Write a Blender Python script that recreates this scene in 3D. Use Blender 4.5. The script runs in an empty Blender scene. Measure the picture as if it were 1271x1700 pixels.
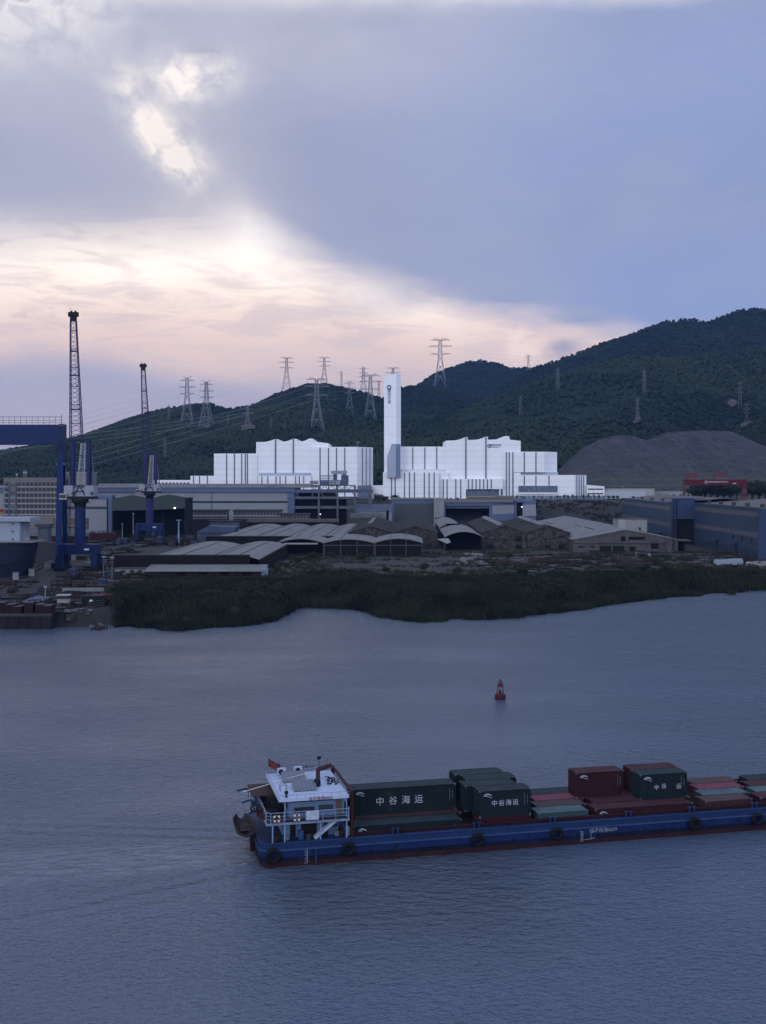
import bpy, math, random
import numpy as np
from mathutils import Vector, Matrix

C = bpy.context.scene.collection
SC = bpy.context.scene
rng = random.Random(7)
nr = np.random.default_rng(11)
R = math.radians
# ---------------------------------------------------------------- camera (a drone 41 m above the river, level)
F, HY, CX, H, G = 1900.0, 797.0, 635.5, 41.0, 4.0
cam_d = bpy.data.cameras.new('camera')
cam_d.sensor_fit = 'HORIZONTAL'; cam_d.sensor_width = 36.0
cam_d.lens = 36.0 * F / 1271.0
cam_d.shift_y = (HY - 850.0) / 1271.0
cam_d.clip_start = 1.0; cam_d.clip_end = 30000.0
cam = bpy.data.objects.new('camera', cam_d); C.objects.link(cam)
cam.location = (0, 0, H); cam.rotation_euler = (R(90), 0, 0)
SC.camera = cam
SC.view_settings.view_transform = 'Standard'; SC.view_settings.look = 'None'
SC.view_settings.exposure = 0.0; SC.view_settings.gamma = 1.0
SC.cycles.max_bounces = 5; SC.cycles.diffuse_bounces = 2; SC.cycles.glossy_bounces = 3
SC.cycles.transparent_max_bounces = 6; SC.cycles.volume_bounces = 0
# ---------------------------------------------------------------- sky
SUN_EL, SUN_AZ = R(16.0), R(-152.0)          # azimuth clockwise from +Y (the view direction)
world = bpy.data.worlds.new('World'); SC.world = world; world.use_nodes = True
wt = world.node_tree; wt.nodes.clear()
class NT:
    def __init__(s, t): s.t = t
    def n(s, kind, **kw):
        x = s.t.nodes.new(kind)
        for k, v in kw.items(): setattr(x, k, v)
        return x
    def put(s, sock, v):
        if isinstance(v, bpy.types.NodeSocket): s.t.links.new(v, sock)
        elif v is not None: sock.default_value = v
    def m(s, op, a, b=None, c=None, clamp=False):
        x = s.n('ShaderNodeMath', operation=op); x.use_clamp = clamp
        s.put(x.inputs[0], a); s.put(x.inputs[1], b)
        if c is not None: s.put(x.inputs[2], c)
        return x.outputs[0]
    def xyz(s, x, y, z=0.0):
        q = s.n('ShaderNodeCombineXYZ')
        s.put(q.inputs[0], x); s.put(q.inputs[1], y); s.put(q.inputs[2], z)
        return q.outputs[0]
    def noise(s, v, scale, det=4.0, rough=0.55, dist=0.0):
        q = s.n('ShaderNodeTexNoise'); s.put(q.inputs['Vector'], v)
        q.inputs['Scale'].default_value = scale; q.inputs['Detail'].default_value = det
        q.inputs['Roughness'].default_value = rough; q.inputs['Distortion'].default_value = dist
        return q.outputs['Fac']
    def step(s, v, a, b, lo=0.0, hi=1.0):                 # smoothstep
        q = s.n('ShaderNodeMapRange', interpolation_type='SMOOTHSTEP')
        s.put(q.inputs[0], v)
        for i, w in zip((1, 2, 3, 4), (a, b, lo, hi)): s.put(q.inputs[i], w)
        return q.outputs[0]
    def mix(s, f, a, b):
        q = s.n('ShaderNodeMix', data_type='RGBA')
        s.put(q.inputs[0], f)
        s.put(q.inputs[6], a if isinstance(a, bpy.types.NodeSocket) else (*a, 1)); s.put(q.inputs[7], b if isinstance(b, bpy.types.NodeSocket) else (*b, 1))
        return q.outputs[2]
    def ramp(s, v, pts, interp='EASE'):
        q = s.n('ShaderNodeValToRGB'); q.color_ramp.interpolation = interp
        e = q.color_ramp.elements
        while len(e) < len(pts): e.new(0.5)
        for k, (p, c) in enumerate(pts):
            e[k].position = p
            e[k].color = (c, c, c, 1) if not isinstance(c, tuple) else (*c, 1)
        s.put(q.inputs[0], v)
        return q.outputs[0]

def build_sky():
    T = NT(wt)
    d = T.n('ShaderNodeTexCoord').outputs['Generated']
    sp = T.n('ShaderNodeSeparateXYZ'); wt.links.new(d, sp.inputs[0])
    X, Y, Z = sp.outputs
    U0 = T.m('ARCTAN2', X, Y); V0 = T.m('ARCSINE', Z)
    cu = lambda px: math.atan((px - CX) / F)
    cv = lambda py: (HY - py) / F
    nA = T.noise(T.xyz(T.m('MULTIPLY', U0, 5.0), T.m('MULTIPLY', V0, 11.0), 3.1), 1.0, 5.0, 0.55)
    nB = T.noise(T.xyz(T.m('MULTIPLY', U0, 7.0), T.m('MULTIPLY', V0, 16.0), 8.7), 1.0, 6.0, 0.6)
    nF = T.noise(T.xyz(T.m('MULTIPLY', U0, 14.0), T.m('MULTIPLY', V0, 60.0), 1.7), 1.0, 6.0, 0.62, 0.6)
    nS = T.noise(T.xyz(T.m('MULTIPLY', U0, 3.0), T.m('MULTIPLY', V0, 7.0), 5.0), 1.0, 3.0, 0.5)
    nP = T.noise(T.xyz(T.m('MULTIPLY', U0, 42.0), T.m('MULTIPLY', V0, 52.0), 2.2), 1.0, 5.0, 0.6, 0.4)
    U = T.m('ADD', U0, T.m('MULTIPLY', T.m('SUBTRACT', nA, 0.5), 0.045))
    V = T.m('ADD', V0, T.m('MULTIPLY', T.m('SUBTRACT', nB, 0.5), 0.035))
    def blob(px, py, rx, ry, rot=0.0, u=U, v=V):
        a = T.m('SUBTRACT', u, cu(px)); b = T.m('SUBTRACT', v, cv(py))
        c, s_ = math.cos(R(rot)), math.sin(R(rot))
        p = T.m('ADD', T.m('MULTIPLY', a, c), T.m('MULTIPLY', b, s_))
        q = T.m('ADD', T.m('MULTIPLY', a, -s_), T.m('MULTIPLY', b, c))
        p = T.m('DIVIDE', p, rx / F); q = T.m('DIVIDE', q, ry / F)
        r2 = T.m('ADD', T.m('MULTIPLY', p, p), T.m('MULTIPLY', q, q))
        return T.m('POWER', 2.718, T.m('MULTIPLY', r2, -1.0))
    # blue-grey stratus, bluer to the right
    col = T.mix(T.step(U, cu(250), cu(1150)), (0.465, 0.475, 0.625), (0.300, 0.380, 0.655))
    col = T.mix(T.m('MULTIPLY', T.step(V, cv(330), cv(40)), T.step(U, cu(1250), cu(250), 0.10, 0.85)), col, (0.60, 0.605, 0.72))
    col = T.mix(T.m('MULTIPLY', T.step(nA, 0.40, 0.72), 0.40), col, (0.30, 0.35, 0.53))
    col = T.mix(T.m('MULTIPLY', T.step(nS, 0.48, 0.75), 0.35), col, (0.47, 0.48, 0.60))
    col = T.mix(T.m('MULTIPLY', T.step(T.noise(T.xyz(T.m('MULTIPLY', U0, 9.0), T.m('MULTIPLY', V0, 26.0), 6.6), 1.0, 6.0, 0.62, 0.5), 0.42, 0.68), 0.22), col, (0.45, 0.47, 0.62))
    col = T.mix(T.m('MULTIPLY', blob(540, 330, 240, 110, -20), 0.45), col, (0.31, 0.35, 0.54))
    # pale lavender towards the horizon
    col = T.mix(T.step(V, cv(560), cv(720), 0.0, 0.9), col, (0.52, 0.47, 0.60))
    # the bright cream bank of cloud lit from behind
    xs = T.m('DIVIDE', T.m('SUBTRACT', U, cu(-700)), cu(1900) - cu(-700))
    fx = lambda px: (cu(px) - cu(-700)) / (cu(1900) - cu(-700))
    hy = lambda py: (HY - py) / 600.0
    top = T.ramp(xs, [(0, hy(440)), (fx(0), hy(395)), (fx(150), hy(378)), (fx(290), hy(365)), (fx(400), hy(350)), (fx(470), hy(395)), (fx(560), hy(440)),
                      (fx(760), hy(493)), (fx(900), hy(518)), (fx(1030), hy(548)), (fx(1300), hy(640))], 'LINEAR')
    top = T.m('MULTIPLY', top, 600.0 / F)
    soft = T.m('ADD', T.step(U, cu(300), cu(620), 0.055, 0.026), T.m('MULTIPLY', T.step(nA, 0.45, 0.7), 0.03))
    e = T.m('DIVIDE', T.m('SUBTRACT', top, V), soft)
    mb = T.step(e, -0.55, 1.0)
    bot = T.ramp(xs, [(0, hy(600)), (fx(0), hy(606)), (fx(160), hy(600)), (fx(420), hy(640)), (fx(760), hy(700)), (1, hy(740))], 'LINEAR')
    bot = T.m('MULTIPLY', bot, 600.0 / F)
    md = T.step(T.m('SUBTRACT', V, bot), -0.022, 0.016)
    band = T.m('MULTIPLY', mb, md)
    bcol = T.mix(T.step(V, cv(600), cv(430)), (1.02, 0.76, 0.67), (1.34, 1.12, 0.94))
    bcol = T.mix(T.step(V, cv(690), cv(560)), (0.58, 0.50, 0.60), bcol)
    bcol = T.mix(T.m('MULTIPLY', T.step(nF, 0.44, 0.62), 0.62), bcol, (0.80, 0.65, 0.66))
    bcol = T.mix(T.m('MULTIPLY', T.step(nA, 0.50, 0.75), 0.30), bcol, (0.75, 0.64, 0.68))
    bcol = T.mix(T.m('MULTIPLY', T.m('MULTIPLY', blob(170, 455, 330, 48, 4), T.step(nF, 0.62, 0.40, 0.35, 1.0)), 0.9), bcol, (1.42, 1.26, 1.10))
    bcol = T.mix(T.m('MULTIPLY', T.m('ADD', blob(425, 405, 80, 40, -38), T.m('MULTIPLY', blob(330, 420, 130, 40, 15), 0.5)), T.step(nP, 0.25, 0.6, 0.55, 1.0), None, True), bcol, (1.65, 1.50, 1.34))
    bcol = T.mix(T.m('MULTIPLY', blob(620, 490, 160, 30, -18), 0.7), bcol, (1.38, 1.17, 1.05))
    col = T.mix(T.m('MULTIPLY', band, 0.96), col, bcol)
    # glowing rifts higher up
    ru = T.m('ADD', T.m('MULTIPLY', U0, math.cos(R(-52))), T.m('MULTIPLY', V0, math.sin(R(-52)))); rv = T.m('ADD', T.m('MULTIPLY', U0, -math.sin(R(-52))), T.m('MULTIPLY', V0, math.cos(R(-52))))
    nR = T.noise(T.xyz(T.m('MULTIPLY', ru, 26.0), T.m('MULTIPLY', rv, 95.0), 4.4), 1.0, 6.0, 0.65, 0.7)
    puff = T.m('MULTIPLY', T.step(nP, 0.32, 0.66, 0.25, 1.0), T.step(nR, 0.34, 0.66, 0.60, 1.0))
    g1 = T.m('MULTIPLY', T.m('MULTIPLY', T.m('MULTIPLY', T.m('ADD', blob(262, 245, 92, 30, -44), T.m('MULTIPLY', blob(290, 275, 45, 40, -60), 0.6)), 1.55), puff), 1.0, None, True)
    g2 = T.m('MULTIPLY', T.m('MULTIPLY', T.m('ADD', blob(310, 168, 85, 30, 8), blob(300, 158, 30, 22, 0)), T.step(nP, 0.34, 0.66, 0.25, 1.0)), 0.9, None, True)
    g3 = T.m('MULTIPLY', T.m('MULTIPLY', blob(30, 55, 190, 90, 15), T.step(nP, 0.32, 0.62, 0.25, 1)), 1.0)
    for g, c in ((g1, (1.28, 1.15, 1.04)), (g2, (1.25, 1.14, 1.06)), (g3, (1.08, 1.02, 1.0))):
        col = T.mix(g, col, c)
    col = T.mix(T.m('MULTIPLY', blob(340, 290, 170, 110, -35), 0.40), col, (0.72, 0.67, 0.70))
    edge = T.m('MULTIPLY', T.step(V, cv(75), cv(12)), T.step(nA, 0.35, 0.58, 0.15, 1.0))
    col = T.mix(T.m('MULTIPLY', edge, T.step(V, cv(-120), cv(-60))), col, (0.98, 0.94, 0.94))
    w1 = T.m('MULTIPLY', blob(350, 135, 42, 14, -12, U0, V0), T.step(nF, 0.47, 0.60))
    w2 = T.m('MULTIPLY', blob(50, 60, 60, 45, 30, U0, V0), T.step(nP, 0.50, 0.66))
    col = T.mix(T.m('MULTIPLY', T.m('ADD', w1, w2), 0.75), col, (0.36, 0.37, 0.50))
    # dark wisps on the right of the bank, small cumulus heads over the hills
    w3 = T.m('MULTIPLY', T.m('ADD', blob(830, 497, 90, 9, -6), blob(960, 530, 45, 10, -8)), 0.55)
    col = T.mix(w3, col, (0.30, 0.35, 0.56))
    c1 = T.m('MULTIPLY', T.m('ADD', blob(858, 560, 16, 26, 0), blob(885, 582, 30, 14, 0)), T.step(nP, 0.35, 0.52), None, True)
    col = T.mix(T.m('MULTIPLY', c1, 0.8), col, (1.12, 0.88, 0.80))
    c2 = T.m('MULTIPLY', blob(935, 582, 28, 16, 0), T.step(nP, 0.33, 0.48))
    col = T.mix(T.m('MULTIPLY', c2, 0.8), col, (0.37, 0.36, 0.50))
    # unseen sky overhead and behind the drone, brightened to light the plant and roofs
    up = T.step(V0, 0.46, 0.85)
    col = T.mix(up, col, (0.66, 0.78, 1.10))
    back = T.step(Y, 0.25, -0.75)
    bc = T.mix(T.step(V0, 0.0, 0.9), (1.25, 1.38, 1.75), (0.66, 0.78, 1.10))
    bc = T.mix(T.m('MULTIPLY', T.step(nS, 0.4, 0.7), 0.35), bc, (0.74, 0.86, 1.15))
    col = T.mix(back, col, bc)
    # clear-air sky showing through the cloud cover
    ns = T.n('ShaderNodeTexSky', sky_type='NISHITA'); ns.sun_disc = False
    ns.sun_elevation = SUN_EL; ns.sun_rotation = SUN_AZ; ns.altitude = 40
    bg1 = T.n('ShaderNodeBackground'); wt.links.new(ns.outputs[0], bg1.inputs[0]); bg1.inputs[1].default_value = 0.06
    bg2 = T.n('ShaderNodeBackground'); wt.links.new(col, bg2.inputs[0]); bg2.inputs[1].default_value = 1.0
    ms = T.n('ShaderNodeMixShader'); ms.inputs[0].default_value = 0.92
    wt.links.new(bg1.outputs[0], ms.inputs[1]); wt.links.new(bg2.outputs[0], ms.inputs[2])
    out = T.n('ShaderNodeOutputWorld'); wt.links.new(ms.outputs[0], out.inputs[0])
build_sky()
world.cycles.sampling_method = 'MANUAL'; world.cycles.sample_map_resolution = 1024
# ---------------------------------------------------------------- sun, veiled by cloud
sd = bpy.data.lights.new('sun', 'SUN'); sd.energy = 0.5; sd.angle = R(20); sd.color = (1.0, 0.97, 0.94)
sun = bpy.data.objects.new('sun', sd); C.objects.link(sun)
_sv = Vector((math.sin(SUN_AZ) * math.cos(SUN_EL), math.cos(SUN_AZ) * math.cos(SUN_EL), math.sin(SUN_EL)))
sun.rotation_euler = (-_sv).to_track_quat('-Z', 'Y').to_euler(); sun.location = (0, 0, 300)

# ================================================================ helpers
def wx(px, Y): return (px - CX) * Y / F
def wz(py, Y): return H - (py - HY) * Y / F
def gy(py, g=G): return (H - g) * F / (py - HY)

class MB:
    """collects shapes and links them as ONE mesh object; o = origin subtracted from every point"""
    def __init__(s, o=(0, 0, 0)): s.v, s.f, s.mi, s.o, s.cur = [], [], [], Vector(o), 0
    def _a(s, vs, fs):
        b = len(s.v)
        s.v += [tuple(Vector(p) - s.o) for p in vs]
        s.f += [tuple(b + i for i in f) for f in fs]; s.mi += [s.cur] * len(fs)
        return s
    def box(s, x0, x1, y0, y1, z0, z1):
        return s._a([(x0,y0,z0),(x1,y0,z0),(x1,y1,z0),(x0,y1,z0),(x0,y0,z1),(x1,y0,z1),(x1,y1,z1),(x0,y1,z1)],
                    [(0,3,2,1),(4,5,6,7),(0,1,5,4),(1,2,6,5),(2,3,7,6),(3,0,4,7)])
    def pbox(s, px0, px1, py0, py1, Y, dep):              # front face at depth Y spans a picture rectangle
        return s.box(wx(px0, Y), wx(px1, Y), Y, Y + dep, wz(py1, Y), wz(py0, Y))
    def bar(s, p, q, w, h=None, n=4):
        p, q = Vector(p), Vector(q); d = q - p
        if d.length < 1e-6: return s
        d.normalize(); up = Vector((0, 0, 1)) if abs(d.z) < 0.95 else Vector((0, 1, 0))
        a = d.cross(up).normalized(); b = d.cross(a).normalized(); h = w if h is None else h
        vs = []
        for c in (p, q):
            for k in range(n):
                t = 2 * math.pi * (k + 0.5) / n; k2 = (0.7071 if n == 4 else 0.5)
                vs.append(c + a * (math.cos(t) * w * k2) + b * (math.sin(t) * h * k2))
        fs = [(k, (k + 1) % n, n + (k + 1) % n, n + k) for k in range(n)] + [tuple(range(n))[::-1], tuple(range(n, 2 * n))]
        return s._a(vs, fs)
    def tube(s, pts, r, n=6):
        for a, b in zip(pts, pts[1:]): s.bar(a, b, 2 * r, None, n)
        return s
    def prism(s, prof, y0, y1, axis='y'):                 # prof in x,z extruded along y (or y,z along x; x,y along z)
        n = len(prof)
        if axis == 'y': f0 = lambda p, t: (p[0], t, p[1])
        elif axis == 'x': f0 = lambda p, t: (t, p[0], p[1])
        else: f0 = lambda p, t: (p[0], p[1], t)
        vs = [f0(p, y0) for p in prof] + [f0(p, y1) for p in prof]
        return s._a(vs, [(k, (k + 1) % n, n + (k + 1) % n, n + k) for k in range(n)] + [tuple(range(n))[::-1], tuple(range(n, 2 * n))])
    def lathe(s, prof, c=(0, 0, 0), n=20, cap=True):      # prof = [(r, z)]
        c = Vector(c); vs = []; m = len(prof)
        for r, z in prof:
            for k in range(n):
                t = 2 * math.pi * k / n; vs.append(c + Vector((r * math.cos(t), r * math.sin(t), z)))
        fs = [(i * n + k, i * n + (k + 1) % n, (i + 1) * n + (k + 1) % n, (i + 1) * n + k) for i in range(m - 1) for k in range(n)]
        if cap: fs += [tuple(range(n))[::-1], tuple(range((m - 1) * n, m * n))]
        return s._a(vs, fs)
    def torus(s, c, R0, r0, ax='y', n=24, m=10):
        c = Vector(c); vs = []
        for i in range(n):
            a = 2 * math.pi * i / n
            for j in range(m):
                b = 2 * math.pi * j / m; q = R0 + r0 * math.cos(b); w = r0 * math.sin(b)
                p = (q * math.cos(a), w, q * math.sin(a)) if ax == 'y' else ((w, q * math.cos(a), q * math.sin(a)) if ax == 'x' else (q * math.cos(a), q * math.sin(a), w))
                vs.append(c + Vector(p))
        return s._a(vs, [(i * m + j, ((i + 1) % n) * m + j, ((i + 1) % n) * m + (j + 1) % m, i * m + (j + 1) % m) for i in range(n) for j in range(m)])
    def quad(s, *p): return s._a(p, [tuple(range(len(p)))])
    def build(s, name, mat, parent=None, smooth=False, mats=None):
        me = bpy.data.meshes.new(name); me.from_pydata(s.v, [], s.f)
        for q in (mats or [mat]): me.materials.append(q)
        if any(s.mi): me.polygons.foreach_set('material_index', s.mi)
        if smooth: me.polygons.foreach_set('use_smooth', [True] * len(s.f))
        me.update(); import bmesh
        bm = bmesh.new(); bm.from_mesh(me); bmesh.ops.recalc_face_normals(bm, faces=bm.faces); bm.to_mesh(me); bm.free()
        o = bpy.data.objects.new(name, me); C.objects.link(o)
        if parent: o.parent = parent
        return o

def tag(o, label, cat, group=None, kind=None):
    if label: o['label'] = label
    if cat: o['category'] = cat
    if group: o['group'] = group
    if kind: o['kind'] = kind
    return o
def thing(name, label, cat, loc=(0, 0, 0), rz=0.0, group=None):
    o = bpy.data.objects.new(name, None); C.objects.link(o); o.empty_display_size = 1
    o.location = loc; o.rotation_euler = (0, 0, rz)
    return tag(o, label, cat, group)
def dup(root, loc=None, rz=None, label=None, scale=None):
    def cp(o, par):
        c = o.copy(); C.objects.link(c); c.parent = par
        for ch in list(o.children): cp(ch, c)
        return c
    r = cp(root, None)
    if loc is not None: r.location = loc
    if rz is not None: r.rotation_euler = (0, 0, rz)
    if scale is not None: r.scale = scale if isinstance(scale, tuple) else (scale,) * 3
    if label: r['label'] = label
    return r
def gridmesh(name, X, Y, Z, mat, smooth=True):
    n, m = X.shape
    v = np.stack([X, Y, Z], -1).reshape(-1, 3).astype(np.float32)
    i = np.arange(n * m).reshape(n, m)
    q = np.stack([i[:-1, :-1], i[:-1, 1:], i[1:, 1:], i[1:, :-1]], -1).reshape(-1, 4)
    return rawmesh(name, v, q, mat, smooth)
def rawmesh(name, v, q, mat, smooth=False):
    me = bpy.data.meshes.new(name); k = q.shape[1]
    me.vertices.add(len(v)); me.vertices.foreach_set('co', np.ascontiguousarray(v, np.float32).ravel())
    me.loops.add(q.size); me.loops.foreach_set('vertex_index', np.ascontiguousarray(q, np.int32).ravel())
    me.polygons.add(len(q)); me.polygons.foreach_set('loop_start', np.arange(0, q.size, k, dtype=np.int32))
    me.polygons.foreach_set('loop_total', np.full(len(q), k, np.int32))
    if smooth: me.polygons.foreach_set('use_smooth', np.ones(len(q), bool))
    me.materials.append(mat); me.update(calc_edges=True); me.validate()
    o = bpy.data.objects.new(name, me); C.objects.link(o); return o
def _h(i, j, s):
    v = np.sin(i * 127.1 + j * 311.7 + s * 74.7) * 43758.5453
    return v - np.floor(v)
def vnoise(x, y, s=0):
    i, j = np.floor(x), np.floor(y); f, g = x - i, y - j
    f = f * f * (3 - 2 * f); g = g * g * (3 - 2 * g)
    return (_h(i, j, s) * (1 - f) + _h(i + 1, j, s) * f) * (1 - g) + (_h(i, j + 1, s) * (1 - f) + _h(i + 1, j + 1, s) * f) * g
def fbm(x, y, s=0, o=4):
    t, a = 0, 0.5
    for k in range(o):
        t = t + a * vnoise(x, y, s + k); x = x * 2.03 + 5.1; y = y * 2.03 + 1.7; a *= 0.5
    return t / (1 - 0.5 ** o)
def sstep(t): t = np.clip(t, 0, 1); return t * t * (3 - 2 * t)

# ================================================================ materials
MATS = {}
def mat(name, col, rough=0.75, var=0.22, scale=0.25, streak=0.0, corr=None, metal=0.0, bump=0.0, seam=None, spec=0.14, col2=None, cover=0.5):
    """painted / weathered surface: large mottling, vertical streaks of dirt, optional corrugation (axis, pitch) and panel seams (pitch in z, width)"""
    if name in MATS: return MATS[name]
    m = bpy.data.materials.new(name); m.use_nodes = True; t = m.node_tree; t.nodes.clear(); T = NT(t)
    co = T.n('ShaderNodeTexCoord').outputs['Object']
    oi = T.n('ShaderNodeObjectInfo').outputs['Random']
    vm = T.n('ShaderNodeVectorMath', operation='ADD'); t.links.new(co, vm.inputs[0]); t.links.new(T.xyz(T.m('MULTIPLY', oi, 37.0), T.m('MULTIPLY', oi, 91.0), 0.0), vm.inputs[1])
    p = vm.outputs[0]
    n1 = T.noise(p, scale, 5, 0.6); n2 = T.noise(p, scale * 9, 3, 0.6)
    f = T.m('ADD', T.m('MULTIPLY', n1, 0.7), T.m('MULTIPLY', n2, 0.3))
    base = T.mix(T.step(f, 0.3, 0.7), tuple(c * (1 - var) for c in col), tuple(min(1, c * (1 + var)) for c in col))
    if col2: base = T.mix(T.step(T.noise(p, scale * 3, 6, 0.65), cover - 0.06, cover + 0.06), base, col2)
    sp = T.n('ShaderNodeSeparateXYZ'); t.links.new(co, sp.inputs[0])
    if streak:
        st = T.noise(T.xyz(T.m('MULTIPLY', sp.outputs[0], 1.6), T.m('MULTIPLY', sp.outputs[1], 1.6), T.m('MULTIPLY', sp.outputs[2], 0.12)), 1.0, 4, 0.6)
        base = T.mix(T.m('MULTIPLY', T.step(st, 0.48, 0.72), streak), base, tuple(c * 0.38 for c in col))
    if seam:
        fr = T.m('FRACT', T.m('DIVIDE', sp.outputs[2], seam[0]))
        base = T.mix(T.m('MULTIPLY', T.m('LESS_THAN', fr, seam[1]), 0.45), base, tuple(c * 0.4 for c in col))
    b = T.n('ShaderNodeBsdfPrincipled')
    t.links.new(base, b.inputs['Base Color'])
    T.put(b.inputs['Roughness'], T.m('ADD', rough - 0.08, T.m('MULTIPLY', n2, 0.16)))
    b.inputs['Metallic'].default_value = metal; b.inputs['Specular IOR Level'].default_value = spec
    hgt = None
    if corr:
        hgt = T.m('MULTIPLY', T.m('SINE', T.m('MULTIPLY', sp.outputs['XYZ'.index(corr[0])], 2 * math.pi / corr[1])), corr[1] * 0.13)
    if bump:
        nb = T.m('MULTIPLY', T.noise(p, scale * 14, 4, 0.6), bump); hgt = T.m('ADD', hgt, nb) if hgt else nb
    if hgt:
        bp = T.n('ShaderNodeBump'); bp.inputs['Strength'].default_value = 0.8; bp.inputs['Distance'].default_value = 1.0
        t.links.new(hgt, bp.inputs['Height']); t.links.new(bp.outputs[0], b.inputs['Normal'])
    o = T.n('ShaderNodeOutputMaterial'); t.links.new(b.outputs[0], o.inputs[0])
    MATS[name] = m; return m
def leafmat(name, a, b, scale=0.02):
    if name in MATS: return MATS[name]
    m = bpy.data.materials.new(name); m.use_nodes = True; t = m.node_tree; t.nodes.clear(); T = NT(t)
    g = T.n('ShaderNodeNewGeometry').outputs['Position']
    oi = T.n('ShaderNodeObjectInfo').outputs['Random']
    ri = T.n('ShaderNodeNewGeometry').outputs['Random Per Island']
    f = T.m('ADD', T.m('MULTIPLY', T.noise(g, scale, 4, 0.6), 0.7), T.m('MULTIPLY', T.m('ADD', oi, ri), 0.2))
    c = T.mix(T.step(f, 0.3, 0.85), a, b)
    s = T.n('ShaderNodeBsdfPrincipled'); t.links.new(c, s.inputs['Base Color']); s.inputs['Roughness'].default_value = 0.75
    s.inputs['Specular IOR Level'].default_value = 0.06
    o = T.n('ShaderNodeOutputMaterial'); t.links.new(s.outputs[0], o.inputs[0]); MATS[name] = m; return m
def lampmat(name, col, e):
    m = bpy.data.materials.new(name); m.use_nodes = True; b = m.node_tree.nodes['Principled BSDF']
    b.inputs['Base Color'].default_value = (*col, 1); b.inputs['Emission Color'].default_value = (*col, 1); b.inputs['Emission Strength'].default_value = e
    MATS[name] = m; return m
def text_mesh(name, body, size, m, parent, loc, rot, ext=0.01, spacing=1.0, align='CENTER', vertical=False):
    """lettering as a flat solid mesh"""
    cu = bpy.data.curves.new(name, 'FONT'); cu.body = '\n'.join(body) if vertical else body
    cu.size = size; cu.extrude = ext; cu.align_x = align; cu.align_y = 'CENTER'; cu.space_character = spacing; cu.resolution_u = 2
    if vertical: cu.space_line = 0.95 * spacing
    o = bpy.data.objects.new(name, cu); C.objects.link(o)
    dg = bpy.context.evaluated_depsgraph_get(); me = bpy.data.meshes.new_from_object(o.evaluated_get(dg))
    bpy.data.objects.remove(o); me.materials.clear(); me.materials.append(m); me.name = name
    q = bpy.data.objects.new(name, me); C.objects.link(q); q.parent = parent; q.location = loc; q.rotation_euler = rot
    return q
def scatter(name, pts, scl, rot, proto, kind='stuff'):
    """uncountable vegetation: ONE object whose points carry instances of a small mesh"""
    me = bpy.data.meshes.new(name); me.vertices.add(len(pts)); me.vertices.foreach_set('co', np.asarray(pts, np.float32).ravel())
    a = me.attributes.new('scl', 'FLOAT_VECTOR', 'POINT'); a.data.foreach_set('vector', np.asarray(scl, np.float32).ravel())
    a = me.attributes.new('rot', 'FLOAT_VECTOR', 'POINT'); a.data.foreach_set('vector', np.asarray(rot, np.float32).ravel())
    o = bpy.data.objects.new(name, me); C.objects.link(o)
    ng = bpy.data.node_groups.new(name, 'GeometryNodeTree')
    ng.interface.new_socket('Geometry', in_out='INPUT', socket_type='NodeSocketGeometry'); ng.interface.new_socket('Geometry', in_out='OUTPUT', socket_type='NodeSocketGeometry')
    gi = ng.nodes.new('NodeGroupInput'); go = ng.nodes.new('NodeGroupOutput'); ip = ng.nodes.new('GeometryNodeInstanceOnPoints')
    ob = ng.nodes.new('GeometryNodeObjectInfo'); ob.inputs['Object'].default_value = proto; ob.inputs['As Instance'].default_value = True
    na = []
    for k in ('scl', 'rot'):
        q = ng.nodes.new('GeometryNodeInputNamedAttribute'); q.data_type = 'FLOAT_VECTOR'; q.inputs['Name'].default_value = k; na.append(q)
    L = ng.links.new
    L(gi.outputs[0], ip.inputs['Points']); L(ob.outputs['Geometry'], ip.inputs['Instance'])
    L(na[1].outputs['Attribute'], ip.inputs['Rotation']); L(na[0].outputs['Attribute'], ip.inputs['Scale']); L(ip.outputs[0], go.inputs[0])
    md = o.modifiers.new('scatter', 'NODES'); md.node_group = ng
    o['kind'] = kind; return o
# ================================================================ river, banks, hills
SHORE = [(-5000, 318), (-120, 318), (-80, 319), (-66.8, 317), (-59.6, 311), (-52, 313), (-40, 325), (-32, 331), (-29, 356), (-26.6, 372), (-17.6, 369), (-10.7, 366), (-3.8, 356), (0.8, 342), (7.8, 334.5),
         (18.5, 337), (27, 337), (41, 346), (55, 357), (71.5, 373), (87, 391), (102, 401), (119, 414), (142, 425), (220, 440), (5000, 470)]
_sx, _sy = np.array([p[0] for p in SHORE], float), np.array([p[1] for p in SHORE], float)
def shore(x): return np.interp(x, _sx, _sy) + (fbm(np.asarray(x) / 8.0, np.asarray(x) * 0 + 3.0, 5, 4) - 0.5) * np.where(np.asarray(x) > -80, 15.0, 0.6)
def ground_h(x, y):
    x = np.asarray(x, float); y = np.asarray(y, float)
    d = y - shore(x); wid = np.where(x < -82, 2.5, 26.0)
    h = -1.6 + (G + 1.6) * sstep(d / wid) + (fbm(x / 9, y / 9, 3) - 0.5) * 0.8 * sstep(d / 20) * (x > -82) + 1.6 * (fbm(x / 24, y / 15, 13, 3) - .45) * sstep((d - 14) / 20) * (1 - sstep((d - 85) / 15)) * (x > -82)
    h = h + 20.0 * sstep(np.where(x > 40, (y - 825) / 82.0, (y - 900) / 60.0)) + (x > 40) * (fbm(x / 14, y / 14, 9) - 0.5) * 2.2 * sstep((y - 815) / 30) * (1 - sstep((y - 880) / 30))
    return h
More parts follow.
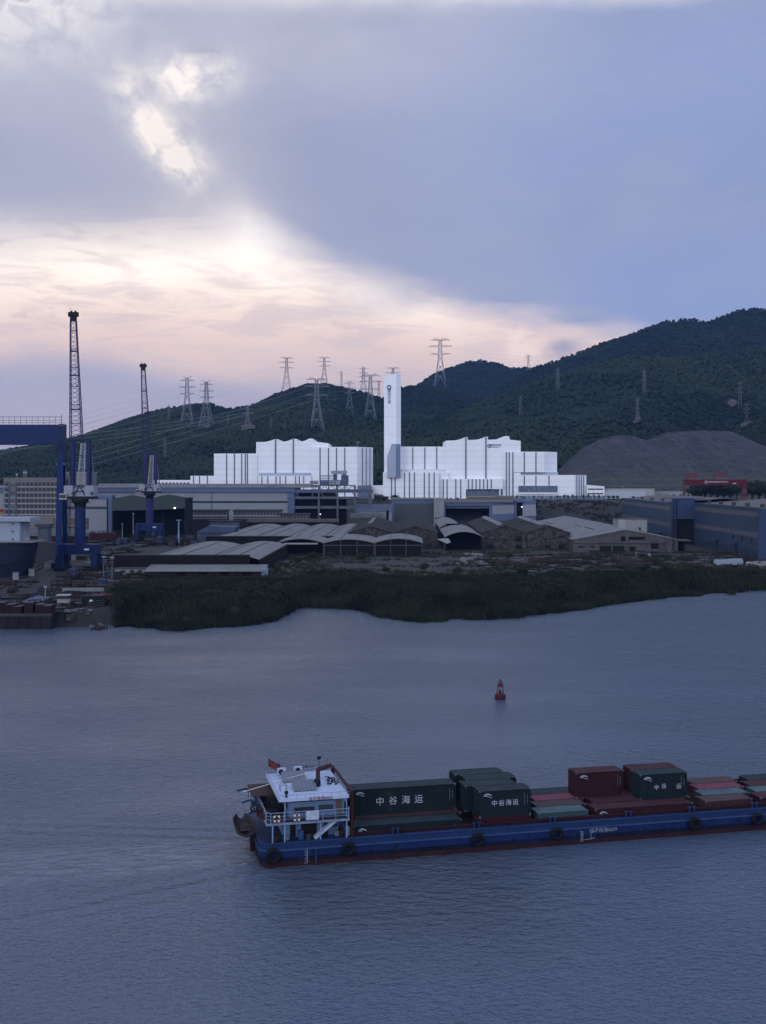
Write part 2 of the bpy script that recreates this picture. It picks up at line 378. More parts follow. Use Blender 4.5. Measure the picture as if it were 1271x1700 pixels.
def water_mat():
    m = bpy.data.materials.new('river_water'); m.use_nodes = True; t = m.node_tree; t.nodes.clear(); T = NT(t)
    P = T.n('ShaderNodeNewGeometry').outputs['Position']; sp = T.n('ShaderNodeSeparateXYZ'); t.links.new(P, sp.inputs[0])
    x, y = sp.outputs[0], sp.outputs[1]
    v = T.xyz(T.m('MULTIPLY', x, 0.62), y)                                       # crests run mostly across the wind
    rot = T.n('ShaderNodeVectorRotate', rotation_type='Z_AXIS'); t.links.new(v, rot.inputs['Vector']); rot.inputs['Angle'].default_value = R(-24)
    v = rot.outputs[0]
    a = T.noise(v, 0.55, 2.0, 0.5, 0.8); b = T.noise(v, 1.7, 3.0, 0.58, 0.5); c = T.noise(v, 4.8, 2.0, 0.5); g = T.noise(v, 0.035, 2.0, 0.5)
    # wake: churned, smoother strip astern of the ship, spreading with distance
    ax, ay, th = -13.5, 127.0, R(13.0)
    u = T.m('ADD', T.m('MULTIPLY', T.m('SUBTRACT', x, ax), -math.cos(th)), T.m('MULTIPLY', T.m('SUBTRACT', y, ay), -math.sin(th)))
    w = T.m('ADD', T.m('MULTIPLY', T.m('SUBTRACT', x, ax), -math.sin(th)), T.m('MULTIPLY', T.m('SUBTRACT', y, ay), math.cos(th)))
    half = T.m('ADD', 4.0, T.m('MULTIPLY', T.m('MAXIMUM', u, 0.0), 0.10))
    q = T.m('DIVIDE', T.m('ABSOLUTE', w), half)
    ws = T.m('MULTIPLY', T.m('MULTIPLY', T.step(q, 1.15, 0.55), T.step(u, -2.0, 1.0)), T.step(u, 70.0, 5.0, 0.45, 1.0))
    nw = T.noise(T.xyz(T.m('MULTIPLY', u, 0.35), w), 1.0, 5.0, 0.65, 0.7)
    # diverging stern wave, and the bow of it along the near side
    qq = T.m('SUBTRACT', T.m('ABSOLUTE', T.m('ADD', w, 0.5)), T.m('ADD', 5.8, T.m('MULTIPLY', u, 0.33)))
    vw = T.m('MULTIPLY', T.m('MULTIPLY', T.m('SINE', T.m('MULTIPLY', qq, 1.9)), T.step(T.m('ABSOLUTE', qq), 6.0, 0.5)), T.m('MULTIPLY', T.step(u, -1.0, 3.0), T.step(u, 45.0, 3.0)))
    # lee of the hull, waves bent against the drift
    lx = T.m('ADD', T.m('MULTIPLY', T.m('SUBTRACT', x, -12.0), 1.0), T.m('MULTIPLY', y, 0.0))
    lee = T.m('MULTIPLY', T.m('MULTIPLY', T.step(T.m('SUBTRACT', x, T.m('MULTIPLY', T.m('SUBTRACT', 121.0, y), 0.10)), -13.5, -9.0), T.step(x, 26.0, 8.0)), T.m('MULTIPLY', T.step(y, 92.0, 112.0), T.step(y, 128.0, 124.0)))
    rl = T.n('ShaderNodeVectorRotate', rotation_type='Z_AXIS'); t.links.new(T.xyz(T.m('MULTIPLY', x, 0.45), y), rl.inputs['Vector']); rl.inputs['Angle'].default_value = R(30)
    ln = T.noise(rl.outputs[0], 0.9, 2.0, 0.5, 0.7)
    gust = T.step(g, 0.3, 0.7, 0.60, 1.25)
    h = T.m('ADD', T.m('MULTIPLY', a, 0.24), T.m('ADD', T.m('MULTIPLY', b, 0.29), T.m('MULTIPLY', c, 0.12)))
    h = T.m('MULTIPLY', T.m('MULTIPLY', h, gust), T.m('SUBTRACT', 1.0, T.m('MULTIPLY', ws, 0.45)))
    h = T.m('ADD', h, T.m('ADD', T.m('MULTIPLY', T.m('MULTIPLY', nw, ws), 0.36), T.m('MULTIPLY', vw, 0.12)))
    h = T.m('ADD', h, T.m('MULTIPLY', T.m('MULTIPLY', ln, lee), 0.60))
    s = T.n('ShaderNodeBsdfPrincipled')
    col = T.mix(T.step(g, 0.35, 0.65), (0.066, 0.094, 0.148), (0.080, 0.106, 0.156))
    foam = T.m('MULTIPLY', T.step(nw, 0.60, 0.70), T.m('MULTIPLY', T.m('MULTIPLY', T.step(q, 1.25, 0.8), T.step(u, -2.0, 0.0)), T.step(u, 16.0, 1.0)))
    col = T.mix(T.m('MULTIPLY', foam, 0.7), col, (0.35, 0.36, 0.38))
    col = T.mix(T.m('MULTIPLY', T.m('MULTIPLY', ws, T.step(nw, 0.33, 0.58)), 0.65), col, (0.16, 0.185, 0.235))
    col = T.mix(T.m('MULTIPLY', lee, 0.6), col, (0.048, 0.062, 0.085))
    t.links.new(col, s.inputs['Base Color'])
    s.inputs['Roughness'].default_value = 0.10; s.inputs['IOR'].default_value = 1.33
    bp = T.n('ShaderNodeBump'); bp.inputs['Strength'].default_value = 1.0; bp.inputs['Distance'].default_value = 0.85
    t.links.new(h, bp.inputs['Height']); t.links.new(bp.outputs[0], s.inputs['Normal'])
    o = T.n('ShaderNodeOutputMaterial'); t.links.new(s.outputs[0], o.inputs[0]); return m
def ground_mat():
    m = bpy.data.materials.new('bank_ground'); m.use_nodes = True; t = m.node_tree; t.nodes.clear(); T = NT(t)
    P = T.n('ShaderNodeNewGeometry').outputs['Position']
    n = T.noise(P, 0.05, 6, 0.65); n2 = T.noise(P, 0.6, 5, 0.6)
    c = T.mix(T.step(n, 0.35, 0.65), (0.008, 0.009, 0.010), (0.018, 0.0175, 0.0175))
    c = T.mix(T.m('MULTIPLY', T.step(n2, 0.50, 0.68), 0.6), c, (0.030, 0.028, 0.028))
    c = T.mix(T.m('MULTIPLY', T.step(n2, 0.48, 0.34), 0.7), c, (0.009, 0.013, 0.009))
    s = T.n('ShaderNodeBsdfPrincipled'); t.links.new(c, s.inputs['Base Color']); s.inputs['Roughness'].default_value = 0.9
    bp = T.n('ShaderNodeBump'); bp.inputs['Distance'].default_value = 0.6; t.links.new(n2, bp.inputs['Height']); t.links.new(bp.outputs[0], s.inputs['Normal'])
    o = T.n('ShaderNodeOutputMaterial'); t.links.new(s.outputs[0], o.inputs[0]); return m
xs = np.concatenate([[-5000, -3000, -1500, -700], np.linspace(-440, 440, 294), [700, 1500, 3000, 5000]])
ys = np.concatenate([np.linspace(302, 470, 112), np.linspace(473, 800, 90), np.linspace(804, 960, 40), [1040, 1100, 2000, 3500, 5000]])
gx, gyy = np.meshgrid(xs, ys, indexing='ij')
ground = gridmesh('ground', gx, gyy, ground_h(gx, gyy), ground_mat()); ground['kind'] = 'structure'
wm = MB(); wm.quad((-5000, -600, 0), (5000, -600, 0), (5000, 520, 0), (-5000, 520, 0))
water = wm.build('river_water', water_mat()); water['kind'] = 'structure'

RIDGES = [
    (2200, 1080, 1.15, [(-900, 760), (-300, 765), (0, 752), (60, 742), (140, 724), (180, 714), (215, 697), (245, 687), (280, 680), (320, 674), (345, 672), (375, 681), (400, 679), (430, 671), (460, 655), (490, 646), (510, 640), (540, 639), (560, 643), (580, 649), (600, 653), (640, 666), (680, 684), (760, 724), (900, 797)]),
    (2400, 1300, 1.2, [(520, 797), (560, 735), (620, 680), (664, 645), (708, 642), (760, 655), (800, 663), (900, 655), (1000, 650), (1200, 700)]),
    (3600, 2450, 1.1, [(520, 797), (640, 674), (690, 642), (720, 622), (750, 610), (775, 602), (800, 599), (830, 606), (845, 612), (870, 612), (890, 614), (930, 622), (1100, 640), (1300, 797)]),
    (2800, 1500, 1.15, [(760, 700), (800, 665), (850, 630), (880, 615), (900, 608), (950, 592), (1000, 572), (1050, 556), (1100, 536), (1130, 533), (1150, 531), (1175, 537), (1200, 525), (1230, 515), (1271, 514), (1400, 503), (1700, 560), (2100, 797)]),
    (2000, 1150, 1.1, [(600, 797), (700, 733), (756, 689), (800, 671), (860, 648), (929, 625), (1035, 596), (1140, 596), (1271, 577), (1500, 573), (1800, 640), (2200, 797)]),
    (1600, 1060, 1.05, [(330, 797), (430, 764), (500, 731), (560, 715), (620, 703), (660, 694), (720, 704), (800, 745), (900, 797)]),
    (1500, 1040, 1.0, [(-600, 775), (-100, 770), (60, 764), (170, 758), (260, 752), (330, 762), (420, 772), (520, 797)]),
]
QUARRY = (1400, 1190, [(880, 824), (900, 806), (935, 772), (965, 745), (1000, 727), (1030, 722), (1060, 727), (1075, 731), (1090, 724), (1110, 717), (1160, 715), (1210, 716), (1240, 728), (1271, 745), (1330, 775), (1400, 812)])
def quarry_crest(x): return np.interp(x, [wx(p[0], 1400) for p in QUARRY[2]], [wz(p[1], 1400) for p in QUARRY[2]], left=0, right=0)
def hill_h(x, y):
    x = np.asarray(x, float); y = np.asarray(y, float); h = np.full(np.broadcast(x, y).shape, -10.0)
    for k, (Yc, Yf, pw, pts) in enumerate(RIDGES):
        cz = np.interp(x, [wx(p[0], Yc) for p in pts], [wz(p[1], Yc) for p in pts], left=10, right=10)
        t = (y - Yf) / (Yc - Yf); tc = np.clip(t, 0, 1)
        up = 20 + (cz - 20) * tc ** pw
        sp = (np.abs(fbm(x / 210.0, y / 700.0, 20 + k, 4) - 0.5) * 2)
        up = up - (cz - 20) * 1.05 * sp * (tc * (1 - tc)) * 2.0 - (fbm(x / 75, y / 75, 40 + k, 3) - 0.5) * 26 * tc * (1 - tc) * 4
        h = np.maximum(h, np.where(t < 0, -10, np.where(t <= 1, up, cz - (t - 1) * (Yc - Yf) * 0.35)))
    q = sstep((quarry_crest(x) - 30) / 30)
    return h * (1 - q) + q * np.where(y < 1400, 15.0, h * sstep((y - 1395) / 60.0) + 15 * (1 - sstep((y - 1395) / 60.0)))
pc = np.concatenate([[-900, -600, -400], np.arange(-240, 1512, 4.0), [1700, 1900, 2200]])
yr = np.concatenate([np.arange(1040, 2000, 6.0), np.arange(2000, 3000, 11.0), np.arange(3000, 4100, 24.0)])
PX, YR = np.meshgrid(pc, yr, indexing='ij'); HX = (PX - CX) * YR / F; HZ = hill_h(HX, YR)
hills = gridmesh('hills', HX, YR, HZ, mat('hill_soil', (0.014, 0.022, 0.012), 0.9, 0.4, 0.02, col2=(0.022, 0.024, 0.014), cover=0.6)); hills['kind'] = 'structure'
def hill_hit(px, py):                                       # where the sight line of a picture point meets the hills
    y = np.arange(1045, 4000, 4.0); x = (px - CX) * y / F; z = H - (py - HY) * y / F
    ok = np.nonzero(np.maximum(hill_h(x, y), 24) + 2 >= z)[0]
    return float(y[ok[0]]) if len(ok) else None
# crowns of the hillside forest
def crown_proto(name, m, n, seed, flat=1.0, leaf=0.34, hollow=0.62):
    r = random.Random(seed); b = MB(); lumps = [(Vector((r.uniform(-.45, .45), r.uniform(-.45, .45), r.uniform(-.3, .5) * flat)), r.uniform(.42, .68)) for _ in range(7)]
    for _ in range(n):
        c, rad = r.choice(lumps)
        d = Vector((r.gauss(0, 1), r.gauss(0, 1), r.gauss(0, 1))).normalized(); p = c + d * rad * r.uniform(hollow, 1.02)
        nn = (d + Vector((r.uniform(-.6, .6), r.uniform(-.6, .6), r.uniform(-.2, .8)))).normalized()
        a = nn.orthogonal().normalized(); bb = nn.cross(a); s = leaf * r.uniform(.5, 1.1); t = r.uniform(0, 6.3)
        a, bb = a * math.cos(t) + bb * math.sin(t), bb * math.cos(t) - a * math.sin(t)
        b.quad(p - a * s, p + bb * s * .55, p + a * s * .9, p - bb * s * .5)
    me = bpy.data.meshes.new(name); me.from_pydata(b.v, [], b.f); me.materials.append(m); me.update()
    return bpy.data.objects.new(name, me)
def lump_proto(name, m, seed):
    import bmesh
    r = random.Random(seed); bm = bmesh.new()
    for _ in range(6):
        c = Vector((r.uniform(-.45, .45), r.uniform(-.45, .45), r.uniform(-.35, .45))); q = r.uniform(.38, .62)
        v = bmesh.ops.create_icosphere(bm, subdivisions=2, radius=1.0)['verts']
        for x in v: x.co = c + x.co * q * r.uniform(.78, 1.14)
    me = bpy.data.meshes.new(name); bm.to_mesh(me); bm.free(); me.materials.append(m); me.update()
    b = crown_proto('tmp', m, 60, seed + 1, leaf=.26, hollow=.85); off = len(me.vertices)
    V = [tuple(v.co) for v in me.vertices] + [tuple(v.co) for v in b.data.vertices]; Fc = [tuple(p.vertices) for p in me.polygons] + [tuple(off + i for i in p.vertices) for p in b.data.polygons]
    bpy.data.objects.remove(b); me2 = bpy.data.meshes.new(name); me2.from_pydata(V, [], Fc); me2.materials.append(m); me2.update()
    return bpy.data.objects.new(name, me2)
def ridge_shade_tint(m):
    # far ridges darkened as painted shade behind sunlit spurs; lighter growth in random patches
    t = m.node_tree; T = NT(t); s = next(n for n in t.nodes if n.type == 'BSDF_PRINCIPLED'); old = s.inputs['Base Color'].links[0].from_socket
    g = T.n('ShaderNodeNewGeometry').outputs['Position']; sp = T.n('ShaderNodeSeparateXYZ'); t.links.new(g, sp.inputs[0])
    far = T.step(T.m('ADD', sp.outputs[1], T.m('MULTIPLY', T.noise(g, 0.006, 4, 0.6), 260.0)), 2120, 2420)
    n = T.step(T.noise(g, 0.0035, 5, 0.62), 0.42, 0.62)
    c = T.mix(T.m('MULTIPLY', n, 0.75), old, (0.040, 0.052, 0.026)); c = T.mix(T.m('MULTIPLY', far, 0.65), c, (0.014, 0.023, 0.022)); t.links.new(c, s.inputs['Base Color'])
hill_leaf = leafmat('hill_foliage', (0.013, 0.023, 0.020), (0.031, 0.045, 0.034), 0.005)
ridge_shade_tint(hill_leaf)
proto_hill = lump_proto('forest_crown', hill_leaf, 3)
def plant_hills():
    ii, jj = np.arange(len(pc) - 1), np.arange(len(yr) - 1)
    sl = (HZ - H) / YR; cm = np.maximum.accumulate(sl, axis=1)
    vis = (sl + 16.0 / YR >= cm - 0.004) & (HZ > 22)
    dpx = np.diff(pc)[:, None]; dy = np.diff(yr)[None, :]; area = dpx * YR[:-1, :-1] / F * dy
    spc = np.where(YR[:-1, :-1] < 1700, 18.0, np.where(YR[:-1, :-1] < 2500, 25.0, 38.0))
    lam = area / spc * vis[:-1, :-1] * (PX[:-1, :-1] > -130) * (PX[:-1, :-1] < 1400)
    cnt = nr.poisson(lam); a, b = np.nonzero(cnt); k = cnt[a, b]; a = np.repeat(a, k); b = np.repeat(b, k); n = len(a)
    px = pc[a] + nr.random(n) * np.diff(pc)[a]; y = yr[b] + nr.random(n) * np.diff(yr)[b]; x = (px - CX) * y / F
    keep = fbm(x / 55, y / 55, 77, 4) > 0.20
    x, y = x[keep], y[keep]; n = len(x); z = hill_h(x, y)
    r = np.sqrt(np.where(y < 1700, 18.0, np.where(y < 2500, 25.0, 38.0))) * (0.50 + 0.36 * nr.random(n)) * (0.8 + 0.45 * fbm(x / 120, y / 120, 5, 2)) * 0.82
    scl = np.stack([r, r, r * (0.75 + 0.5 * nr.random(n))], -1); rot = np.stack([nr.random(n) * .3, nr.random(n) * .3, nr.random(n) * 6.28], -1)
    print('hill crowns', n)
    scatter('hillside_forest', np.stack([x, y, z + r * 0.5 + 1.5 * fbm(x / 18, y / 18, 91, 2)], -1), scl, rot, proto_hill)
plant_hills()
# quarry face and the benches below it
def quarry():
    m = bpy.data.materials.new('quarry_rock'); m.use_nodes = True; t = m.node_tree; t.nodes.clear(); T = NT(t)
    P = T.n('ShaderNodeNewGeometry').outputs['Position']; sp = T.n('ShaderNodeSeparateXYZ'); t.links.new(P, sp.inputs[0])
    st = T.noise(T.xyz(T.m('MULTIPLY', sp.outputs[0], 0.45), 0.0, T.m('MULTIPLY', sp.outputs[2], 0.03)), 1.0, 5, 0.65)
    n = T.noise(P, 0.03, 5, 0.6); n2 = T.noise(P, 0.25, 5, 0.65)
    ln = T.m('FRACT', T.m('DIVIDE', T.m('ADD', sp.outputs[2], T.m('MULTIPLY', n, 4.0)), 9.0))
    c = T.mix(T.step(n, 0.35, 0.65), (0.021, 0.021, 0.030), (0.037, 0.035, 0.045))
    c = T.mix(T.m('MULTIPLY', T.step(st, 0.50, 0.64), 0.75), c, (0.078, 0.073, 0.084))
    c = T.mix(T.m('MULTIPLY', T.step(ln, 0.12, 0.0), 0.5), c, (0.070, 0.067, 0.075))
    c = T.mix(T.m('MULTIPLY', T.step(n2, 0.55, 0.64), 0.7), c, (0.020, 0.028, 0.018))
    c = T.mix(T.step(sp.outputs[2], 50.0, 44.0), c, T.mix(T.step(n2, 0.4, 0.6), (0.032, 0.040, 0.032), (0.058, 0.058, 0.052)))
    s = T.n('ShaderNodeBsdfPrincipled'); t.links.new(c, s.inputs['Base Color']); s.inputs['Roughness'].default_value = 0.95
    bp = T.n('ShaderNodeBump'); bp.inputs['Distance'].default_value = 3.0; t.links.new(T.m('ADD', n2, st), bp.inputs['Height']); t.links.new(bp.outputs[0], s.inputs['Normal'])
    o = T.n('ShaderNodeOutputMaterial'); t.links.new(s.outputs[0], o.inputs[0])
    x = np.linspace(wx(885, 1400), wx(1400, 1400), 170); y = np.concatenate([np.linspace(1040, 1190, 40), np.linspace(1193, 1400, 80), [1404, 1412, 1430]])
    X, Y = np.meshgrid(x, y, indexing='ij'); qc = quarry_crest(X)
    foot = 22 + 26 * np.clip((Y - 1040) / 150, 0, 1)
    st = np.clip((Y - 1040) / 150, 0, 1) * 4; foot = 23 + 6.3 * (np.floor(st) + sstep((st - np.floor(st)) * 2.2))
    t2 = np.clip((Y - 1190) / 210, 0, 1); k = t2 * 6; tt = (np.floor(k) + sstep((k - np.floor(k)) * 1.25)) / 6
    Z = np.where(Y < 1190, np.minimum(foot, np.maximum(qc, 18)), np.minimum(48, np.maximum(qc, 18)) + np.maximum(qc - 48, 0) * np.minimum(0.25 * tt + 0.75 * t2, 1)) + ((fbm(X / 16, Y / 16, 8, 4) - 0.5) * 6 - 7 * np.abs(fbm(X / 11, Y / 160, 18, 3) - .5)) * (t2 > 0) * (t2 < 1)
    Z = np.where(Y > 1400, qc - (Y - 1400) * 0.8, Z)
    o = gridmesh('quarry_slope', X, Y, Z, m); o['kind'] = 'structure'
quarry()
# reeds and scrub on the river bank
def reed_proto(m, seed, n=26):
    r = random.Random(seed); b = MB()
    for _ in range(n):
        x, y = r.gauss(0, .45), r.gauss(0, .45); h = r.uniform(.55, 1.1); lx, ly = r.gauss(0, .22), r.gauss(0, .22); w = r.uniform(.03, .06); t = r.uniform(0, 3.14)
        cx, cy = math.cos(t) * w, math.sin(t) * w
        b.quad((x - cx, y - cy, 0), (x + cx, y + cy, 0), (x + cx * .8 + lx * .4, y + cy * .8 + ly * .4, h * .6), (x - cx * .8 + lx * .4, y - cy * .8 + ly * .4, h * .6))
        b.quad((x - cx * .8 + lx * .4, y - cy * .8 + ly * .4, h * .6), (x + cx * .8 + lx * .4, y + cy * .8 + ly * .4, h * .6), (x + lx * 1.2, y + ly * 1.2, h))
    me = bpy.data.meshes.new('reed_tuft'); me.from_pydata(b.v, [], b.f); me.materials.append(m); me.update()
    return bpy.data.objects.new('reed_tuft', me)
reed_leaf = leafmat('reed_leaf', (0.004, 0.008, 0.008), (0.046, 0.056, 0.034), 0.05)
bush_leaf = leafmat('bush_leaf', (0.007, 0.013, 0.009), (0.030, 0.042, 0.022), 0.07)
def plant_bank():
    n = 34000
    x = nr.uniform(-106, 190, n); dep = np.interp(x, [-106, -86, -60, -40, -30, 0, 40, 90, 150, 190], [128, 122, 112, 108, 78, 95, 85, 62, 40, 40])
    dd = nr.random(n) ** 1.15 * dep - 0.8; y = shore(x) + dd
    keep = (fbm(x / 11, y / 8, 31, 3) > 0.30) & (y < 446) & (x > -75.0 - .19 * (y - 320))
    x, y, dd = x[keep], y[keep], dd[keep]; k = len(x); z = np.maximum(ground_h(x, y), -0.1)
    s = (0.9 + 3.6 * fbm(x / 13, y / 10, 4, 3) ** 1.4 * (0.6 + 0.4 * sstep(dd / 8)) * (1 - 0.55 * sstep((dd - 50) / 45))) * nr.uniform(.75, 1.2, k)
    scatter('shore_reeds', np.stack([x, y, z], -1), np.stack([s * .8, s * .8, s], -1), np.stack([x * 0, x * 0, nr.random(k) * 6.28], -1), reed_proto(reed_leaf, 2))
    n = 2600; x = nr.uniform(-104, 190, n); dd = nr.uniform(4, 85, n); y = shore(x) + dd
    keep = (fbm(x / 20, y / 12, 61, 3) > 0.48) & (y < 450) & (x > -78.5 - .19 * (y - 320)); x, y = x[keep], y[keep]; k = len(x); s = nr.uniform(.7, 2.1, k)
    scatter('shore_scrub', np.stack([x, y, ground_h(x, y) + s * .5], -1), np.stack([s * 1.25, s * 1.25, s], -1), np.stack([x * 0, x * 0, nr.random(k) * 6.28], -1), crown_proto('scrub_bush', bush_leaf, 160, 8, leaf=.26))
    n = 9000; x = nr.uniform(-70, 175, n); y = nr.uniform(415, 592, n)
    keep = (fbm(x / 16, y / 10, 71, 3) > 0.47); x, y = x[keep], y[keep]; k = len(x); s = nr.uniform(.5, 1.3, k)
    scatter('yard_weeds', np.stack([x, y, ground_h(x, y)], -1), np.stack([s * 1.2, s * 1.2, s], -1), np.stack([x * 0, x * 0, nr.random(k) * 6.28], -1), reed_proto(leafmat('weed_leaf', (0.020, 0.028, 0.014), (0.045, 0.048, 0.022), .08), 5, 18))
    n = 2600; x = nr.uniform(70, 280, n); y = nr.uniform(822, 906, n); s = nr.uniform(.6, 1.8, n)
    keep = fbm(x / 13, y / 9, 15, 3) > 0.50; x, y, s = x[keep], y[keep], s[keep]
    scatter('slope_scrub', np.stack([x, y, ground_h(x, y) + s * .3], -1), np.stack([s, s, s], -1), np.stack([x * 0, x * 0, nr.random(len(x)) * 6.28], -1), crown_proto('slope_bush', leafmat('dry_scrub', (0.030, 0.030, 0.018), (0.06, 0.052, 0.03), .05), 90, 9, leaf=.3))
plant_bank()
def haze():
    b = MB(); b.box(-5100, 5100, -900, 5100, -4, 640)
    m = bpy.data.materials.new('haze'); m.use_nodes = True; t = m.node_tree; t.nodes.clear()
    pv = t.nodes.new('ShaderNodeVolumePrincipled'); pv.inputs['Color'].default_value = (0.20, 0.44, 1.0, 1); pv.inputs['Density'].default_value = 4.3e-5; pv.inputs['Anisotropy'].default_value = 0.2
    o = t.nodes.new('ShaderNodeOutputMaterial'); t.links.new(pv.outputs[0], o.inputs['Volume'])
    h = b.build('haze', m); h['kind'] = 'stuff'
haze()
# ================================================================ materials of the yard
white_clad = mat('white_cladding', (0.86, 0.87, 0.90), 0.45, 0.035, 0.05, seam=(5.3, 0.05))
white_smooth = mat('white_tower_cladding', (0.84, 0.86, 0.90), 0.45, 0.04, 0.05, seam=(8.0, 0.02))
grey_clad = mat('grey_cladding', (0.36, 0.40, 0.50), 0.5, 0.06, 0.1)
strip_glass = mat('dark_window_strip', (0.11, 0.13, 0.19), 0.25, 0.2, 0.6, seam=(2.6, 0.12))
glass_band = mat('glass_band', (0.12, 0.15, 0.21), 0.2, 0.35, 0.3)
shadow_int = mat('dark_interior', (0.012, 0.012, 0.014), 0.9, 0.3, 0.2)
blue_fascia = mat('blue_fascia', (0.10, 0.13, 0.225), 0.55, 0.1, 0.1, streak=0.15)
white_panel = mat('white_wall_panel', (0.27, 0.285, 0.325), 0.6, 0.06, 0.1, streak=0.22, corr=('X', 0.6))
dark_band = mat('dark_band', (0.03, 0.033, 0.04), 0.4, 0.2, 0.4)
green_panel = mat('green_wall_panel', (0.050, 0.068, 0.066), 0.6, 0.08, 0.1, streak=0.25, corr=('X', 0.6))
grey_roof = mat('grey_sheet_roof', (0.17, 0.17, 0.175), 0.65, 0.16, 0.12, streak=0.0, corr=('Y', 0.9), col2=(0.115, 0.105, 0.10), cover=0.62)
vault_roof = mat('vault_roof_sheet', (0.185, 0.185, 0.19), 0.7, 0.10, 0.06, corr=('Y', 0.9), col2=(0.13, 0.122, 0.118), cover=0.60)
old_tile = mat('old_tiled_roof', (0.042, 0.038, 0.038), 0.85, 0.3, 0.15, corr=('Y', 0.5), col2=(0.022, 0.020, 0.020), cover=0.52)
dark_brick = mat('dark_brick', (0.011, 0.0095, 0.0105), 0.9, 0.3, 0.4, streak=0.3)
old_render = mat('ruined_render', (0.066, 0.060, 0.058), 0.9, 0.25, 0.25, streak=0.5, col2=(0.030, 0.027, 0.027), cover=0.50, bump=0.04)
pale_render = mat('pale_render', (0.092, 0.089, 0.090), 0.9, 0.2, 0.2, streak=0.45, col2=(0.06, 0.055, 0.055), cover=0.58)
white_block = mat('white_block_wall', (0.25, 0.25, 0.26), 0.8, 0.08, 0.2, streak=0.3)
blue_wall = mat('blue_corrugated_wall', (0.034, 0.056, 0.098), 0.55, 0.12, 0.08, streak=0.28, corr=('Y', 0.8))
blue_wall2 = mat('blue_front_wall', (0.036, 0.058, 0.125), 0.55, 0.1, 0.08, streak=0.2, corr=('X', 0.8))
tan_roof = mat('tan_sheet_roof', (0.12, 0.11, 0.105), 0.7, 0.15, 0.1, corr=('X', 0.9))
translucent_band = mat('grey_skylight_band', (0.085, 0.085, 0.095), 0.5, 0.2, 0.2)
crane_blue = mat('crane_blue_paint', (0.008, 0.018, 0.075), 0.45, 0.14, 0.1, streak=0.2)
gantry_blue = mat('gantry_blue_paint', (0.008, 0.021, 0.088), 0.45, 0.10, 0.05, streak=0.15)
crane_red = mat('crane_faded_red', (0.030, 0.020, 0.085), 0.6, 0.2, 0.3)
crane_purple = mat('crane_purple_paint', (0.026, 0.024, 0.095), 0.5, 0.15, 0.2)
crane_white = mat('crane_house_white', (0.26, 0.28, 0.33), 0.5, 0.06, 0.2, streak=0.25)
black_steel = mat('black_steel', (0.012, 0.012, 0.02), 0.6, 0.2, 0.4)
grey_steel = mat('grey_steel', (0.10, 0.11, 0.13), 0.55, 0.15, 0.4, streak=0.2)
pale_steel = mat('pale_steel', (0.30, 0.31, 0.33), 0.5, 0.12, 0.4)
galv = mat('galvanised_steel', (0.34, 0.35, 0.40), 0.45, 0.1, 0.2)
rust = mat('rusty_steel', (0.030, 0.020, 0.019), 0.85, 0.35, 0.6, col2=(0.016, 0.013, 0.013))
red_gantry = mat('red_gantry_paint', (0.085, 0.012, 0.018), 0.5, 0.1, 0.1, streak=0.2)
faded_red = mat('faded_red_paint', (0.115, 0.048, 0.055), 0.6, 0.12, 0.2, streak=0.2)
beige_wall = mat('beige_office_wall', (0.17, 0.155, 0.155), 0.8, 0.08, 0.2, streak=0.2)
office_glass = mat('office_glass', (0.035, 0.043, 0.055), 0.25, 0.3, 0.5)
concrete = mat('yard_concrete', (0.036, 0.036, 0.040), 0.85, 0.2, 0.1)
text_white = mat('white_lettering', (0.62, 0.62, 0.64), 0.6, 0.08, 0.8)
logo_blue = mat('logo_blue', (0.030, 0.040, 0.22), 0.5, 0.05)
logo_green = mat('logo_green', (0.03, 0.14, 0.09), 0.5, 0.05)
lamp_glow = lampmat('lamp_glow', (1.0, 0.80, 0.58), 4.0)

def lattice(b, corners0, corners1, n, w, wb, ring=1):
    """four-legged lattice between two rings of four corners"""
    q0, q1 = [Vector(p) for p in corners0], [Vector(p) for p in corners1]
    for a, c in zip(q0, q1): b.bar(a, c, w)
    for k in range(n):
        t0, t1 = k / n, (k + 1) / n
        r0 = [a.lerp(c, t0) for a, c in zip(q0, q1)]; r1 = [a.lerp(c, t1) for a, c in zip(q0, q1)]
        for i in range(4):
            j = (i + 1) % 4
            b.bar(r0[i], r1[j], wb)
            b.bar(r0[j], r1[i], wb) if w > 0.9 or wb > 0.28 else None
            if ring and k % ring == ring - 1: b.bar(r1[i], r1[j], wb)
def sq(x, y, z, w, d=None):
    d = w if d is None else d
    return [(x - w / 2, y - d / 2, z), (x + w / 2, y - d / 2, z), (x + w / 2, y + d / 2, z), (x - w / 2, y + d / 2, z)]
def emblem(root, loc, s, rx=R(90), rz=0.0):
    """round swirl emblem: two interlocked crescents"""
    for name, m, fl in (('emblem_upper', logo_green, 1), ('emblem_lower', logo_blue, -1)):
        b = MB(); P = []
        for k in range(14):
            a = R(28 + 165 * k / 13); P.append((math.cos(a) * s, math.sin(a) * s))
        P += [(x * s, y * s) for x, y in ((-.66, -.34), (-.60, .02), (-.42, .26), (-.12, .40), (.22, .40), (.56, .30))]
        P = [(p[0] * fl, p[1] * fl) for p in P]
        b.prism([(p[0], p[1]) for p in P], 0, 0.15, axis='z')
        o = b.build(name, m, root); o.location = loc; o.rotation_euler = (rx, 0, rz)

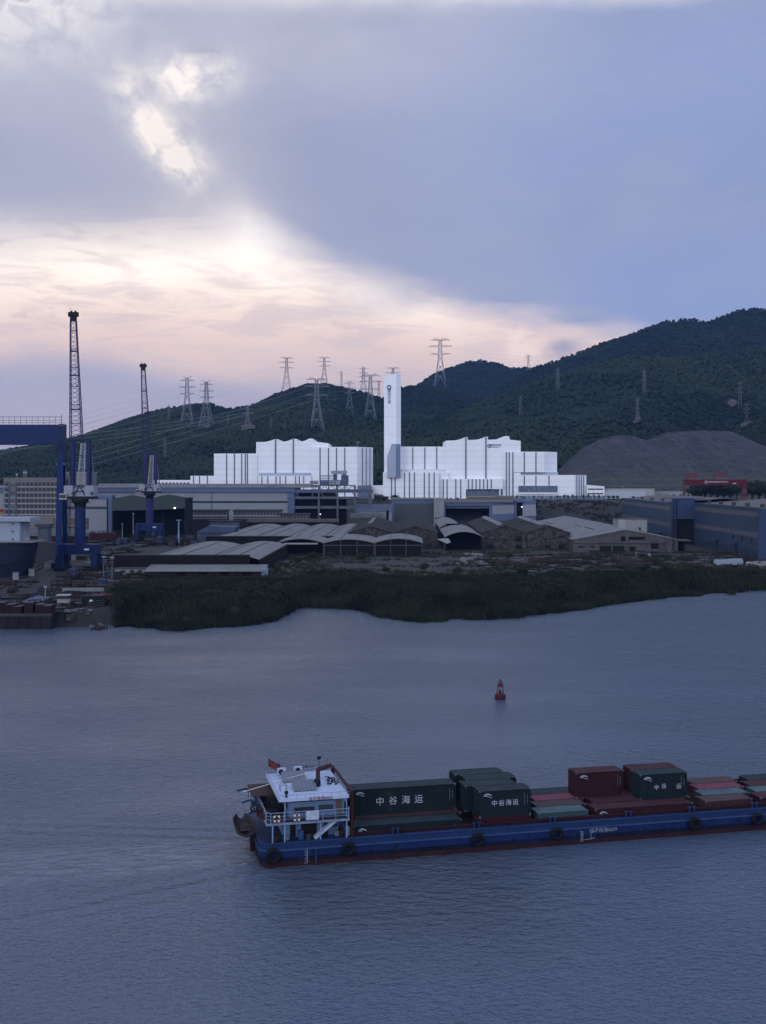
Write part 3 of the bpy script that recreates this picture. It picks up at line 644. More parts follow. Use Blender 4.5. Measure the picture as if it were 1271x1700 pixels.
# ================================================================ the white plant on its terrace
def plant_part(root, o, name, px0, px1, py0, py1, Y, dep, m): return MB(o).pbox(px0, px1, py0, py1, Y, dep).build(name, m, root)
def ribs(root, o, xs_, py0, py1, Y, w=1.7, m=None):
    for x in xs_:
        MB(o).pbox(x - w / 2, x + w / 2, py0 + 0.5, py1, Y - 0.35, 0.6).build('window_strip', m or strip_glass, root)
def scallop(root, o, name, pts, pyb, Y, dep, m):
    b = MB(o); prof = []
    for p in pts: prof.append((wx(p[0], Y), wz(p[1], Y)))
    prof += [(wx(pts[-1][0], Y), wz(pyb, Y)), (wx(pts[0][0], Y), wz(pyb, Y))]
    b.prism(prof, Y, Y + dep); return b.build(name, m, root)
def curve(x0, x1, xe, y0, y1):
    return [(x0, y0), (x0 + (x1 - x0) * .35, y0 - .2)] + [(x0 + (x1 - x0) * (.35 + .65 * t), y0 - .2 - (y0 - .2 - y1) * t ** 1.8) for t in (.2, .4, .6, .8, 1)] + [(xe, y1 + .2)]
def left_plant():
    Y = 1000; o = (wx(470, Y), Y, 24)
    r = thing('process_building', 'stepped white plant building to the left of the white chimney, with scalloped roofline', 'building', o)
    base = 828
    plant_part(r, o, 'low_annex', 255, 317, 797, base, Y + 14, 30, white_clad)
    for k in range(9): MB(o).pbox(262 + k * 6, 266 + k * 6, 801, 803.2, Y + 13.7, 0.6).build('window', office_glass, r)
    plant_part(r, o, 'end_hall', 316, 362, 790, base, Y + 4, 40, white_clad); ribs(r, o, (321, 331, 344), 790, base, Y + 4)
    plant_part(r, o, 'west_hall', 355, 426, 753, base, Y + 1.5, 55, white_clad); ribs(r, o, (376, 389, 401, 407, 410.5), 753, base, Y + 1.5)
    b = MB(o); a0, a1 = wx(426, Y), wx(430, Y)
    b.prism([(wx(419, Y), Y + 1.0), (wx(427, Y), Y - 1.5), (wx(427, Y), Y + 10), (wx(419, Y), Y + 10)], wz(base, Y), wz(753.5, Y), axis='z'); b.build('corner_bay', white_clad, r)
    pts = curve(425, 456, 461, 734, 729) + curve(461.2, 486, 492, 733.4, 728.4) + curve(492.2, 513, 519, 733, 728) + [(521, 733), (545, 736)]
    scallop(r, o, 'scalloped_hall', pts, base, Y, 60, white_clad)
    for x, t in ((457, 729), (486.5, 728.4)): MB(o).pbox(x - 0.9, x + 0.9, t + .3, 786, Y - 0.8, 1.2).build('fin', strip_glass, r)
    plant_part(r, o, 'louvre_band', 430, 516, 785, 790, Y - 0.5, 3, grey_clad)
    plant_part(r, o, 'front_annex', 428, 516.3, 790, base, Y - 5, 9, white_clad); ribs(r, o, (434.5, 444.3, 458, 464.6, 474, 490.5, 496.5, 504), 790, base, Y - 5, 1.5)
    b = MB(o); x0, x1, x2 = wx(517, Y), wx(592.5, Y), wx(618, Y)
    b.prism([(x0, Y - 2), (x1, Y - 2), (x2 + .3, Y + 16), (x2, Y + 60), (x0, Y + 60)], wz(base, Y), wz(742, Y), axis='z'); b.build('east_hall', white_clad, r)
    ribs(r, o, (531, 545, 558.3, 572), 743, base, Y - 2)
    for t in (.34, .58, .82):
        x, yy = x1 + (x2 - x1) * t, Y - 2 + 18 * t
        b = MB(o); b.bar((x, yy - .2, wz(base, Y)), (x, yy - .2, wz(743.5, Y)), 0.9); b.build('window_strip', strip_glass, r)
    plant_part(r, o, 'link_block', 595, 616.5, 806, base, Y - 6, 8, glass_band)
    plant_part(r, o, 'link_hall', 616, 638, 806, base, Y + 2, 30, white_clad)
    b = MB(o); x = wx(592.7, Y); b.bar((x, Y + 20, wz(742, Y)), (x, Y + 20, wz(731, Y)), .25); b.bar((x - 2, Y + 20, wz(733, Y)), (x + 2, Y + 20, wz(733, Y)), .2); b.build('roof_mast', galv, r)
left_plant()
def right_plant():
    Y = 1000; o = (wx(800, Y), Y, 24); base = 828
    r = thing('process_building', 'stepped white plant building to the right of the white chimney, carrying a round emblem', 'building', o)
    plant_part(r, o, 'front_block', 635.5, 728, 784, base, Y - 8, 20, white_clad); ribs(r, o, (649.7, 655.6, 671.2, 679.4, 687.6, 704, 712, 720.3), 784, base, Y - 8)
    plant_part(r, o, 'return_bay', 725.5, 744, 784, base, Y - 4, 16, white_clad)
    plant_part(r, o, 'mid_hall', 664, 742, 741.5, 780, Y + 2, 45, white_clad); plant_part(r, o, 'mid_hall_base', 666.5, 742, 780, base, Y + 3.5, 40, white_clad)
    ribs(r, o, (685, 705, 724.7), 742, 779, Y + 2)
    pts = curve(740.5, 772, 776, 731.5, 725.5) + curve(776.2, 805.5, 809.5, 730.5, 725) + curve(809.7, 838, 845, 730, 724) + [(846, 730), (864, 732)]
    scallop(r, o, 'scalloped_hall', pts, base, Y, 60, white_clad)
    for x, t in ((773, 725.6), (806.3, 725)): MB(o).pbox(x - 0.9, x + 0.9, t + .3, 795, Y - 0.8, 1.2).build('fin', strip_glass, r)
    plant_part(r, o, 'glazed_annex', 733.5, 773, 795, base, Y - 6, 8, white_clad); ribs(r, o, (735.5, 741.8, 756.3, 764.5), 795, base, Y - 6)
    plant_part(r, o, 'office_wing', 772.5, 834, 795, 812, Y - 6.5, 9, white_clad); ribs(r, o, [777.3 + 6.3 * k for k in range(7)], 795, 811.5, Y - 6.5)
    plant_part(r, o, 'entrance_glazing', 773, 833, 812, 822, Y - 3, 4, glass_band)
    MB(o).pbox(828.5, 830.5, 811, base, Y - 6.5, 1.2).build('entrance_column', white_smooth, r)
    b = MB(o); x0, x1, x2 = wx(834, Y), wx(903, Y), wx(928, Y)
    b.prism([(x0, Y - 1.5), (x1, Y - 1.5), (x2, Y + 13), (x2, Y + 60), (x0, Y + 60)], wz(784, Y), wz(750, Y), axis='z'); b.build('east_hall', white_clad, r)
    plant_part(r, o, 'recessed_band', 850, 926, 784, 788.5, Y + 2, 40, grey_clad)
    plant_part(r, o, 'stair_shaft', 834, 853, 784, base, Y - 1.3, 30, white_clad)
    ribs(r, o, (840.3, 845, 851), 750, base, Y - 1.5); ribs(r, o, (870, 889.3), 750, 784, Y - 1.5)
    b = MB(o); b.prism([(wx(852, Y), Y - 2.5), (wx(952, Y), Y - 2.5), (wx(975.5, Y), Y + 8), (wx(975.5, Y), Y + 50), (wx(852, Y), Y + 50)], wz(base, Y), wz(788.5, Y), axis='z'); b.build('lower_hall', white_clad, r)
    ribs(r, o, (870, 889.3, 911), 789, 806, Y - 2.5)
    for x in (957, 961.5, 966, 970.3):
        t = (x - 952) / 23.5; b = MB(o); X, yy = wx(x, Y), Y - 2.5 + 10.5 * t - .2; b.bar((X, yy, wz(base, Y)), (X, yy, wz(789, Y)), .7); b.build('window_strip', strip_glass, r)
    plant_part(r, o, 'glass_band', 860.5, 925, 806.5, 817.5, Y - 3.6, 2, glass_band); plant_part(r, o, 'glass_band_sill', 860, 925.5, 817.6, 820, Y - 4.2, 3, white_smooth)
    b = MB(o); b.prism([(wx(975, Y), wz(805, Y)), (wx(1004, Y), wz(807.5, Y)), (wx(1004, Y), wz(base, Y)), (wx(975, Y), wz(base, Y))], Y + 3, Y + 24); b.build('low_wing', white_clad, r)
    for py0, py1 in ((811, 813), (818.5, 820.5)): plant_part(r, o, 'window_strip', 976, 1001, py0, py1, Y + 2.6, .7, office_glass)
    s = wx(1, Y) - wx(0, Y)
    emblem(r, (wx(811.5, Y) - o[0], -0.25, wz(740.5, Y) - o[2]), 1.6)
    text_mesh('sign_lettering', '康恒环境', 2.5, logo_blue, r, (wx(821.8, Y) - o[0], -0.2, wz(739.6, Y) - o[2]), (R(90), 0, 0), .05)
    plant_part(r, o, 'sign_underline', 815.5, 828, 742.3, 743, Y - .2, .3, logo_blue)
right_plant()
def chimney():
    Y = 994; xl, xm, xr = wx(637.3, Y), wx(657.3, Y), wx(665.2, Y); o = (xm, Y, 24)
    r = thing('chimney', 'tall white square chimney tower with emblem and vertical lettering near its top', 'chimney', o)
    b = MB(o); z0, zl, zm, zr = 20, wz(624.5, Y), wz(620, Y), wz(621.5, Y)
    A, B_, C_, D_ = (xl, Y + 1.2), (xm, Y - 2.2), (xr, Y + 2.2), (xl + 3.8, Y + 11)
    E_ = (xr - .3, Y + 9)
    P = [A, B_, C_, E_, D_]; zt = [zl, zm, zr, zr, zl]
    n = len(P); b._a([(p[0], p[1], z0) for p in P] + [(p[0], p[1], z) for p, z in zip(P, zt)], [(k, (k + 1) % n, n + (k + 1) % n, n + k) for k in range(n)] + [tuple(range(n)), tuple(range(n, 2 * n))])
    b.build('shaft', white_smooth, r)
    b = MB(o); pr = [(642.5, 793), (642.5, 758), (650, 737), (663.8, 737), (663.8, 793)]
    b.prism([(wx(p[0], Y), wz(p[1], Y)) for p in pr], Y - 5, Y + 1); b.build('flue_housing', grey_clad, r)
    plant_part(r, o, 'flue_housing_side', 657, 664.4, 738, 792, Y - 5.4, 5, mat('deep_blue_cladding', (0.16, 0.20, 0.32), 0.5, 0.05, 0.1))
    rz = math.atan2(B_[1] - A[1], B_[0] - A[0])
    cx = wx(645.6, Y); cy = A[1] + (cx - A[0]) * math.tan(rz)
    emblem(r, (cx - o[0], cy - o[1] - .2, wz(643.3, Y) - o[2]), 2.1, rz=rz)
    text_mesh('sign_lettering', '康恒环境', 3.4, logo_blue, r, (cx - o[0] + .1, cy - o[1] - .15, wz(658.6, Y) - o[2]), (R(90), 0, rz), .05, 1.0, 'CENTER', True)
    b = MB(o)
    for k in range(5):
        x = xl + 5 + k; b.bar((x, Y + 3, zl), (x, Y + 3, zm + 1.0), .12)
    b.build('roof_railing', grey_steel, r)
chimney()
# terrace wall, lamp posts and far low buildings to the right
def terrace_row():
    o = (wx(910, 985), 985, 24); b = MB(o)
    for k in range(26):
        x0 = 818 + k * 7.2; b.pbox(x0, x0 + 6.6, 822.8, 829, 985, .4)
    b.pbox(817, 1006, 827.5, 829.5, 984.8, .8)
    w = b.build('terrace_wall', mat('blue_grey_fence', (0.15, 0.18, 0.24), 0.6, 0.15, 0.2)); w.location = o
    tag(w, 'long blue-grey panel wall along the terrace in front of the right white building', 'wall')
    Y = 1010; o = (wx(1044, Y), Y, 24); r = thing('storage_building', 'low pale flat building with a dark roof edge at the foot of the grey quarry', 'building', o)
    plant_part(r, o, 'wall', 1002, 1086, 810, 828, Y, 40, mat('pale_green_wall', (0.36, 0.38, 0.38), .7, .06, .1)); plant_part(r, o, 'lower_wall', 1001, 1072, 816, 828, Y - 3, 4, mat('pale_blue_wall', (0.40, 0.44, 0.50), .7, .06, .1))
    plant_part(r, o, 'roof', 1000.5, 1087, 808.6, 810, Y - 1.5, 43, mat('brown_roof_edge', (0.07, 0.055, 0.05), .8))
    for k in range(4): plant_part(r, o, 'roof_vent', 1014 + 19 * k, 1019 + 19 * k, 807, 808.6, Y + 8, 3, grey_steel)
    Y = 1030; o = (wx(1125, Y), Y, 24); r = thing('storage_building', 'small low white building behind the left leg of the red gantry crane', 'building', o)
    plant_part(r, o, 'wall', 1086, 1160, 818, 828, Y, 14, mat('white_small_wall', (0.42, 0.43, 0.45), .7)); plant_part(r, o, 'roof', 1085, 1161, 816.3, 818, Y - 1, 17, pale_steel)
    for k in range(6): plant_part(r, o, 'window', 1091 + k * 12, 1097 + k * 12, 820.5, 824, Y - .2, .5, office_glass)
    p0 = None
    for px, top, Y in ((894, 808, 968), (1030.5, 808, 960), (960, 818, 970), (985, 812, 966)):
        loc = (wx(px, Y), Y, float(ground_h(wx(px, Y), Y))); h = wz(top, Y) - loc[2]
        if p0 is None:
            p0 = thing('street_lamp', 'pale slender lamp post in front of the right white building, nearest its glass band', 'street lamp', loc, 0, 'lamp posts along the terrace')
            b = MB(); b.bar((0, 0, 0), (0, 0, h), .28, None, 6); b.build('pole', pale_steel, p0)
            b = MB(); b.bar((-.1, 0, h - .2), (1.5, 0, h + .2), .16); b.build('arm', pale_steel, p0); MB().box(1.3, 2.3, -.2, .2, h + .1, h + .3).build('lamp_head', pale_steel, p0); h0 = h
        else:
            dup(p0, loc, 0, {1030.5: 'pale slender lamp post standing before the low building with dark roof edge', 960: 'shorter pale lamp post left of the end of the right white building', 985: 'pale lamp post beside the low wing with window strips'}[px], (1, 1, h / h0))
terrace_row()
# red gantry crane behind the blue halls
def red_crane():
    Y = 900; o = (wx(1187, Y), Y, 12.0); r = thing('gantry_crane', 'red gantry crane with white lettering standing behind the blue halls', 'crane', o)
    plant_part(r, o, 'girder', 1136, 1240, 796, 805.5, Y, 4.5, red_gantry)
    for x0, x1 in ((1138.5, 1158.5), (1185.5, 1206)):
        h = plant_part(r, o, 'winch_house', x0, x1, 785 - (x0 > 1180), 793.5 - (x0 > 1180), Y + .5, 4, faded_red); plant_part(r, o, 'winch_frame', x0 + 3, x1 - 1, 793.6 - (x0 > 1180), 796, Y + .8, 3, grey_steel)
    b = MB(o)
    for x, w in ((1136, 3.6), (1240, 7.5)):
        s = 1 if x < 1200 else -1
    MB(o).pbox(1134, 1137.5, 803, 812, Y + .4, 3.5).build('leg_head', faded_red, r); MB(o).pbox(1134.4, 1138, 812, 860, Y + 1, 2.5).build('leg', faded_red, r)
    MB(o).pbox(1231, 1240, 805.5, 812, Y + .4, 3.8).build('leg_head', red_gantry, r); MB(o).pbox(1232, 1239.3, 812, 860, Y + 1, 3).build('leg', faded_red, r); MB(o).pbox(1231.6, 1239.6, 819, 823, Y + .7, 3.6).build('leg_collar', red_gantry, r)
    for a, e in ((1136, 1134.5), (1239.5, 1241)):
        b = MB(o); b.bar((wx(a, Y), Y, wz(796, Y)), (wx(a, Y), Y, wz(793, Y)), .5); b.box(wx(a, Y) - .5, wx(a, Y) + .5, Y - .2, Y + .8, wz(793.4, Y), wz(792.6, Y)); b.build('end_post', faded_red, r)
    text_mesh('sign_lettering', '中国交通建设股份有限公司', 1.35, text_white, r, (wx(1191, Y) - o[0], -.15, wz(800.2, Y) - o[2]), (R(90), 0, 0), .04)
    b = MB(o); cx, cz = wx(1171.5, Y), wz(800.4, Y)
    for k in range(4):
        a = R(90 * k); d = Vector((math.cos(a), 0, math.sin(a))); n = Vector((-d.z, 0, d.x)); c = Vector((cx, Y - .15, cz))
        b._a([c + d * .35, c + d * .95 + n * .45, c + d * 1.35, c + d * .95 - n * .45] + [c + d * .35 + Vector((0, .1, 0)), c + d * .95 + n * .45 + Vector((0, .1, 0)), c + d * 1.35 + Vector((0, .1, 0)), c + d * .95 - n * .45 + Vector((0, .1, 0))], [(0, 1, 2, 3), (7, 6, 5, 4), (0, 4, 5, 1), (1, 5, 6, 2), (2, 6, 7, 3), (3, 7, 4, 0)])
    b.build('emblem', text_white, r); plant_part(r, o, 'load_plate', 1216, 1221.5, 802, 803.3, Y - .15, .2, text_white)
red_crane()
# ---------------------------------------------------------------- long blue-and-white hall, left
def long_hall():
    Y = 840; o = (wx(300, Y), Y, G); r = thing('fabrication_hall', 'very long blue and white fabrication hall below the left white building', 'building', o)
    MB(o).pbox(-40, 488, 817, 888, Y, 60).build('wall', white_panel, r)
    MB(o).pbox(-41, 489, 809, 817, Y - 1.5, 63).build('fascia', blue_fascia, r)
    b = MB(o); x0, x1 = wx(-42, Y), wx(520, Y); b.prism([(Y - 2.2, wz(809, Y)), (Y + 30, wz(806.2, Y)), (Y + 62, wz(809, Y)), (Y + 62, wz(809.6, Y)), (Y - 2.2, wz(809.6, Y))], x0, x1, axis='x'); b.build('roof', grey_roof, r)
    b = MB(o); b.prism([(Y + 22, wz(806.6, Y)), (Y + 25, wz(803.2, Y)), (Y + 34, wz(803.2, Y)), (Y + 37, wz(806.6, Y))], wx(150, Y), wx(514, Y), axis='x'); b.build('ridge_vent', grey_roof, r)
    MB(o).pbox(306, 477, 831.8, 834.8, Y - .25, .5).build('dark_band', dark_band, r)
    MB(o).pbox(477, 488.5, 817, 888, Y - .8, 20).build('end_pillar', blue_fascia, r)
    for x in (351,):
        b = MB(o); b.bar((wx(x, Y), Y - .6, wz(817, Y)), (wx(x, Y), Y - .6, wz(888, Y)), .3); b.build('downpipe', grey_steel, r)
    for x in (328, 361, 440, 464): MB(o).pbox(x, x + (16 if x in (328, 440) else 3), 806, 807.6, Y + 4, 3).build('roof_unit', mat('roof_unit_blue', (0.10, 0.13, 0.22), .6), r)
    # open right end with galleries
    MB(o).pbox(489, 619, 812.5, 818, Y - .6, 3).build('end_beam', blue_fascia, r)
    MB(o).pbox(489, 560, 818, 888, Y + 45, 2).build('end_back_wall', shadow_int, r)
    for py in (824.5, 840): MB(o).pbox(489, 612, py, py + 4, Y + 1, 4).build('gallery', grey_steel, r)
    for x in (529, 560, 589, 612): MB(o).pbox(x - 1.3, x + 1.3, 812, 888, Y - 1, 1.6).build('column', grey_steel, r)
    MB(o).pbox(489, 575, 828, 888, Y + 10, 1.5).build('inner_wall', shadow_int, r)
    # gate block at the left
    Y2 = 772; o2 = (wx(150, Y2), Y2, G); r = thing('hall_gate', 'white hall gate in a blue frame to the right of the big crane column', 'gate', o2)
    MB(o2).pbox(104, 177, 828, 888, Y2, 8).build('wall', white_panel, r)
    MB(o2).pbox(104, 185.5, 822, 828, Y2 - .8, 10).build('lintel', blue_fascia, r); MB(o2).pbox(179.5, 185.5, 828, 888, Y2 - .8, 10).build('post', blue_fascia, r); MB(o2).pbox(104, 179, 841, 845, Y2 - .3, .6).build('green_band', green_panel, r)
    Y3 = 735; o3 = (wx(246, Y3), Y3, G); r = thing('open_shed', 'wide dark green open-fronted shed with a wavy roofline behind the smaller crane', 'shed', o3)
    b = MB(o3); prof = [(186, 829), (205, 824.5), (219, 822), (236, 824.5), (250, 827.5), (266, 823.5), (279, 821), (293, 823), (307, 826), (307, 844), (252, 846.5), (186, 848)]
    b.prism([(wx(p[0], Y3), wz(p[1], Y3)) for p in prof], Y3, Y3 + 1); b.build('front_panel', green_panel, r)
    b = MB(o3); pr = prof[:9]
    b.prism([(wx(p[0], Y3), wz(p[1], Y3) + .15) for p in pr] + [(wx(p[0], Y3), wz(p[1], Y3) - .5) for p in reversed(pr)], Y3 + 1, Y3 + 34); b.build('roof', grey_roof, r)
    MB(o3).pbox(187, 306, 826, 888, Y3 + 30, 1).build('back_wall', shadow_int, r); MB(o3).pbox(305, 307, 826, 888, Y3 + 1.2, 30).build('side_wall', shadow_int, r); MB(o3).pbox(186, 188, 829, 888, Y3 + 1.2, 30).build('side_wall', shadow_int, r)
    for px, py, Yl, lab in ((290, 843.5, Y3 - 1, 'lit warm floodlight under the green shed roof'),):
        l = thing('floodlight', lab, 'lamp', (wx(px, Yl), Yl, wz(py, Yl))); MB().box(-.5, .5, -.3, .2, -.4, .4).build('glow', lamp_glow, l); b = MB(); b.bar((0, .1, .4), (0, .1, 2.0), .15); b.build('bracket', grey_steel, l)
    for px0, px1, py0, py1, Yb, lab in ((299, 377, 846, 862, 806, 'left of two low two-storey sheds with window rows before the white hall wall'), (387, 466, 846, 862, 806, 'right of two low two-storey sheds with window rows before the white hall wall'), (464, 513, 852, 864, 804, 'small low grey shed right of the two window-row sheds')):
        o4 = (wx((px0 + px1) / 2, Yb), Yb, G); r = thing('site_hut', lab, 'shed', o4)
        MB(o4).pbox(px0, px1, py1 - 1, 902, Yb + .3, 9).build('base_wall', mat('hut_base', (0.03, 0.027, 0.027), .9), r)
        MB(o4).pbox(px0, px1, py0 + 2.5, py1, Yb, 10).build('wall', mat('hut_wall', (0.16, 0.16, 0.17), .8, .1, .2, streak=.3), r)
        MB(o4).pbox(px0 - 1, px1 + 1, py0 + .4, py0 + 2.5, Yb - 2, 14).build('roof', mat('hut_roof', (0.055, 0.05, 0.055), .8), r)
        for k in range(int((px1 - px0) / 5.4)): MB(o4).pbox(px0 + 2 + k * 5.4, px0 + 5 + k * 5.4, py0 + 5, py0 + 8.4, Yb - .2, .5).build('window', office_glass, r)
        MB(o4).pbox(px0, px1, py0 + 10, py0 + 11.2, Yb - 1.5, 1.6).build('canopy', pale_steel, r)
long_hall()
def overhead_crane():
    Y = 815; o = (wx(565, Y), Y, G); r = thing('gantry_crane', 'grey steel gantry frame with white machine houses in front of the left white building', 'crane', o)
    for x in (529, 560, 589, 615.5):
        b = MB(o); X = wx(x, Y); b.box(X - .6, X + .6, Y - .5, Y + .7, G, wz(806 if x < 600 else 812, Y)); b.build('column', grey_steel, r)
    b = MB(o)
    for py in (806, 813): b.bar((wx(516, Y), Y, wz(py, Y)), (wx(590, Y), Y, wz(py, Y)), .7)
    n = 13
    for k in range(n):
        xa, xb = 516 + 74 * k / n, 516 + 74 * (k + 1) / n
        b.bar((wx(xa, Y), Y, wz(813 if k % 2 else 806, Y)), (wx(xb, Y), Y, wz(806 if k % 2 else 813, Y)), .4)
    b.build('truss', grey_steel, r)
    b = MB(o)
    for xa, xb in ((523, 517), (554, 560), (582, 589), (529, 537)): b.bar((wx(xa, Y), Y, wz(813, Y)), (wx(xb, Y), Y, wz(824, Y)), .6)
    b.build('brace', grey_steel, r)
    MB(o).pbox(531, 574, 797, 805.8, Y + 1, 5).build('machine_deck', mat('machine_blue', (0.085, 0.10, 0.17), .6, .15, .3), r)
    for x0 in (514, 546.5):
        h = MB(o).pbox(x0, x0 + 14 + (x0 > 520) * 4, 798, 804.5, Y - 2, 4.5).build('machine_house', crane_white, r)
        for q in (2.5, 8): MB(o).pbox(x0 + q, x0 + q + 2.6, 800, 802.2, Y - 2.2, .4).build('window', office_glass, h)
    for x0 in (549, 562.5): MB(o).pbox(x0, x0 + 13, 781.5, 787, Y + 1, 5).build('roof_house', crane_white, r)
    for x0 in (552, 567): MB(o).pbox(x0 + 1, x0 + 7, 787, 797, Y + 1.5, 4).build('house_post', mat('machine_blue', (0.085, 0.10, 0.17)), r)
    b = MB(o)
    for k in range(7):
        xa = 532 + 3.4 * k; b.bar((wx(xa, Y), Y + 1, wz(789.5, Y)), (wx(xa + 3.4, Y), Y + 1, wz(796.5, Y)), .25); b.bar((wx(xa, Y), Y + 1, wz(796.5, Y)), (wx(xa + 3.4, Y), Y + 1, wz(789.5, Y)), .25)
    b.bar((wx(532, Y), Y + 1, wz(789.5, Y)), (wx(556, Y), Y + 1, wz(789.5, Y)), .3); b.build('walkway_lattice', grey_steel, r)
    MB(o).pbox(566, 578, 789, 806, Y + 2, 4).build('hoist_tower', mat('machine_blue', (0.085, 0.10, 0.17)), r)
    for py in (824.5, 841): MB(o).pbox(489, 614, py, py + 3.5, Y + .8, 1.5).build('crossbeam', grey_steel, r)
    l = thing('floodlight', 'small lit lamp at the foot of the grey steel gantry frame', 'lamp', (wx(531.5, 812), 812, wz(853.5, 812))); MB().box(-.35, .35, -.3, .2, -.35, .35).build('glow', lampmat('lamp_glow_small', (0.95, 0.9, 0.8), 1.6), l); b = MB(); b.bar((0, .1, -.3), (0, .1, -8), .2); b.build('pole', grey_steel, l)
    # greenhouse-like shed and blue-roofed shed to the right
    Y = 790; o = (wx(608, Y), Y, G); r = thing('tarp_shed', 'rounded grey-green tarpaulin shed right of the steel gantry frame', 'shed', o)
    b = MB(o); P = [(wx(582, Y) + (wx(632, Y) - wx(582, Y)) * (1 - math.cos(math.pi * k / 8)) / 2, wz(860 - 9 * math.sin(math.pi * k / 8), Y)) for k in range(9)]
    b.box(wx(582, Y), wx(632, Y), Y, Y + 12, G, wz(859, Y)); b.build('wall', mat('tarp_wall', (0.05, 0.06, 0.06), .7), r)
    b = MB(o); X0, X1 = wx(581, Y), wx(633, Y); b.prism([(Y - .5, wz(860, Y)), (Y + 1, wz(855, Y)), (Y + 5, wz(852, Y)), (Y + 9, wz(852, Y)), (Y + 12.5, wz(857, Y))], X0, X1, axis='x'); b.build('roof', mat('tarp_roof', (0.075, 0.088, 0.088), .6, .2, .4, corr=('X', 2.2)), r)
    Y = 800; o = (wx(620, Y), Y, G); r = thing('storage_shed', 'low shed with a dark blue roof left of the grey roller-door hall', 'shed', o)
    MB(o).pbox(592, 650, 848, 890, Y, 18).build('wall', white_panel, r)
    b = MB(o); b.prism([(Y - 1, wz(849, Y)), (Y + 18, wz(838, Y)), (Y + 24, wz(838, Y)), (Y + 24, wz(849, Y))], wx(590, Y), wx(651, Y), axis='x'); b.build('roof', mat('navy_roof', (0.055, 0.065, 0.11), .6), r)
    MB(o).pbox(641, 645, 847, 890, Y - .4, .6).build('doorway', shadow_int, r)
overhead_crane()
def gate_halls():
    Y = 850; o = (wx(685, Y), Y, G); r = thing('door_hall', 'hall with one big grey roller door framed in blue-grey', 'building', o)
    MB(o).pbox(650, 721, 829, 890, Y + 1, 45).build('wall', blue_fascia, r); MB(o).pbox(654.5, 719, 835.5, 890, Y + .4, .8).build('roller_door', mat('roller_door_grey', (0.075, 0.085, 0.095), .5, .12, .1, corr=('Z', .8)), r)
    MB(o).pbox(649, 722, 827.6, 829.2, Y, 47).build('roof', grey_roof, r)
    o = (wx(728, Y), Y, G); r = thing('tower_block', 'slim white tower between the two big hall doors', 'building', o)
    MB(o).pbox(720, 737, 828, 892, Y - 4, 12).build('wall', white_block, r)
    for k in range(3): MB(o).pbox(722 + 4.4 * k, 724.6 + 4.4 * k, 859, 861.5, Y - 4.3, .6).build('window', office_glass, r)
    MB(o).pbox(719.5, 737.5, 826.6, 828.2, Y - 4.5, 13).build('parapet', pale_steel, r)
    o = (wx(800, Y), Y, G); r = thing('door_hall', 'hall with a wide black open doorway and an angled grey wing', 'building', o)
    MB(o).pbox(737, 817, 834, 839.5, Y, 4).build('lintel', blue_fascia, r); MB(o).pbox(737, 739.5, 839, 892, Y, 4).build('post', blue_fascia, r); MB(o).pbox(812, 817, 839, 892, Y, 4).build('post', blue_fascia, r)
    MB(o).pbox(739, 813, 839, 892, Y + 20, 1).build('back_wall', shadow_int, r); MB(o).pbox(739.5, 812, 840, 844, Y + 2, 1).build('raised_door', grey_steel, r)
    b = MB(o); x0, x1, x2, x3 = wx(817, Y), wx(854, Y), wx(868, Y), wx(888, Y)
    b.prism([(x0, Y), (x1, Y + 3), (x1, Y + 50), (x0, Y + 50)], wz(892, Y), wz(833, Y), axis='z'); b.build('wing_wall', blue_fascia, r)
    b = MB(o); b.bar((x0, Y - .2, wz(847, Y)), (x1, Y + 2.8, wz(845.5, Y)), .3, 6.5); b.build('white_band', white_panel, r)
    MB(o).pbox(854, 857, 832, 892, Y + 2, 6).build('door_post', blue_fascia, r); MB(o).pbox(854, 870, 829.5, 834, Y + 2, 6).build('door_lintel', blue_fascia, r); MB(o).pbox(856.5, 867, 833.5, 892, Y + 6, 1).build('doorway', shadow_int, r)
    b = MB(o); b.prism([(x2, Y + 3), (x3, Y - 4), (x3 + 1, Y + 40), (x2, Y + 40)], wz(892, Y), wz(831, Y), axis='z'); b.build('corner_wall', blue_fascia, r)
    b = MB(o); b.bar((x2, Y + 2.6, wz(848, Y)), (x3, Y - 4.4, wz(846.5, Y)), .3, 8.5); b.build('white_band', white_panel, r)
    b = MB(o); b.prism([(Y - 1, wz(834, Y)), (Y + 28, wz(829.5, Y)), (Y + 50, wz(829.5, Y)), (Y + 50, wz(834, Y))], wx(737, Y), wx(856, Y), axis='x'); b.build('roof', tan_roof, r)
    MB(o).pbox(776, 853, 824.5, 828, Y + 28, 12).build('clerestory', mat('tan_clerestory', (0.15, 0.135, 0.11), .7, .15, .2, corr=('X', 1.4)), r)
    for x in (741, 747, 756, 759): MB(o).pbox(x, x + 2.5, 826, 829.5, Y + 20, 2).build('roof_vent', grey_steel, r)
    l = thing('floodlight', 'lit white lamp beside the narrow dark doorway of the angled hall', 'lamp', (wx(866, Y - 2), Y - 2, wz(841.5, Y))); b = MB(); b.box(-.6, .6, -.3, .1, -.2, .2); b.build('glow', lampmat('lamp_glow_white', (1, .95, .85), 2.0), l); b = MB(); b.bar((0, 0, 0), (0, 4, 0), .15); b.build('bracket', grey_steel, l)
gate_halls()
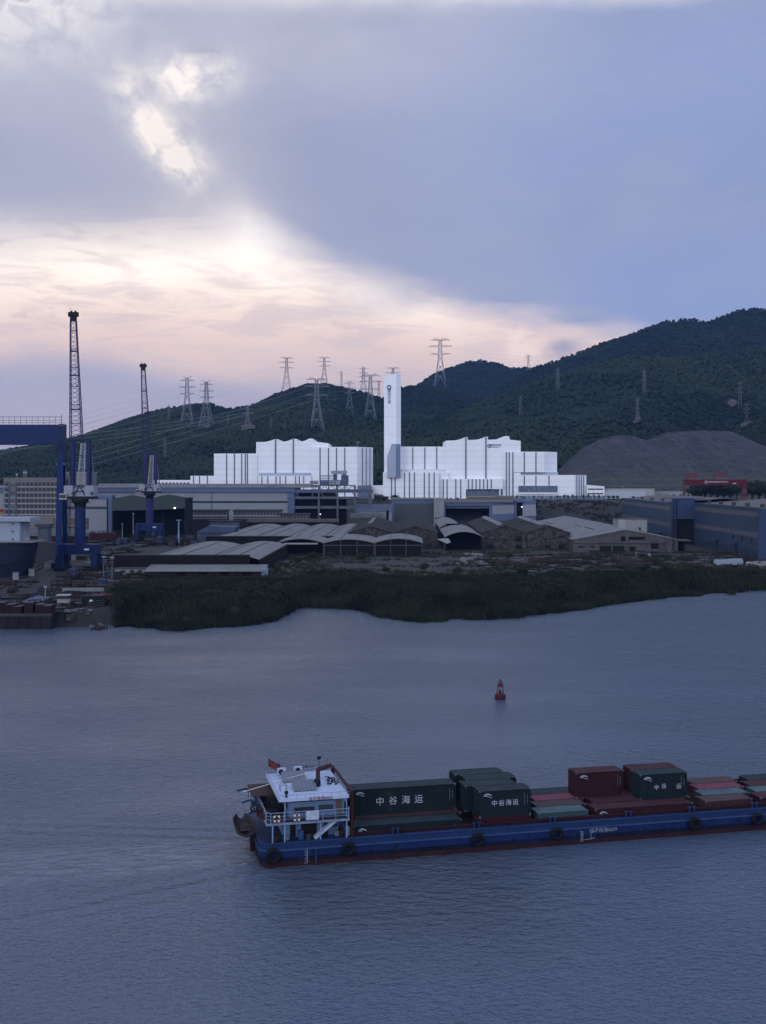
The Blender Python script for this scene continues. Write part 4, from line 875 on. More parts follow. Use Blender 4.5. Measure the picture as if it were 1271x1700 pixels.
# ================================================================ old sheds along the yard (their long axes lean 1.1 degrees from the view axis)
SK = 0.0195
def sprism(b, prof, y0, y1, dx=None):
    dx = SK * (y1 - y0) if dx is None else dx; n = len(prof)
    b._a([(p[0], y0, p[1]) for p in prof] + [(p[0] + dx, y1, p[1]) for p in prof], [(k, (k + 1) % n, n + (k + 1) % n, n + k) for k in range(n)] + [tuple(range(n))[::-1], tuple(range(n, 2 * n))])
def arc(x0, x1, ze, zc, n=10):
    """circular-ish segment from eave to eave"""
    return [(x0 + (x1 - x0) * k / n, ze + (zc - ze) * (1 - (2 * k / n - 1) ** 2)) for k in range(n + 1)]
def shell(b, prof, t, y0, y1):
    sprism(b, prof + [(p[0], p[1] - t) for p in reversed(prof)], y0, y1)
def vault_row(name, label, edges, y0, y1, ze, zc, front, group=None):
    o = ((edges[0] + edges[-1]) / 2, y0, G); r = thing('vaulted_shed', label, 'shed', o, 0, group)
    for a, c in zip(edges, edges[1:]):
        b = MB(o); shell(b, arc(a, c, ze, zc), .25, y0 + .4, y1)
        dx = SK * (y1 - y0); vr = b.build('vault_roof', vault_roof, r, False)
        b = MB(o)
        for t in (.28, .62):
            xa = a + (c - a) * t; z = ze + (zc - ze) * (1 - (2 * t - 1) ** 2) + .12
            b.bar((xa, y0 + .6, z), (xa + dx, y1 - .3, z), .22, .12)
        b.build('roof_seam', mat('roof_seam_dark', (0.07, 0.06, 0.055), .9), vr)
        b = MB(o); sprism(b, [(a, G)] + [(p[0], p[1] - .3) for p in arc(a, c, ze, zc)] + [(c, G)], y1 - 1, y1 - .4); b.o = Vector(o)
        b = MB(o); q = SK * (y1 - y0 - 1); sprism(b, [(p[0] + q, p[1]) for p in [(a, G)] + [(w[0], w[1] - .3) for w in arc(a, c, ze, zc)] + [(c, G)]], y1 - 1, y1 - .5, 0); b.build('rear_wall', dark_brick, r)
        b = MB(o); b.bar((c, y0 + .6, ze + .1), (c + dx, y1, ze + .1), .7, .25); b.build('valley_gutter', mat('roof_seam_dark', (0.07, 0.06, 0.055), .9), r)
    b = MB(o); b.box(front[0], front[1], y0 - .4, y0 + .4, G, front[2]); b.build('front_wall', dark_brick, r)
    b = MB(o); b.box(front[0] - .1, front[1] + .1, y0 - .5, y0 + .5, front[2] + .003, front[2] + .25); b.build('wall_coping', mat('coping', (0.075, 0.07, 0.07), .9), r)
    for a in (edges[0], edges[-1]):
        b = MB(o); sprism(b, [(a - .2, G), (a - .2, ze - .1), (a + .2, ze - .1), (a + .2, G)], y0 + .5, y1 - 1.2); b.build('side_wall', dark_brick, r)
    return r
vault_row('vaulted_shed', 'row of four grey barrel-vaulted roofs, farther of the two long vaulted sheds', [-92.5, -70.6, -52, -32.7, -14.5], 602, 775, 9.9, 11.6, (-93, -14, 11.4))
vault_row('vaulted_shed', 'pair of wide grey barrel-vaulted roofs behind a long dark wall, nearest to the reeds', [-96, -71, -49], 456, 560, 9.4, 11.2, (-107, -53, 11.1))
def lean_to():
    o = (-101, 460, G); r = thing('lean_to_shed', 'dark blue sloping roof along the left side of the nearest vaulted shed', 'shed', o)
    b = MB(o); sprism(b, [(-106.5, 6.5), (-96.6, 9.0), (-96.6, 8.8), (-106.5, 6.3)], 458, 560); b.build('roof', mat('faded_blue_roof', (0.032, 0.040, 0.060), .7, .2, .1, corr=('Y', .9)), r)
    b = MB(o); sprism(b, [(-106.4, G), (-106.4, 6.3), (-106.1, 6.3), (-106.1, G)], 458, 560); b.build('wall', dark_brick, r)
    o = (-70, 440, G); r = thing('low_shed', 'low narrow shed with a pale lean-to roof against the long dark wall', 'shed', o)
    z0, z1 = 5.9, 7.3
    b = MB(o); sprism(b, [], 0, 0) if False else b.prism([(438.5, z0), (454.8, z1), (454.8, z1 + .2), (438.5, z0 + .2)], -92, -45.5, axis='x'); b.build('roof', vault_roof, r)
    b = MB(o); b.box(-91, -46.5, 442, 442.4, G, 6.1); b.build('front_wall', mat('purple_brick', (0.055, 0.038, 0.042), .9, .3, .4, streak=.4), r)
    for k in range(5):
        x = -88 + 8.4 * k; MB(o).box(x, x + 3.4, 441.7, 442.1, G, 5.7).build('bay_opening', shadow_int, r)
    MB(o).box(-46.8, -44.4, 440, 444, G, 7).build('end_pier', mat('pale_blue_pier', (0.17, 0.21, 0.28), .8), r)
    MB(o).box(-46.4, -46.1, 444.2, 454.5, G, 6.4).build('end_wall', dark_brick, r)
    o = (-98, 446, G); r = thing('low_shed', 'small white-walled lean-to with dark windows left of the pale lean-to roof', 'shed', o)
    MB(o).box(-104.5, -93, 446, 453, G, 6.4).build('wall', white_block, r); MB(o).box(-105, -92.6, 445.5, 453.4, 6.41, 6.6).build('roof', mat('hut_roof', (0.055, 0.05, 0.055)), r)
    for x in (-102, -98.6, -95.6): MB(o).box(x, x + 1.6, 445.8, 446.2, 4.9, 6.0).build('window', office_glass, r)
lean_to()
def arch_sheds():
    for k, (x0, x1, y0, y1, ze, zc, lab, open_) in enumerate(((-52, -29.3, 566, 606, 10.2, 12.4, 'arched grey shed with a black open front at the right end of the near vaults', True),
                                                   (-28.8, -4.2, 558, 603, 10.6, 12.6, 'left of two arched sheds with dark brick fronts and thin posts', False),
                                                   (-4.0, 19.2, 558, 603, 10.7, 12.9, 'right of two arched sheds with dark brick fronts and thin posts', False))):
        o = ((x0 + x1) / 2, y0, G); r = thing('arched_shed', lab, 'shed', o)
        b = MB(o); shell(b, arc(x0 - .5, x1 + .3, ze, zc), .55, y0 - .8, y1); b.build('roof', vault_roof, r)
        b = MB(o)
        for t in (.33, .66):
            xa = x0 + (x1 - x0) * t; z = ze + (zc - ze) * (1 - (2 * t - 1) ** 2) + .1; b.bar((xa, y0 - .7, z), (xa + SK * (y1 - y0), y1 - .3, z), .2, .12)
        b.build('roof_seam', mat('roof_seam_dark', (0.07, 0.06, 0.055)), r)
        A = arc(x0, x1, ze - .7, zc - .7)
        b = MB(o); d = 14 if open_ else .6; b.prism([(x0, G)] + A + [(x1, G)], y0 + d, y0 + d + .3); b.build('front_wall', shadow_int if open_ else dark_brick, r)
        if open_:
            b = MB(o); b.bar((x0 + 3, y0 + .2, 9.6), (x1 - 3, y0 + .2, 9.6), .5, .8); b.build('front_beam', pale_steel, r)
        else:
            b = MB(o); b.bar((x0 + .5, y0 + .35, 9.2), (x1 - .5, y0 + .35, 9.2), .3); b.build('front_rail', grey_steel, r)
        for t in ((0, 1) if open_ else (0.0, .33, .66, 1.0)):
            x = x0 + .2 + (x1 - x0 - .4) * t; b = MB(o); b.bar((x, y0 + .1, G), (x, y0 + .1, ze - .6 + (zc - ze) * (1 - (2 * t - 1) ** 2)), .45); b.build('post', mat('weathered_post', (0.075, 0.07, 0.07), .9), r)
        for x in (x0, x1): b = MB(o); sprism(b, [(x - .15, G), (x - .15, ze - .6), (x + .15, ze - .6), (x + .15, G)], y0 + .7, y1 - .5); b.build('side_wall', dark_brick, r)
    # the single open arch shed with a broken roof
    o = (43, 600, G); r = thing('arched_shed', 'pale arched shed with a black open mouth and a slot broken in its roof', 'shed', o)
    b = MB(o); P = arc(32.4, 52.4, 11.4, 14.2, 12); h = len(P) // 2
    shell(b, P, .3, 599, 700); shell(b, arc(34, 48.5, 12.4, 15.0, 12), .3, 690, 800); b.build('roof', vault_roof, r)
    b = MB(o); b.box(38, 46, 684, 689, 13.9, 14.9); b.build('roof_slot', shadow_int, r)
    b = MB(o); b.prism([(32.6, G)] + [(p[0], p[1] - .4) for p in P] + [(52.2, G)], 618, 618.4); b.build('inner_wall', shadow_int, r)
    for x in (32.6, 52.2): b = MB(o); sprism(b, [(x - .2, G), (x - .2, 11.2), (x + .2, 11.2), (x + .2, G)], 600, 795); b.build('side_wall', old_render, r)
    b = MB(o); b.prism([(28, 10.2), (34, 10.6), (35.5, 8.6), (33.4, 7.8)], 597.5, 598.2); b.build('hanging_sheet', pale_steel, r)
arch_sheds()
def gable(b, x0, x1, ze, za, y0, y1, t=.3, ov=.6):
    xm = (x0 + x1) / 2; s = (za - ze) / (xm - x0)
    prof = [(x0 - ov, ze - ov * s), (xm, za), (x1 + ov, ze - ov * s), (x1 + ov, ze - ov * s - t), (xm, za - t), (x0 - ov, ze - ov * s - t)]
    sprism(b, prof, y0, y1)
def gabled_shed(lab, x0, x1, ze, za, y0, y1, wall, roofm, openings=(), ledges=(), strip=None, name='gabled_shed', tears=0):
    o = ((x0 + x1) / 2, y0, G); r = thing(name, lab, 'shed', o); xm = (x0 + x1) / 2
    b = MB(o); gable(b, x0, x1, ze, za, y0 - .5, y1); b.build('roof', roofm, r)
    b = MB(o); b.prism([(x0, G), (x0, ze - .32), (xm, za - .35), (x1, ze - .32), (x1, G)], y0, y0 + .5); b.build('front_wall', wall, r)
    for x in (x0 + .2, x1 - .2): b = MB(o); sprism(b, [(x - .2, G), (x - .2, ze - .4), (x + .2, ze - .4), (x + .2, G)], y0 + .6, y1 - .6); b.build('side_wall', wall, r)
    for a, c, z0, z1 in openings: MB(o).box(a, c, y0 - .15, y0 + .4, z0, z1).build('opening', shadow_int, r)
    for a, c, z in ledges: MB(o).box(a, c, y0 - .8, y0 - .02, z, z + .35).build('ledge', pale_render, r)
    dx = SK * (y1 - y0)
    if strip:
        t0, t1, f0, f1 = strip; b = MB(o)
        za_, zb_ = ze + (za - ze) * (t0), ze + (za - ze) * (t1); xa, xb = x0 + (xm - x0) * t0, x0 + (xm - x0) * t1
        ya, yb = y0 + (y1 - y0) * f0, y0 + (y1 - y0) * f1
        sprism(b, [(xa + dx * f0, za_ + .12), (xb + dx * f0, zb_ + .12), (xb + dx * f0, zb_ + .3), (xa + dx * f0, za_ + .3)], ya, yb); b.build('light_roof_strip', vault_roof, r)
    q = random.Random(int(x0 * 7) + 5)
    for k in range(tears):
        t = q.uniform(.1, .9); f = q.uniform(.02, .8); L = q.uniform(.08, .3); side = q.choice((-1, 1)); w = q.uniform(.25, .8)
        b = MB(o); xa = xm + side * (xm - x0) * t; z = za - (za - ze) * t
        b.bar((xa + dx * f, y0 + (y1 - y0) * f, z + .06), (xa + dx * (f + L), y0 + (y1 - y0) * (f + L), z + .06), w, .2); b.build('roof_tear', shadow_int, r)
    return r
gabled_shed('left of two old dark tiled gable sheds behind the arched brick sheds', -18.6, 5.0, 12.6, 16.2, 620, 775, old_render, old_tile, (), (), (.75, .98, .3, .9), tears=5)
gabled_shed('right of two old dark tiled gable sheds behind the arched brick sheds', 5.2, 29.5, 12.6, 16.2, 620, 775, old_render, old_tile, ((15, 19.5, 4, 7.5),), (), None, tears=4)
def ruin(x0, x1, lab, wins, ledg, seed):
    return gabled_shed(lab, x0, x1, 13.2, 17.0, 606, 760, old_render, old_tile, wins, ledg, (.80, 1.04, .1, .98), 'ruined_shed', tears=7)
r1 = ruin(52.9, 75.7, 'ruined rendered gable shed with broken windows, left of a matching pair', ((70.2, 73.5, 8.6, 11.2), (55.2, 58.8, 4.6, 6.8), (70.2, 73.6, 4.6, 6.8)), ((55.2, 59.0, 10.4), (62.4, 66, 10.4), (62.4, 66, 5.9)), 1)
r2 = ruin(76.0, 99.2, 'ruined rendered gable shed with broken windows, right of a matching pair', ((85.6, 89, 4.6, 6.8), (92.9, 96.2, 4.6, 6.8), (92.8, 96.4, 10.4, 11.2)), ((78.0, 81.6, 10.4), (85.4, 89, 10.4), (78.4, 82, 5.9)), 2)
gabled_shed('big pale sheet-roofed gable shed with open bays, left of the blue halls', 98, 152, 10.6, 15.6, 590, 815, pale_render, vault_roof,
            ((111.5, 117.6, 4, 7), (118.4, 124.4, 4, 7), (127, 130, 4, 6.8), (101, 104, 6.2, 7.0), (107, 109, 6.2, 7.0), (122.5, 125, 9.5, 12), (126.5, 135, 10.2, 11.8), (138, 142, 5.5, 9)), ((98.5, 150, 8.4),), None, tears=5)
def white_block_():
    o = (139, 640, G); r = thing('plastered_block', 'plain whitish box building rising behind the ridge of the big pale gable shed', 'building', o)
    MB(o).box(131.5, 147.6, 640, 655, G, 19).build('wall', white_block, r); MB(o).box(131.2, 147.9, 639.7, 655.3, 19.003, 19.4).build('parapet', mat('coping', (0.075, 0.07, 0.07)), r)
    MB(o).box(143, 144, 639.8, 640.2, 13.2, 14.6).build('window', shadow_int, r); MB(o).box(131.48, 135.5, 639.6, 640, 9, 19).build('pale_side_face', pale_steel, r)  # lighter side face of the block painted on as a pale slab
    o = (148, 612, G); r = thing('brick_tower', 'small square brick tower with a flat tan roof left of the blue halls', 'building', o)
    MB(o).box(151, 158, 600, 607, G, 9).build('wall', dark_brick, r); MB(o).box(148.5, 161, 598, 609, 9.003, 9.6).build('roof', mat('tan_slab', (0.10, 0.085, 0.078), .9), r)
    o = (146.5, 592, G); r = thing('gate_pillar', 'pale square pillar at the right corner of the big pale gable shed', 'pillar', o)
    MB(o).box(145.3, 147.8, 585, 588, G, 11).build('shaft', pale_render, r); MB(o).box(145, 148.1, 584.7, 588.3, 11.003, 11.4).build('cap', pale_render, r)
white_block_()
# flat pale roof behind the vaults
def flat_roof():
    o = (-45, 690, G); r = thing('flat_roof_shed', 'long low shed with a flat tan roof behind the farther vaulted shed', 'shed', o)
    Y = 786; o = (wx(475, Y), Y, G); r.location = o
    MB(o).pbox(412, 560, 867, 895, Y, 8).build('wall', dark_brick, r); MB(o).pbox(410, 562, 862, 867, Y - 1, 10).build('roof', mat('tan_slab', (0.12, 0.095, 0.08)), r)
    Y = 650; o = (wx(352, Y), Y, G); r = thing('blue_shed', 'small shed with a blue ridge roof left of the farther vaulted shed', 'shed', o)
    MB(o).pbox(327, 385, 883, 905, Y, 16).build('wall', mat('blue_shed_wall', (0.06, 0.075, 0.11), .8), r)
    b = MB(o); b.prism([(wx(325, Y), wz(884, Y)), (wx(346, Y), wz(873, Y)), (wx(392, Y), wz(875, Y)), (wx(388, Y), wz(884, Y))], Y - 1, Y + 16); b.build('roof', mat('blue_tin_roof', (0.055, 0.075, 0.13), .7, .15, .2), r)
    Y = 785; o = (wx(370, Y), Y, G); r = thing('site_hut', 'row of low grey-blue huts behind the small blue shed', 'shed', o)
    MB(o).pbox(348, 396, 866, 896, Y, 8).build('wall', mat('hut_blue', (0.10, 0.115, 0.15), .8), r); MB(o).pbox(346, 398, 864.5, 866, Y - 1, 10).build('roof', mat('hut_roof', (0.055, 0.05, 0.055)), r)
flat_roof()
# ---------------------------------------------------------------- blue halls on the right
def blue_hall(lab, x0, y0, x1, y1, width, zt, doors, front):
    o = (x0, y0, G); ang = math.atan2(x0 - x1, y1 - y0) ; L = math.hypot(x1 - x0, y1 - y0)
    r = thing('blue_hall', lab, 'building', o, ang)           # local: x right, y along the long wall
    b = MB(); b.box(0, .6, 0, L, 0, zt - G); b.build('side_wall', blue_wall, r)
    b = MB(); b.box(.6, width, 0, .6, 0, zt - G); b.build('front_wall', blue_wall2, r); MB().box(.6, width, L - .6, L, 0, zt - G).build('rear_wall', blue_wall2, r)
    b = MB(); b.prism([(-.3, zt - G + .003), (width / 2, zt - G + 3.2), (width + .3, zt - G), (width + .3, zt - G - .1), (width / 2, zt - G + 3.0), (-.3, zt - G - .1)], .2, L - .2); b.build('roof', tan_roof, r)
    MB().box(-.25, .9, -.15, L + .1, zt - G + .01, zt - G + .55).build('eave_fascia', blue_wall2, r)
    for z0, z1 in ((.83, .93), (.42, .52)): MB().box(-.15, .02, 1.0, L - 1.5, z0 * (zt - G), z1 * (zt - G)).build('skylight_band', translucent_band, r)
    for k in range(5): MB().box(4.5, 6, L * (.08 + .2 * k), L * (.08 + .2 * k) + 3, zt - G + .4, zt - G + 2.0).build('roof_vent', mat('rust_vent', (0.06, 0.045, 0.042), .8), r)
    n = int(L / 6.2)
    for k in range(n):
        y = 2.5 + k * 6.0
        if any(abs(y + 1.3 - d) < 4.5 for d in doors): continue
        MB().box(-.18, .05, y, y + 2.6, .4, 3.6).build('window', office_glass, r)
    for d in doors:
        MB().box(-.3, .05, d - 2.2, d + 2.2, 0, 5.2).build('door', mat('dark_blue_door', (0.02, 0.03, 0.05), .6), r); MB().box(-4, -.02, d - 3, d + 3, 5.4, 5.8).build('door_canopy', blue_wall2, r)
    for d in front: MB().box(-.2, .05, d, d + 1.1, 7.4, 9.6).build('vent_slot', shadow_int, r)
    MB().box(-2.6, -.02, 0, L, -.02, .35).build('plinth', concrete, r)
    return r
blue_hall('long dark blue corrugated hall at the right edge, nearer of the two', 175.2, 534, 178, 655, 95, 27.6, (37, 72), (10, 26, 41))
blue_hall('dark blue corrugated hall farther back, left of the tall black doorway', 166.5, 662, 175.4, 842, 60, 27.4, (30,), ())
def portal():
    o = (172, 657, G); r = thing('portal_building', 'blue connecting block with a tall black doorway between the two blue halls', 'building', o)
    MB(o).box(166.5, 178.6, 657.2, 661, 18.6, 30.2).build('front_wall', blue_wall2, r); MB(o).box(166.5, 168.6, 657.2, 661, G, 18.6).build('door_post', mat('dark_post', (0.022, 0.03, 0.05), .7), r)
    MB(o).box(168.6, 178.6, 659.4, 659.8, G, 18.6).build('doorway', shadow_int, r); MB(o).box(166.3, 185, 656.8, 690, 30.203, 30.5).build('roof', blue_wall2, r)
    b = MB(o)
    for k in range(13): b.bar((166.2, 656.6, 8 + 1.7 * k), (168.6, 656.6, 8 + 1.7 * k), .15)
    for x in (166.3, 168.5): b.bar((x, 656.6, G), (x, 656.6, 30), .2)
    b.build('ladder', black_steel, r)
    # long blue roof ridge beyond
    Y = 760; o = (wx(1190, Y), Y, G); r = thing('blue_hall', 'distant low blue hall roof showing above the nearer blue hall', 'building', o)
    MB(o).pbox(1150, 1218, 828, 890, Y, 20).build('wall', blue_wall2, r); MB(o).pbox(1149, 1219, 826.8, 828, Y - .5, 21).build('roof', blue_wall2, r)
portal()
# ---------------------------------------------------------------- office block, left
def office():
    Y = 760; o = (wx(50, Y), Y, G); r = thing('office_building', 'beige six-storey office block with rows of dark windows behind the blue gantry crane', 'building', o)
    MB(o).pbox(6, 97, 793, 890, Y, 18).build('wall', beige_wall, r)
    for k in range(7):
        py = 801 + k * 9.2
        if k == 6: continue
        for c in range(13):
            x = 8.5 + c * 6.9
            if 13 <= x <= 26 and k < 5:
                continue
            MB(o).pbox(x, x + 5.2, py, py + 5.6, Y - .12, .4).build('window', office_glass, r)
        MB(o).pbox(6, 97, py + 6.6, py + 7.8, Y - .5, .49).build('sill_band', mat('pale_sill', (0.34, 0.32, 0.31), .8), r)
    for c in range(13): MB(o).pbox(8.5 + c * 6.9, 13.2 + c * 6.9, 795, 798.6, Y - .1, .3).build('parapet_opening', mat('beige_recess', (0.16, 0.14, 0.14), .8), r)
    for x in (13.5, 25): MB(o).pbox(x, x + 2.2, 801, 856, Y - .8, .7).build('blue_pier', mat('office_blue', (0.08, 0.10, 0.15), .6), r)
    for k in range(4): MB(o).pbox(15.5, 25, 804 + 12 * k, 808 + 12 * k, Y - .7, .5).build('blue_balcony', mat('office_blue', (0.08, 0.10, 0.15)), r)
    for x in (24, 36, 39.5): b = MB(o); X = wx(x, Y); b.bar((X, Y + 5, wz(793, Y)), (X, Y + 5, wz(786 if x < 30 else 780, Y)), .25); b.box(X - .5, X + .5, Y + 4.5, Y + 5.5, wz(786 if x > 30 else 789, Y), wz(783 if x > 30 else 786, Y)); b.build('roof_antenna', pale_steel, r)
    Y = 775; o = (wx(130, Y), Y, G); r = thing('office_building', 'plain beige stair-tower block behind the lattice base of the big crane', 'building', o)
    MB(o).pbox(107, 152, 785, 890, Y, 14).build('wall', beige_wall, r); MB(o).pbox(106.5, 152.5, 783.5, 785, Y - .5, 15).build('parapet', mat('pale_sill', (0.34, 0.32, 0.31)), r)
    for k in range(7):
        for c in range(5): MB(o).pbox(111 + 8 * c, 115 + 8 * c, 806 + k * 9, 811 + k * 9, Y - .1, .3).build('window', office_glass, r)
    Y = 790; o = (wx(2, Y), Y, G); r = thing('company_sign', 'small red and yellow hoarding at the left edge behind the white ship superstructure', 'sign', (wx(3, 600), 600, G))
    o = (wx(3, 600), 600, G); MB(o).pbox(-8, 6, 845, 851, 600, .5).build('board', mat('sign_red', (0.30, 0.03, 0.03), .6), r); b = MB(o); b.bar((wx(-4, 600), 600.2, G), (wx(-4, 600), 600.2, wz(851, 600)), .3); b.bar((wx(4, 600), 600.2, G), (wx(4, 600), 600.2, wz(851, 600)), .3); b.build('post', grey_steel, r)
    MB(o).pbox(-8, 6, 851.1, 853, 600, .4).build('lower_board', mat('sign_yellow', (0.3, 0.22, 0.04), .6), r)
office()
# ---------------------------------------------------------------- cranes of the dock
def goliath():
    Y = 505; o = (wx(100, Y), Y, G); r = thing('gantry_crane', 'huge blue shipyard gantry crane whose girder runs off the left edge', 'crane', o)
    zt, zb = wz(705.5, Y), wz(738.5, Y); xe = wx(101, Y)
    MB(o).box(-250, xe, Y - 3, Y + 3, zb, zt).build('girder', gantry_blue, r)
    MB(o).box(xe, wx(107, Y), Y - 3.4, Y + 3.4, zb - .5, zt + .3).build('girder_end', crane_blue, r)
    b = MB(o)
    for k in range(34):
        x = xe + 1 - k * 2.55; b.bar((x, Y - 3, zt), (x, Y - 3, zt + 3.4), .14)
    for q in (0.9, 1.8, 3.4): b.bar((-215, Y - 3, zt + q), (xe + 1.5, Y - 3, zt + q), .12 if q < 3 else .2)
    b.build('handrail', grey_steel, r)
    b = MB(o); X = xe + 1
    b.box(wx(97, Y), wx(107, Y), Y - 2.2, Y + 2.2, zb - 7, zb - .5); b.build('leg_head', crane_blue, r)
    b = MB(o); b.bar((wx(100.5, Y), Y - .5, zb - 6), (wx(96.5, 482), 482, G), 2.5, 2.5); b.build('leg', gantry_blue, r)
    b = MB(o); b.bar((wx(103.5, Y), Y + .5, zb - 6), (wx(109.5, 532), 532, G), 2.1, 2.1); b.build('leg', gantry_blue, r)
    for x, yy in ((wx(96.5, 482), 482), (wx(109.5, 532), 532)):
        MB(o).box(x - 1.5, x + 1.5, yy - 5, yy + 5, G + .2, G + 2.4).build('bogie', black_steel, r)
    for z in (.15, .35): MB(o).box(wx(95, Y), wx(109, Y), Y - 2.6, Y + 2.6, zb - 8 - 3 * z, zb - 7.4 - 3 * z).build('platform', grey_steel, r)
    b = MB(o); z = zb - 9
    for k in range(9):
        b.bar((wx(110 + (k % 2) * 5, Y), Y + 1, z - 4 * k), (wx(115 - (k % 2) * 5, Y), Y + 1, z - 4 * (k + 1)), .25)
    b.bar((wx(110, Y), Y + 1, zb), (wx(110, Y), Y + 1, z - 36), .2); b.bar((wx(115.5, Y), Y + 1, zb - 2), (wx(115.5, Y), Y + 1, z - 36), .2); b.build('stair', black_steel, r)
    b = MB(o); b.box(wx(101, Y), wx(111.5, Y), Y - 3.5, Y - 2.8, zt - .5, zt - .1); b.bar((wx(105, Y), Y - 3, zt), (wx(105, Y), Y - 3, zt + 4.5), .15); b.build('end_platform', grey_steel, r)
goliath()
def portal_crane(Y, px, s, jib_top, lab, frame_m, jib_m, w_main, dz, hx, bx):
    """shipyard level-luffing crane seen from behind, jib raised away from us; s = picture px per picture px of the big one"""
    o = (wx(px, Y), Y, G); r = thing('portal_crane', lab, 'crane', o); m = Y / F * s                 # metres per reference px
    def Z(py): return wz(py, Y) - G
    pb, cb, hb, ht, mt = dz                                                                         # picture rows: portal beam bottom/top, house bottom/top, mast top
    B = lambda x0, x1, y0, y1, z0, z1, n, mm, par=r: MB().box(x0 * m, x1 * m, y0 * m, y1 * m, z0, z1).build(n, mm, par)
    B(-34, 32, -9, 9, Z(pb), Z(cb), 'portal_beam', crane_blue)
    for x0, x1 in ((-34, -23), (24, 32)):
        for y0 in (-24, 12):
            l = B(x0, x1, y0, y0 + 12, 1.6, Z(pb) - .01, 'portal_leg', crane_blue); B(x0 - 2, x1 + 2, y0 - 5, y0 + 17, .2, 1.6, 'bogie', black_steel, l)
        B(x0 + .3, x1 - .3, -12.1, 12.1, Z(pb) + .3, Z(cb) - .3, 'cross_beam', crane_blue)
    b = MB(); b.lathe([(9.6 * m, Z(cb)), (8.8 * m, Z(hb) - 6.0 * m)], n=16); b.build('column', frame_m if s < .8 else gantry_blue, r)
    b = MB(); b.lathe([(17 * m, Z(hb) - 6.5 * m), (17 * m, Z(hb) - 5.5 * m)], n=20); b.build('walkway', black_steel, r)
    b = MB(); b.lathe([(9 * m, Z(hb) - 14 * m), (10.2 * m, Z(hb) - 8 * m), (14 * m, Z(hb) - 1), (14 * m, Z(hb))], n=16); b.build('slewing_ring', black_steel, r)
    B(-26, 24, -10, 24, Z(hb), Z(hb) + 1.0, 'platform', black_steel)
    h = B(-25, -10, -8, 22, Z(hb) + 1.0, Z(ht), 'machine_house', crane_white); B(10, 24, -8, 22, Z(hb) + 1.0, Z(ht), 'machine_house', crane_white)
    B(-10, 10, -4, 22, Z(hb) + 1.0, Z(ht) - 1, 'house_centre', crane_white)
    b = MB(); z0, z1 = Z(hb) + 1, Z(ht)
    for xa, za, xb, zb in ((-10, z0, 0, z1), (0, z1, 10, z0), (-10, z1, 10, z1), (-10, z0, -10, z1), (10, z0, 10, z1), (-7, z0 + 2, 7, z0 + 2)): b.bar((xa * m, -5 * m, za), (xb * m, -5 * m, zb), 1.3 * m)
    b.build('front_frame', crane_blue, r)
    for x0 in (-12, 19): B(x0, x0 + 4.5, -8.4, -8, z0 + .5, z0 + (z1 - z0) * .42, 'doorway', office_glass, h)
    c = B(-31, -19, -14, -4, Z(hb) - 1.2 * m, Z(hb) + 9 * m, 'driver_cab', mat('cab_cream', (0.30, 0.29, 0.26), .6)); B(-30.4, -20, -14.4, -14, Z(hb) + 1.5 * m, Z(hb) + 6.5 * m, 'cab_window', office_glass, c)
    # A-frame / mast
    b = MB(); zt = Z(mt); q0, q1 = sq(0, 6 * m, Z(ht) - .5, 27 * m, 14 * m), sq(0.6 * m, 6 * m, zt, 26 * m, 12 * m)
    for a, e in zip(q0, q1): b.bar(a, e, 4.2 * m)
    for t in (0.34, .66, 1.0):
        rr = [Vector(a).lerp(Vector(e), t) for a, e in zip(q0, q1)]
        for i in range(4): b.bar(rr[i], rr[(i + 1) % 4], 2.0 * m)
    b.build('mast_frame', frame_m, r)
    b = MB(); lattice(b, sq(2 * m, -2 * m, Z(ht), 11 * m, 6 * m), sq(5 * m, 2 * m, zt - 6 * m, 7 * m, 5 * m), 11, .9 * m, .55 * m); b.build('counterweight_lattice', galv, r)
    b = MB()
    for k in range(3): b.bar((12 * m, 14 * m, zt), (20 * m, 20 * m, Z(ht)), 1.0 * m)
    b.bar((11 * m, 16 * m, zt), (19 * m, 22 * m, Z(ht) + 1), 2.0 * m); b.build('back_stay', crane_white, r)
    # jib, leaning away and slightly left
    zj = Z(jib_top) - 16 * m; zk = zt + 2 * m; p0, p1 = sq(wx(bx, Y + 10 * m) - o[0], 10 * m, zk - 6 * m, w_main * m, 12 * m), sq(wx(hx, Y + 34 * m) - o[0], 34 * m, zj, 9.6 * m, 5 * m)
    b = MB(); n = 26; lattice(b, p0, p1, n, 1.3 * m, .62 * m, 4); b.build('jib', jib_m, r)
    b = MB(); zq = lambda t: zk + (zj - zk) * t
    for t in (.27, .55, .75):
        rr = [Vector(a).lerp(Vector(e), t) for a, e in zip(p0, p1)]
        for i in range(4): b.bar(rr[i], rr[(i + 1) % 4], 1.5 * m)
    b.build('jib_collar', frame_m, r)
    b = MB(); c = Vector((wx(hx, Y + 34 * m) - o[0], 34 * m, 0)); b.box(c.x - 5.2 * m, c.x + 5.2 * m, c.y - 3 * m, c.y + 3 * m, zj, zj + 9 * m); b.box(c.x - 8.3 * m, c.x + 8.3 * m, c.y - 3.5 * m, c.y + 3.5 * m, zj + 8 * m, zj + 15.5 * m)
    for x in (-3.4, 3.4): b.lathe([(1.7 * m, zj + 15 * m), (1.7 * m, zj + 18 * m)], (c.x + x * m, c.y, 0), 8)
    b.bar((c.x - 5 * m, c.y, zj + 15 * m), (c.x - 5 * m, c.y, zj + 24 * m), .35 * m); b.build('jib_head', black_steel, r)
    b = MB()
    for x in (-3, 0, 3): b.bar((x * m * .4, 6 * m, zt), (c.x + x * m, c.y, zj), .28 * m)
    b.build('luffing_rope', black_steel, r)
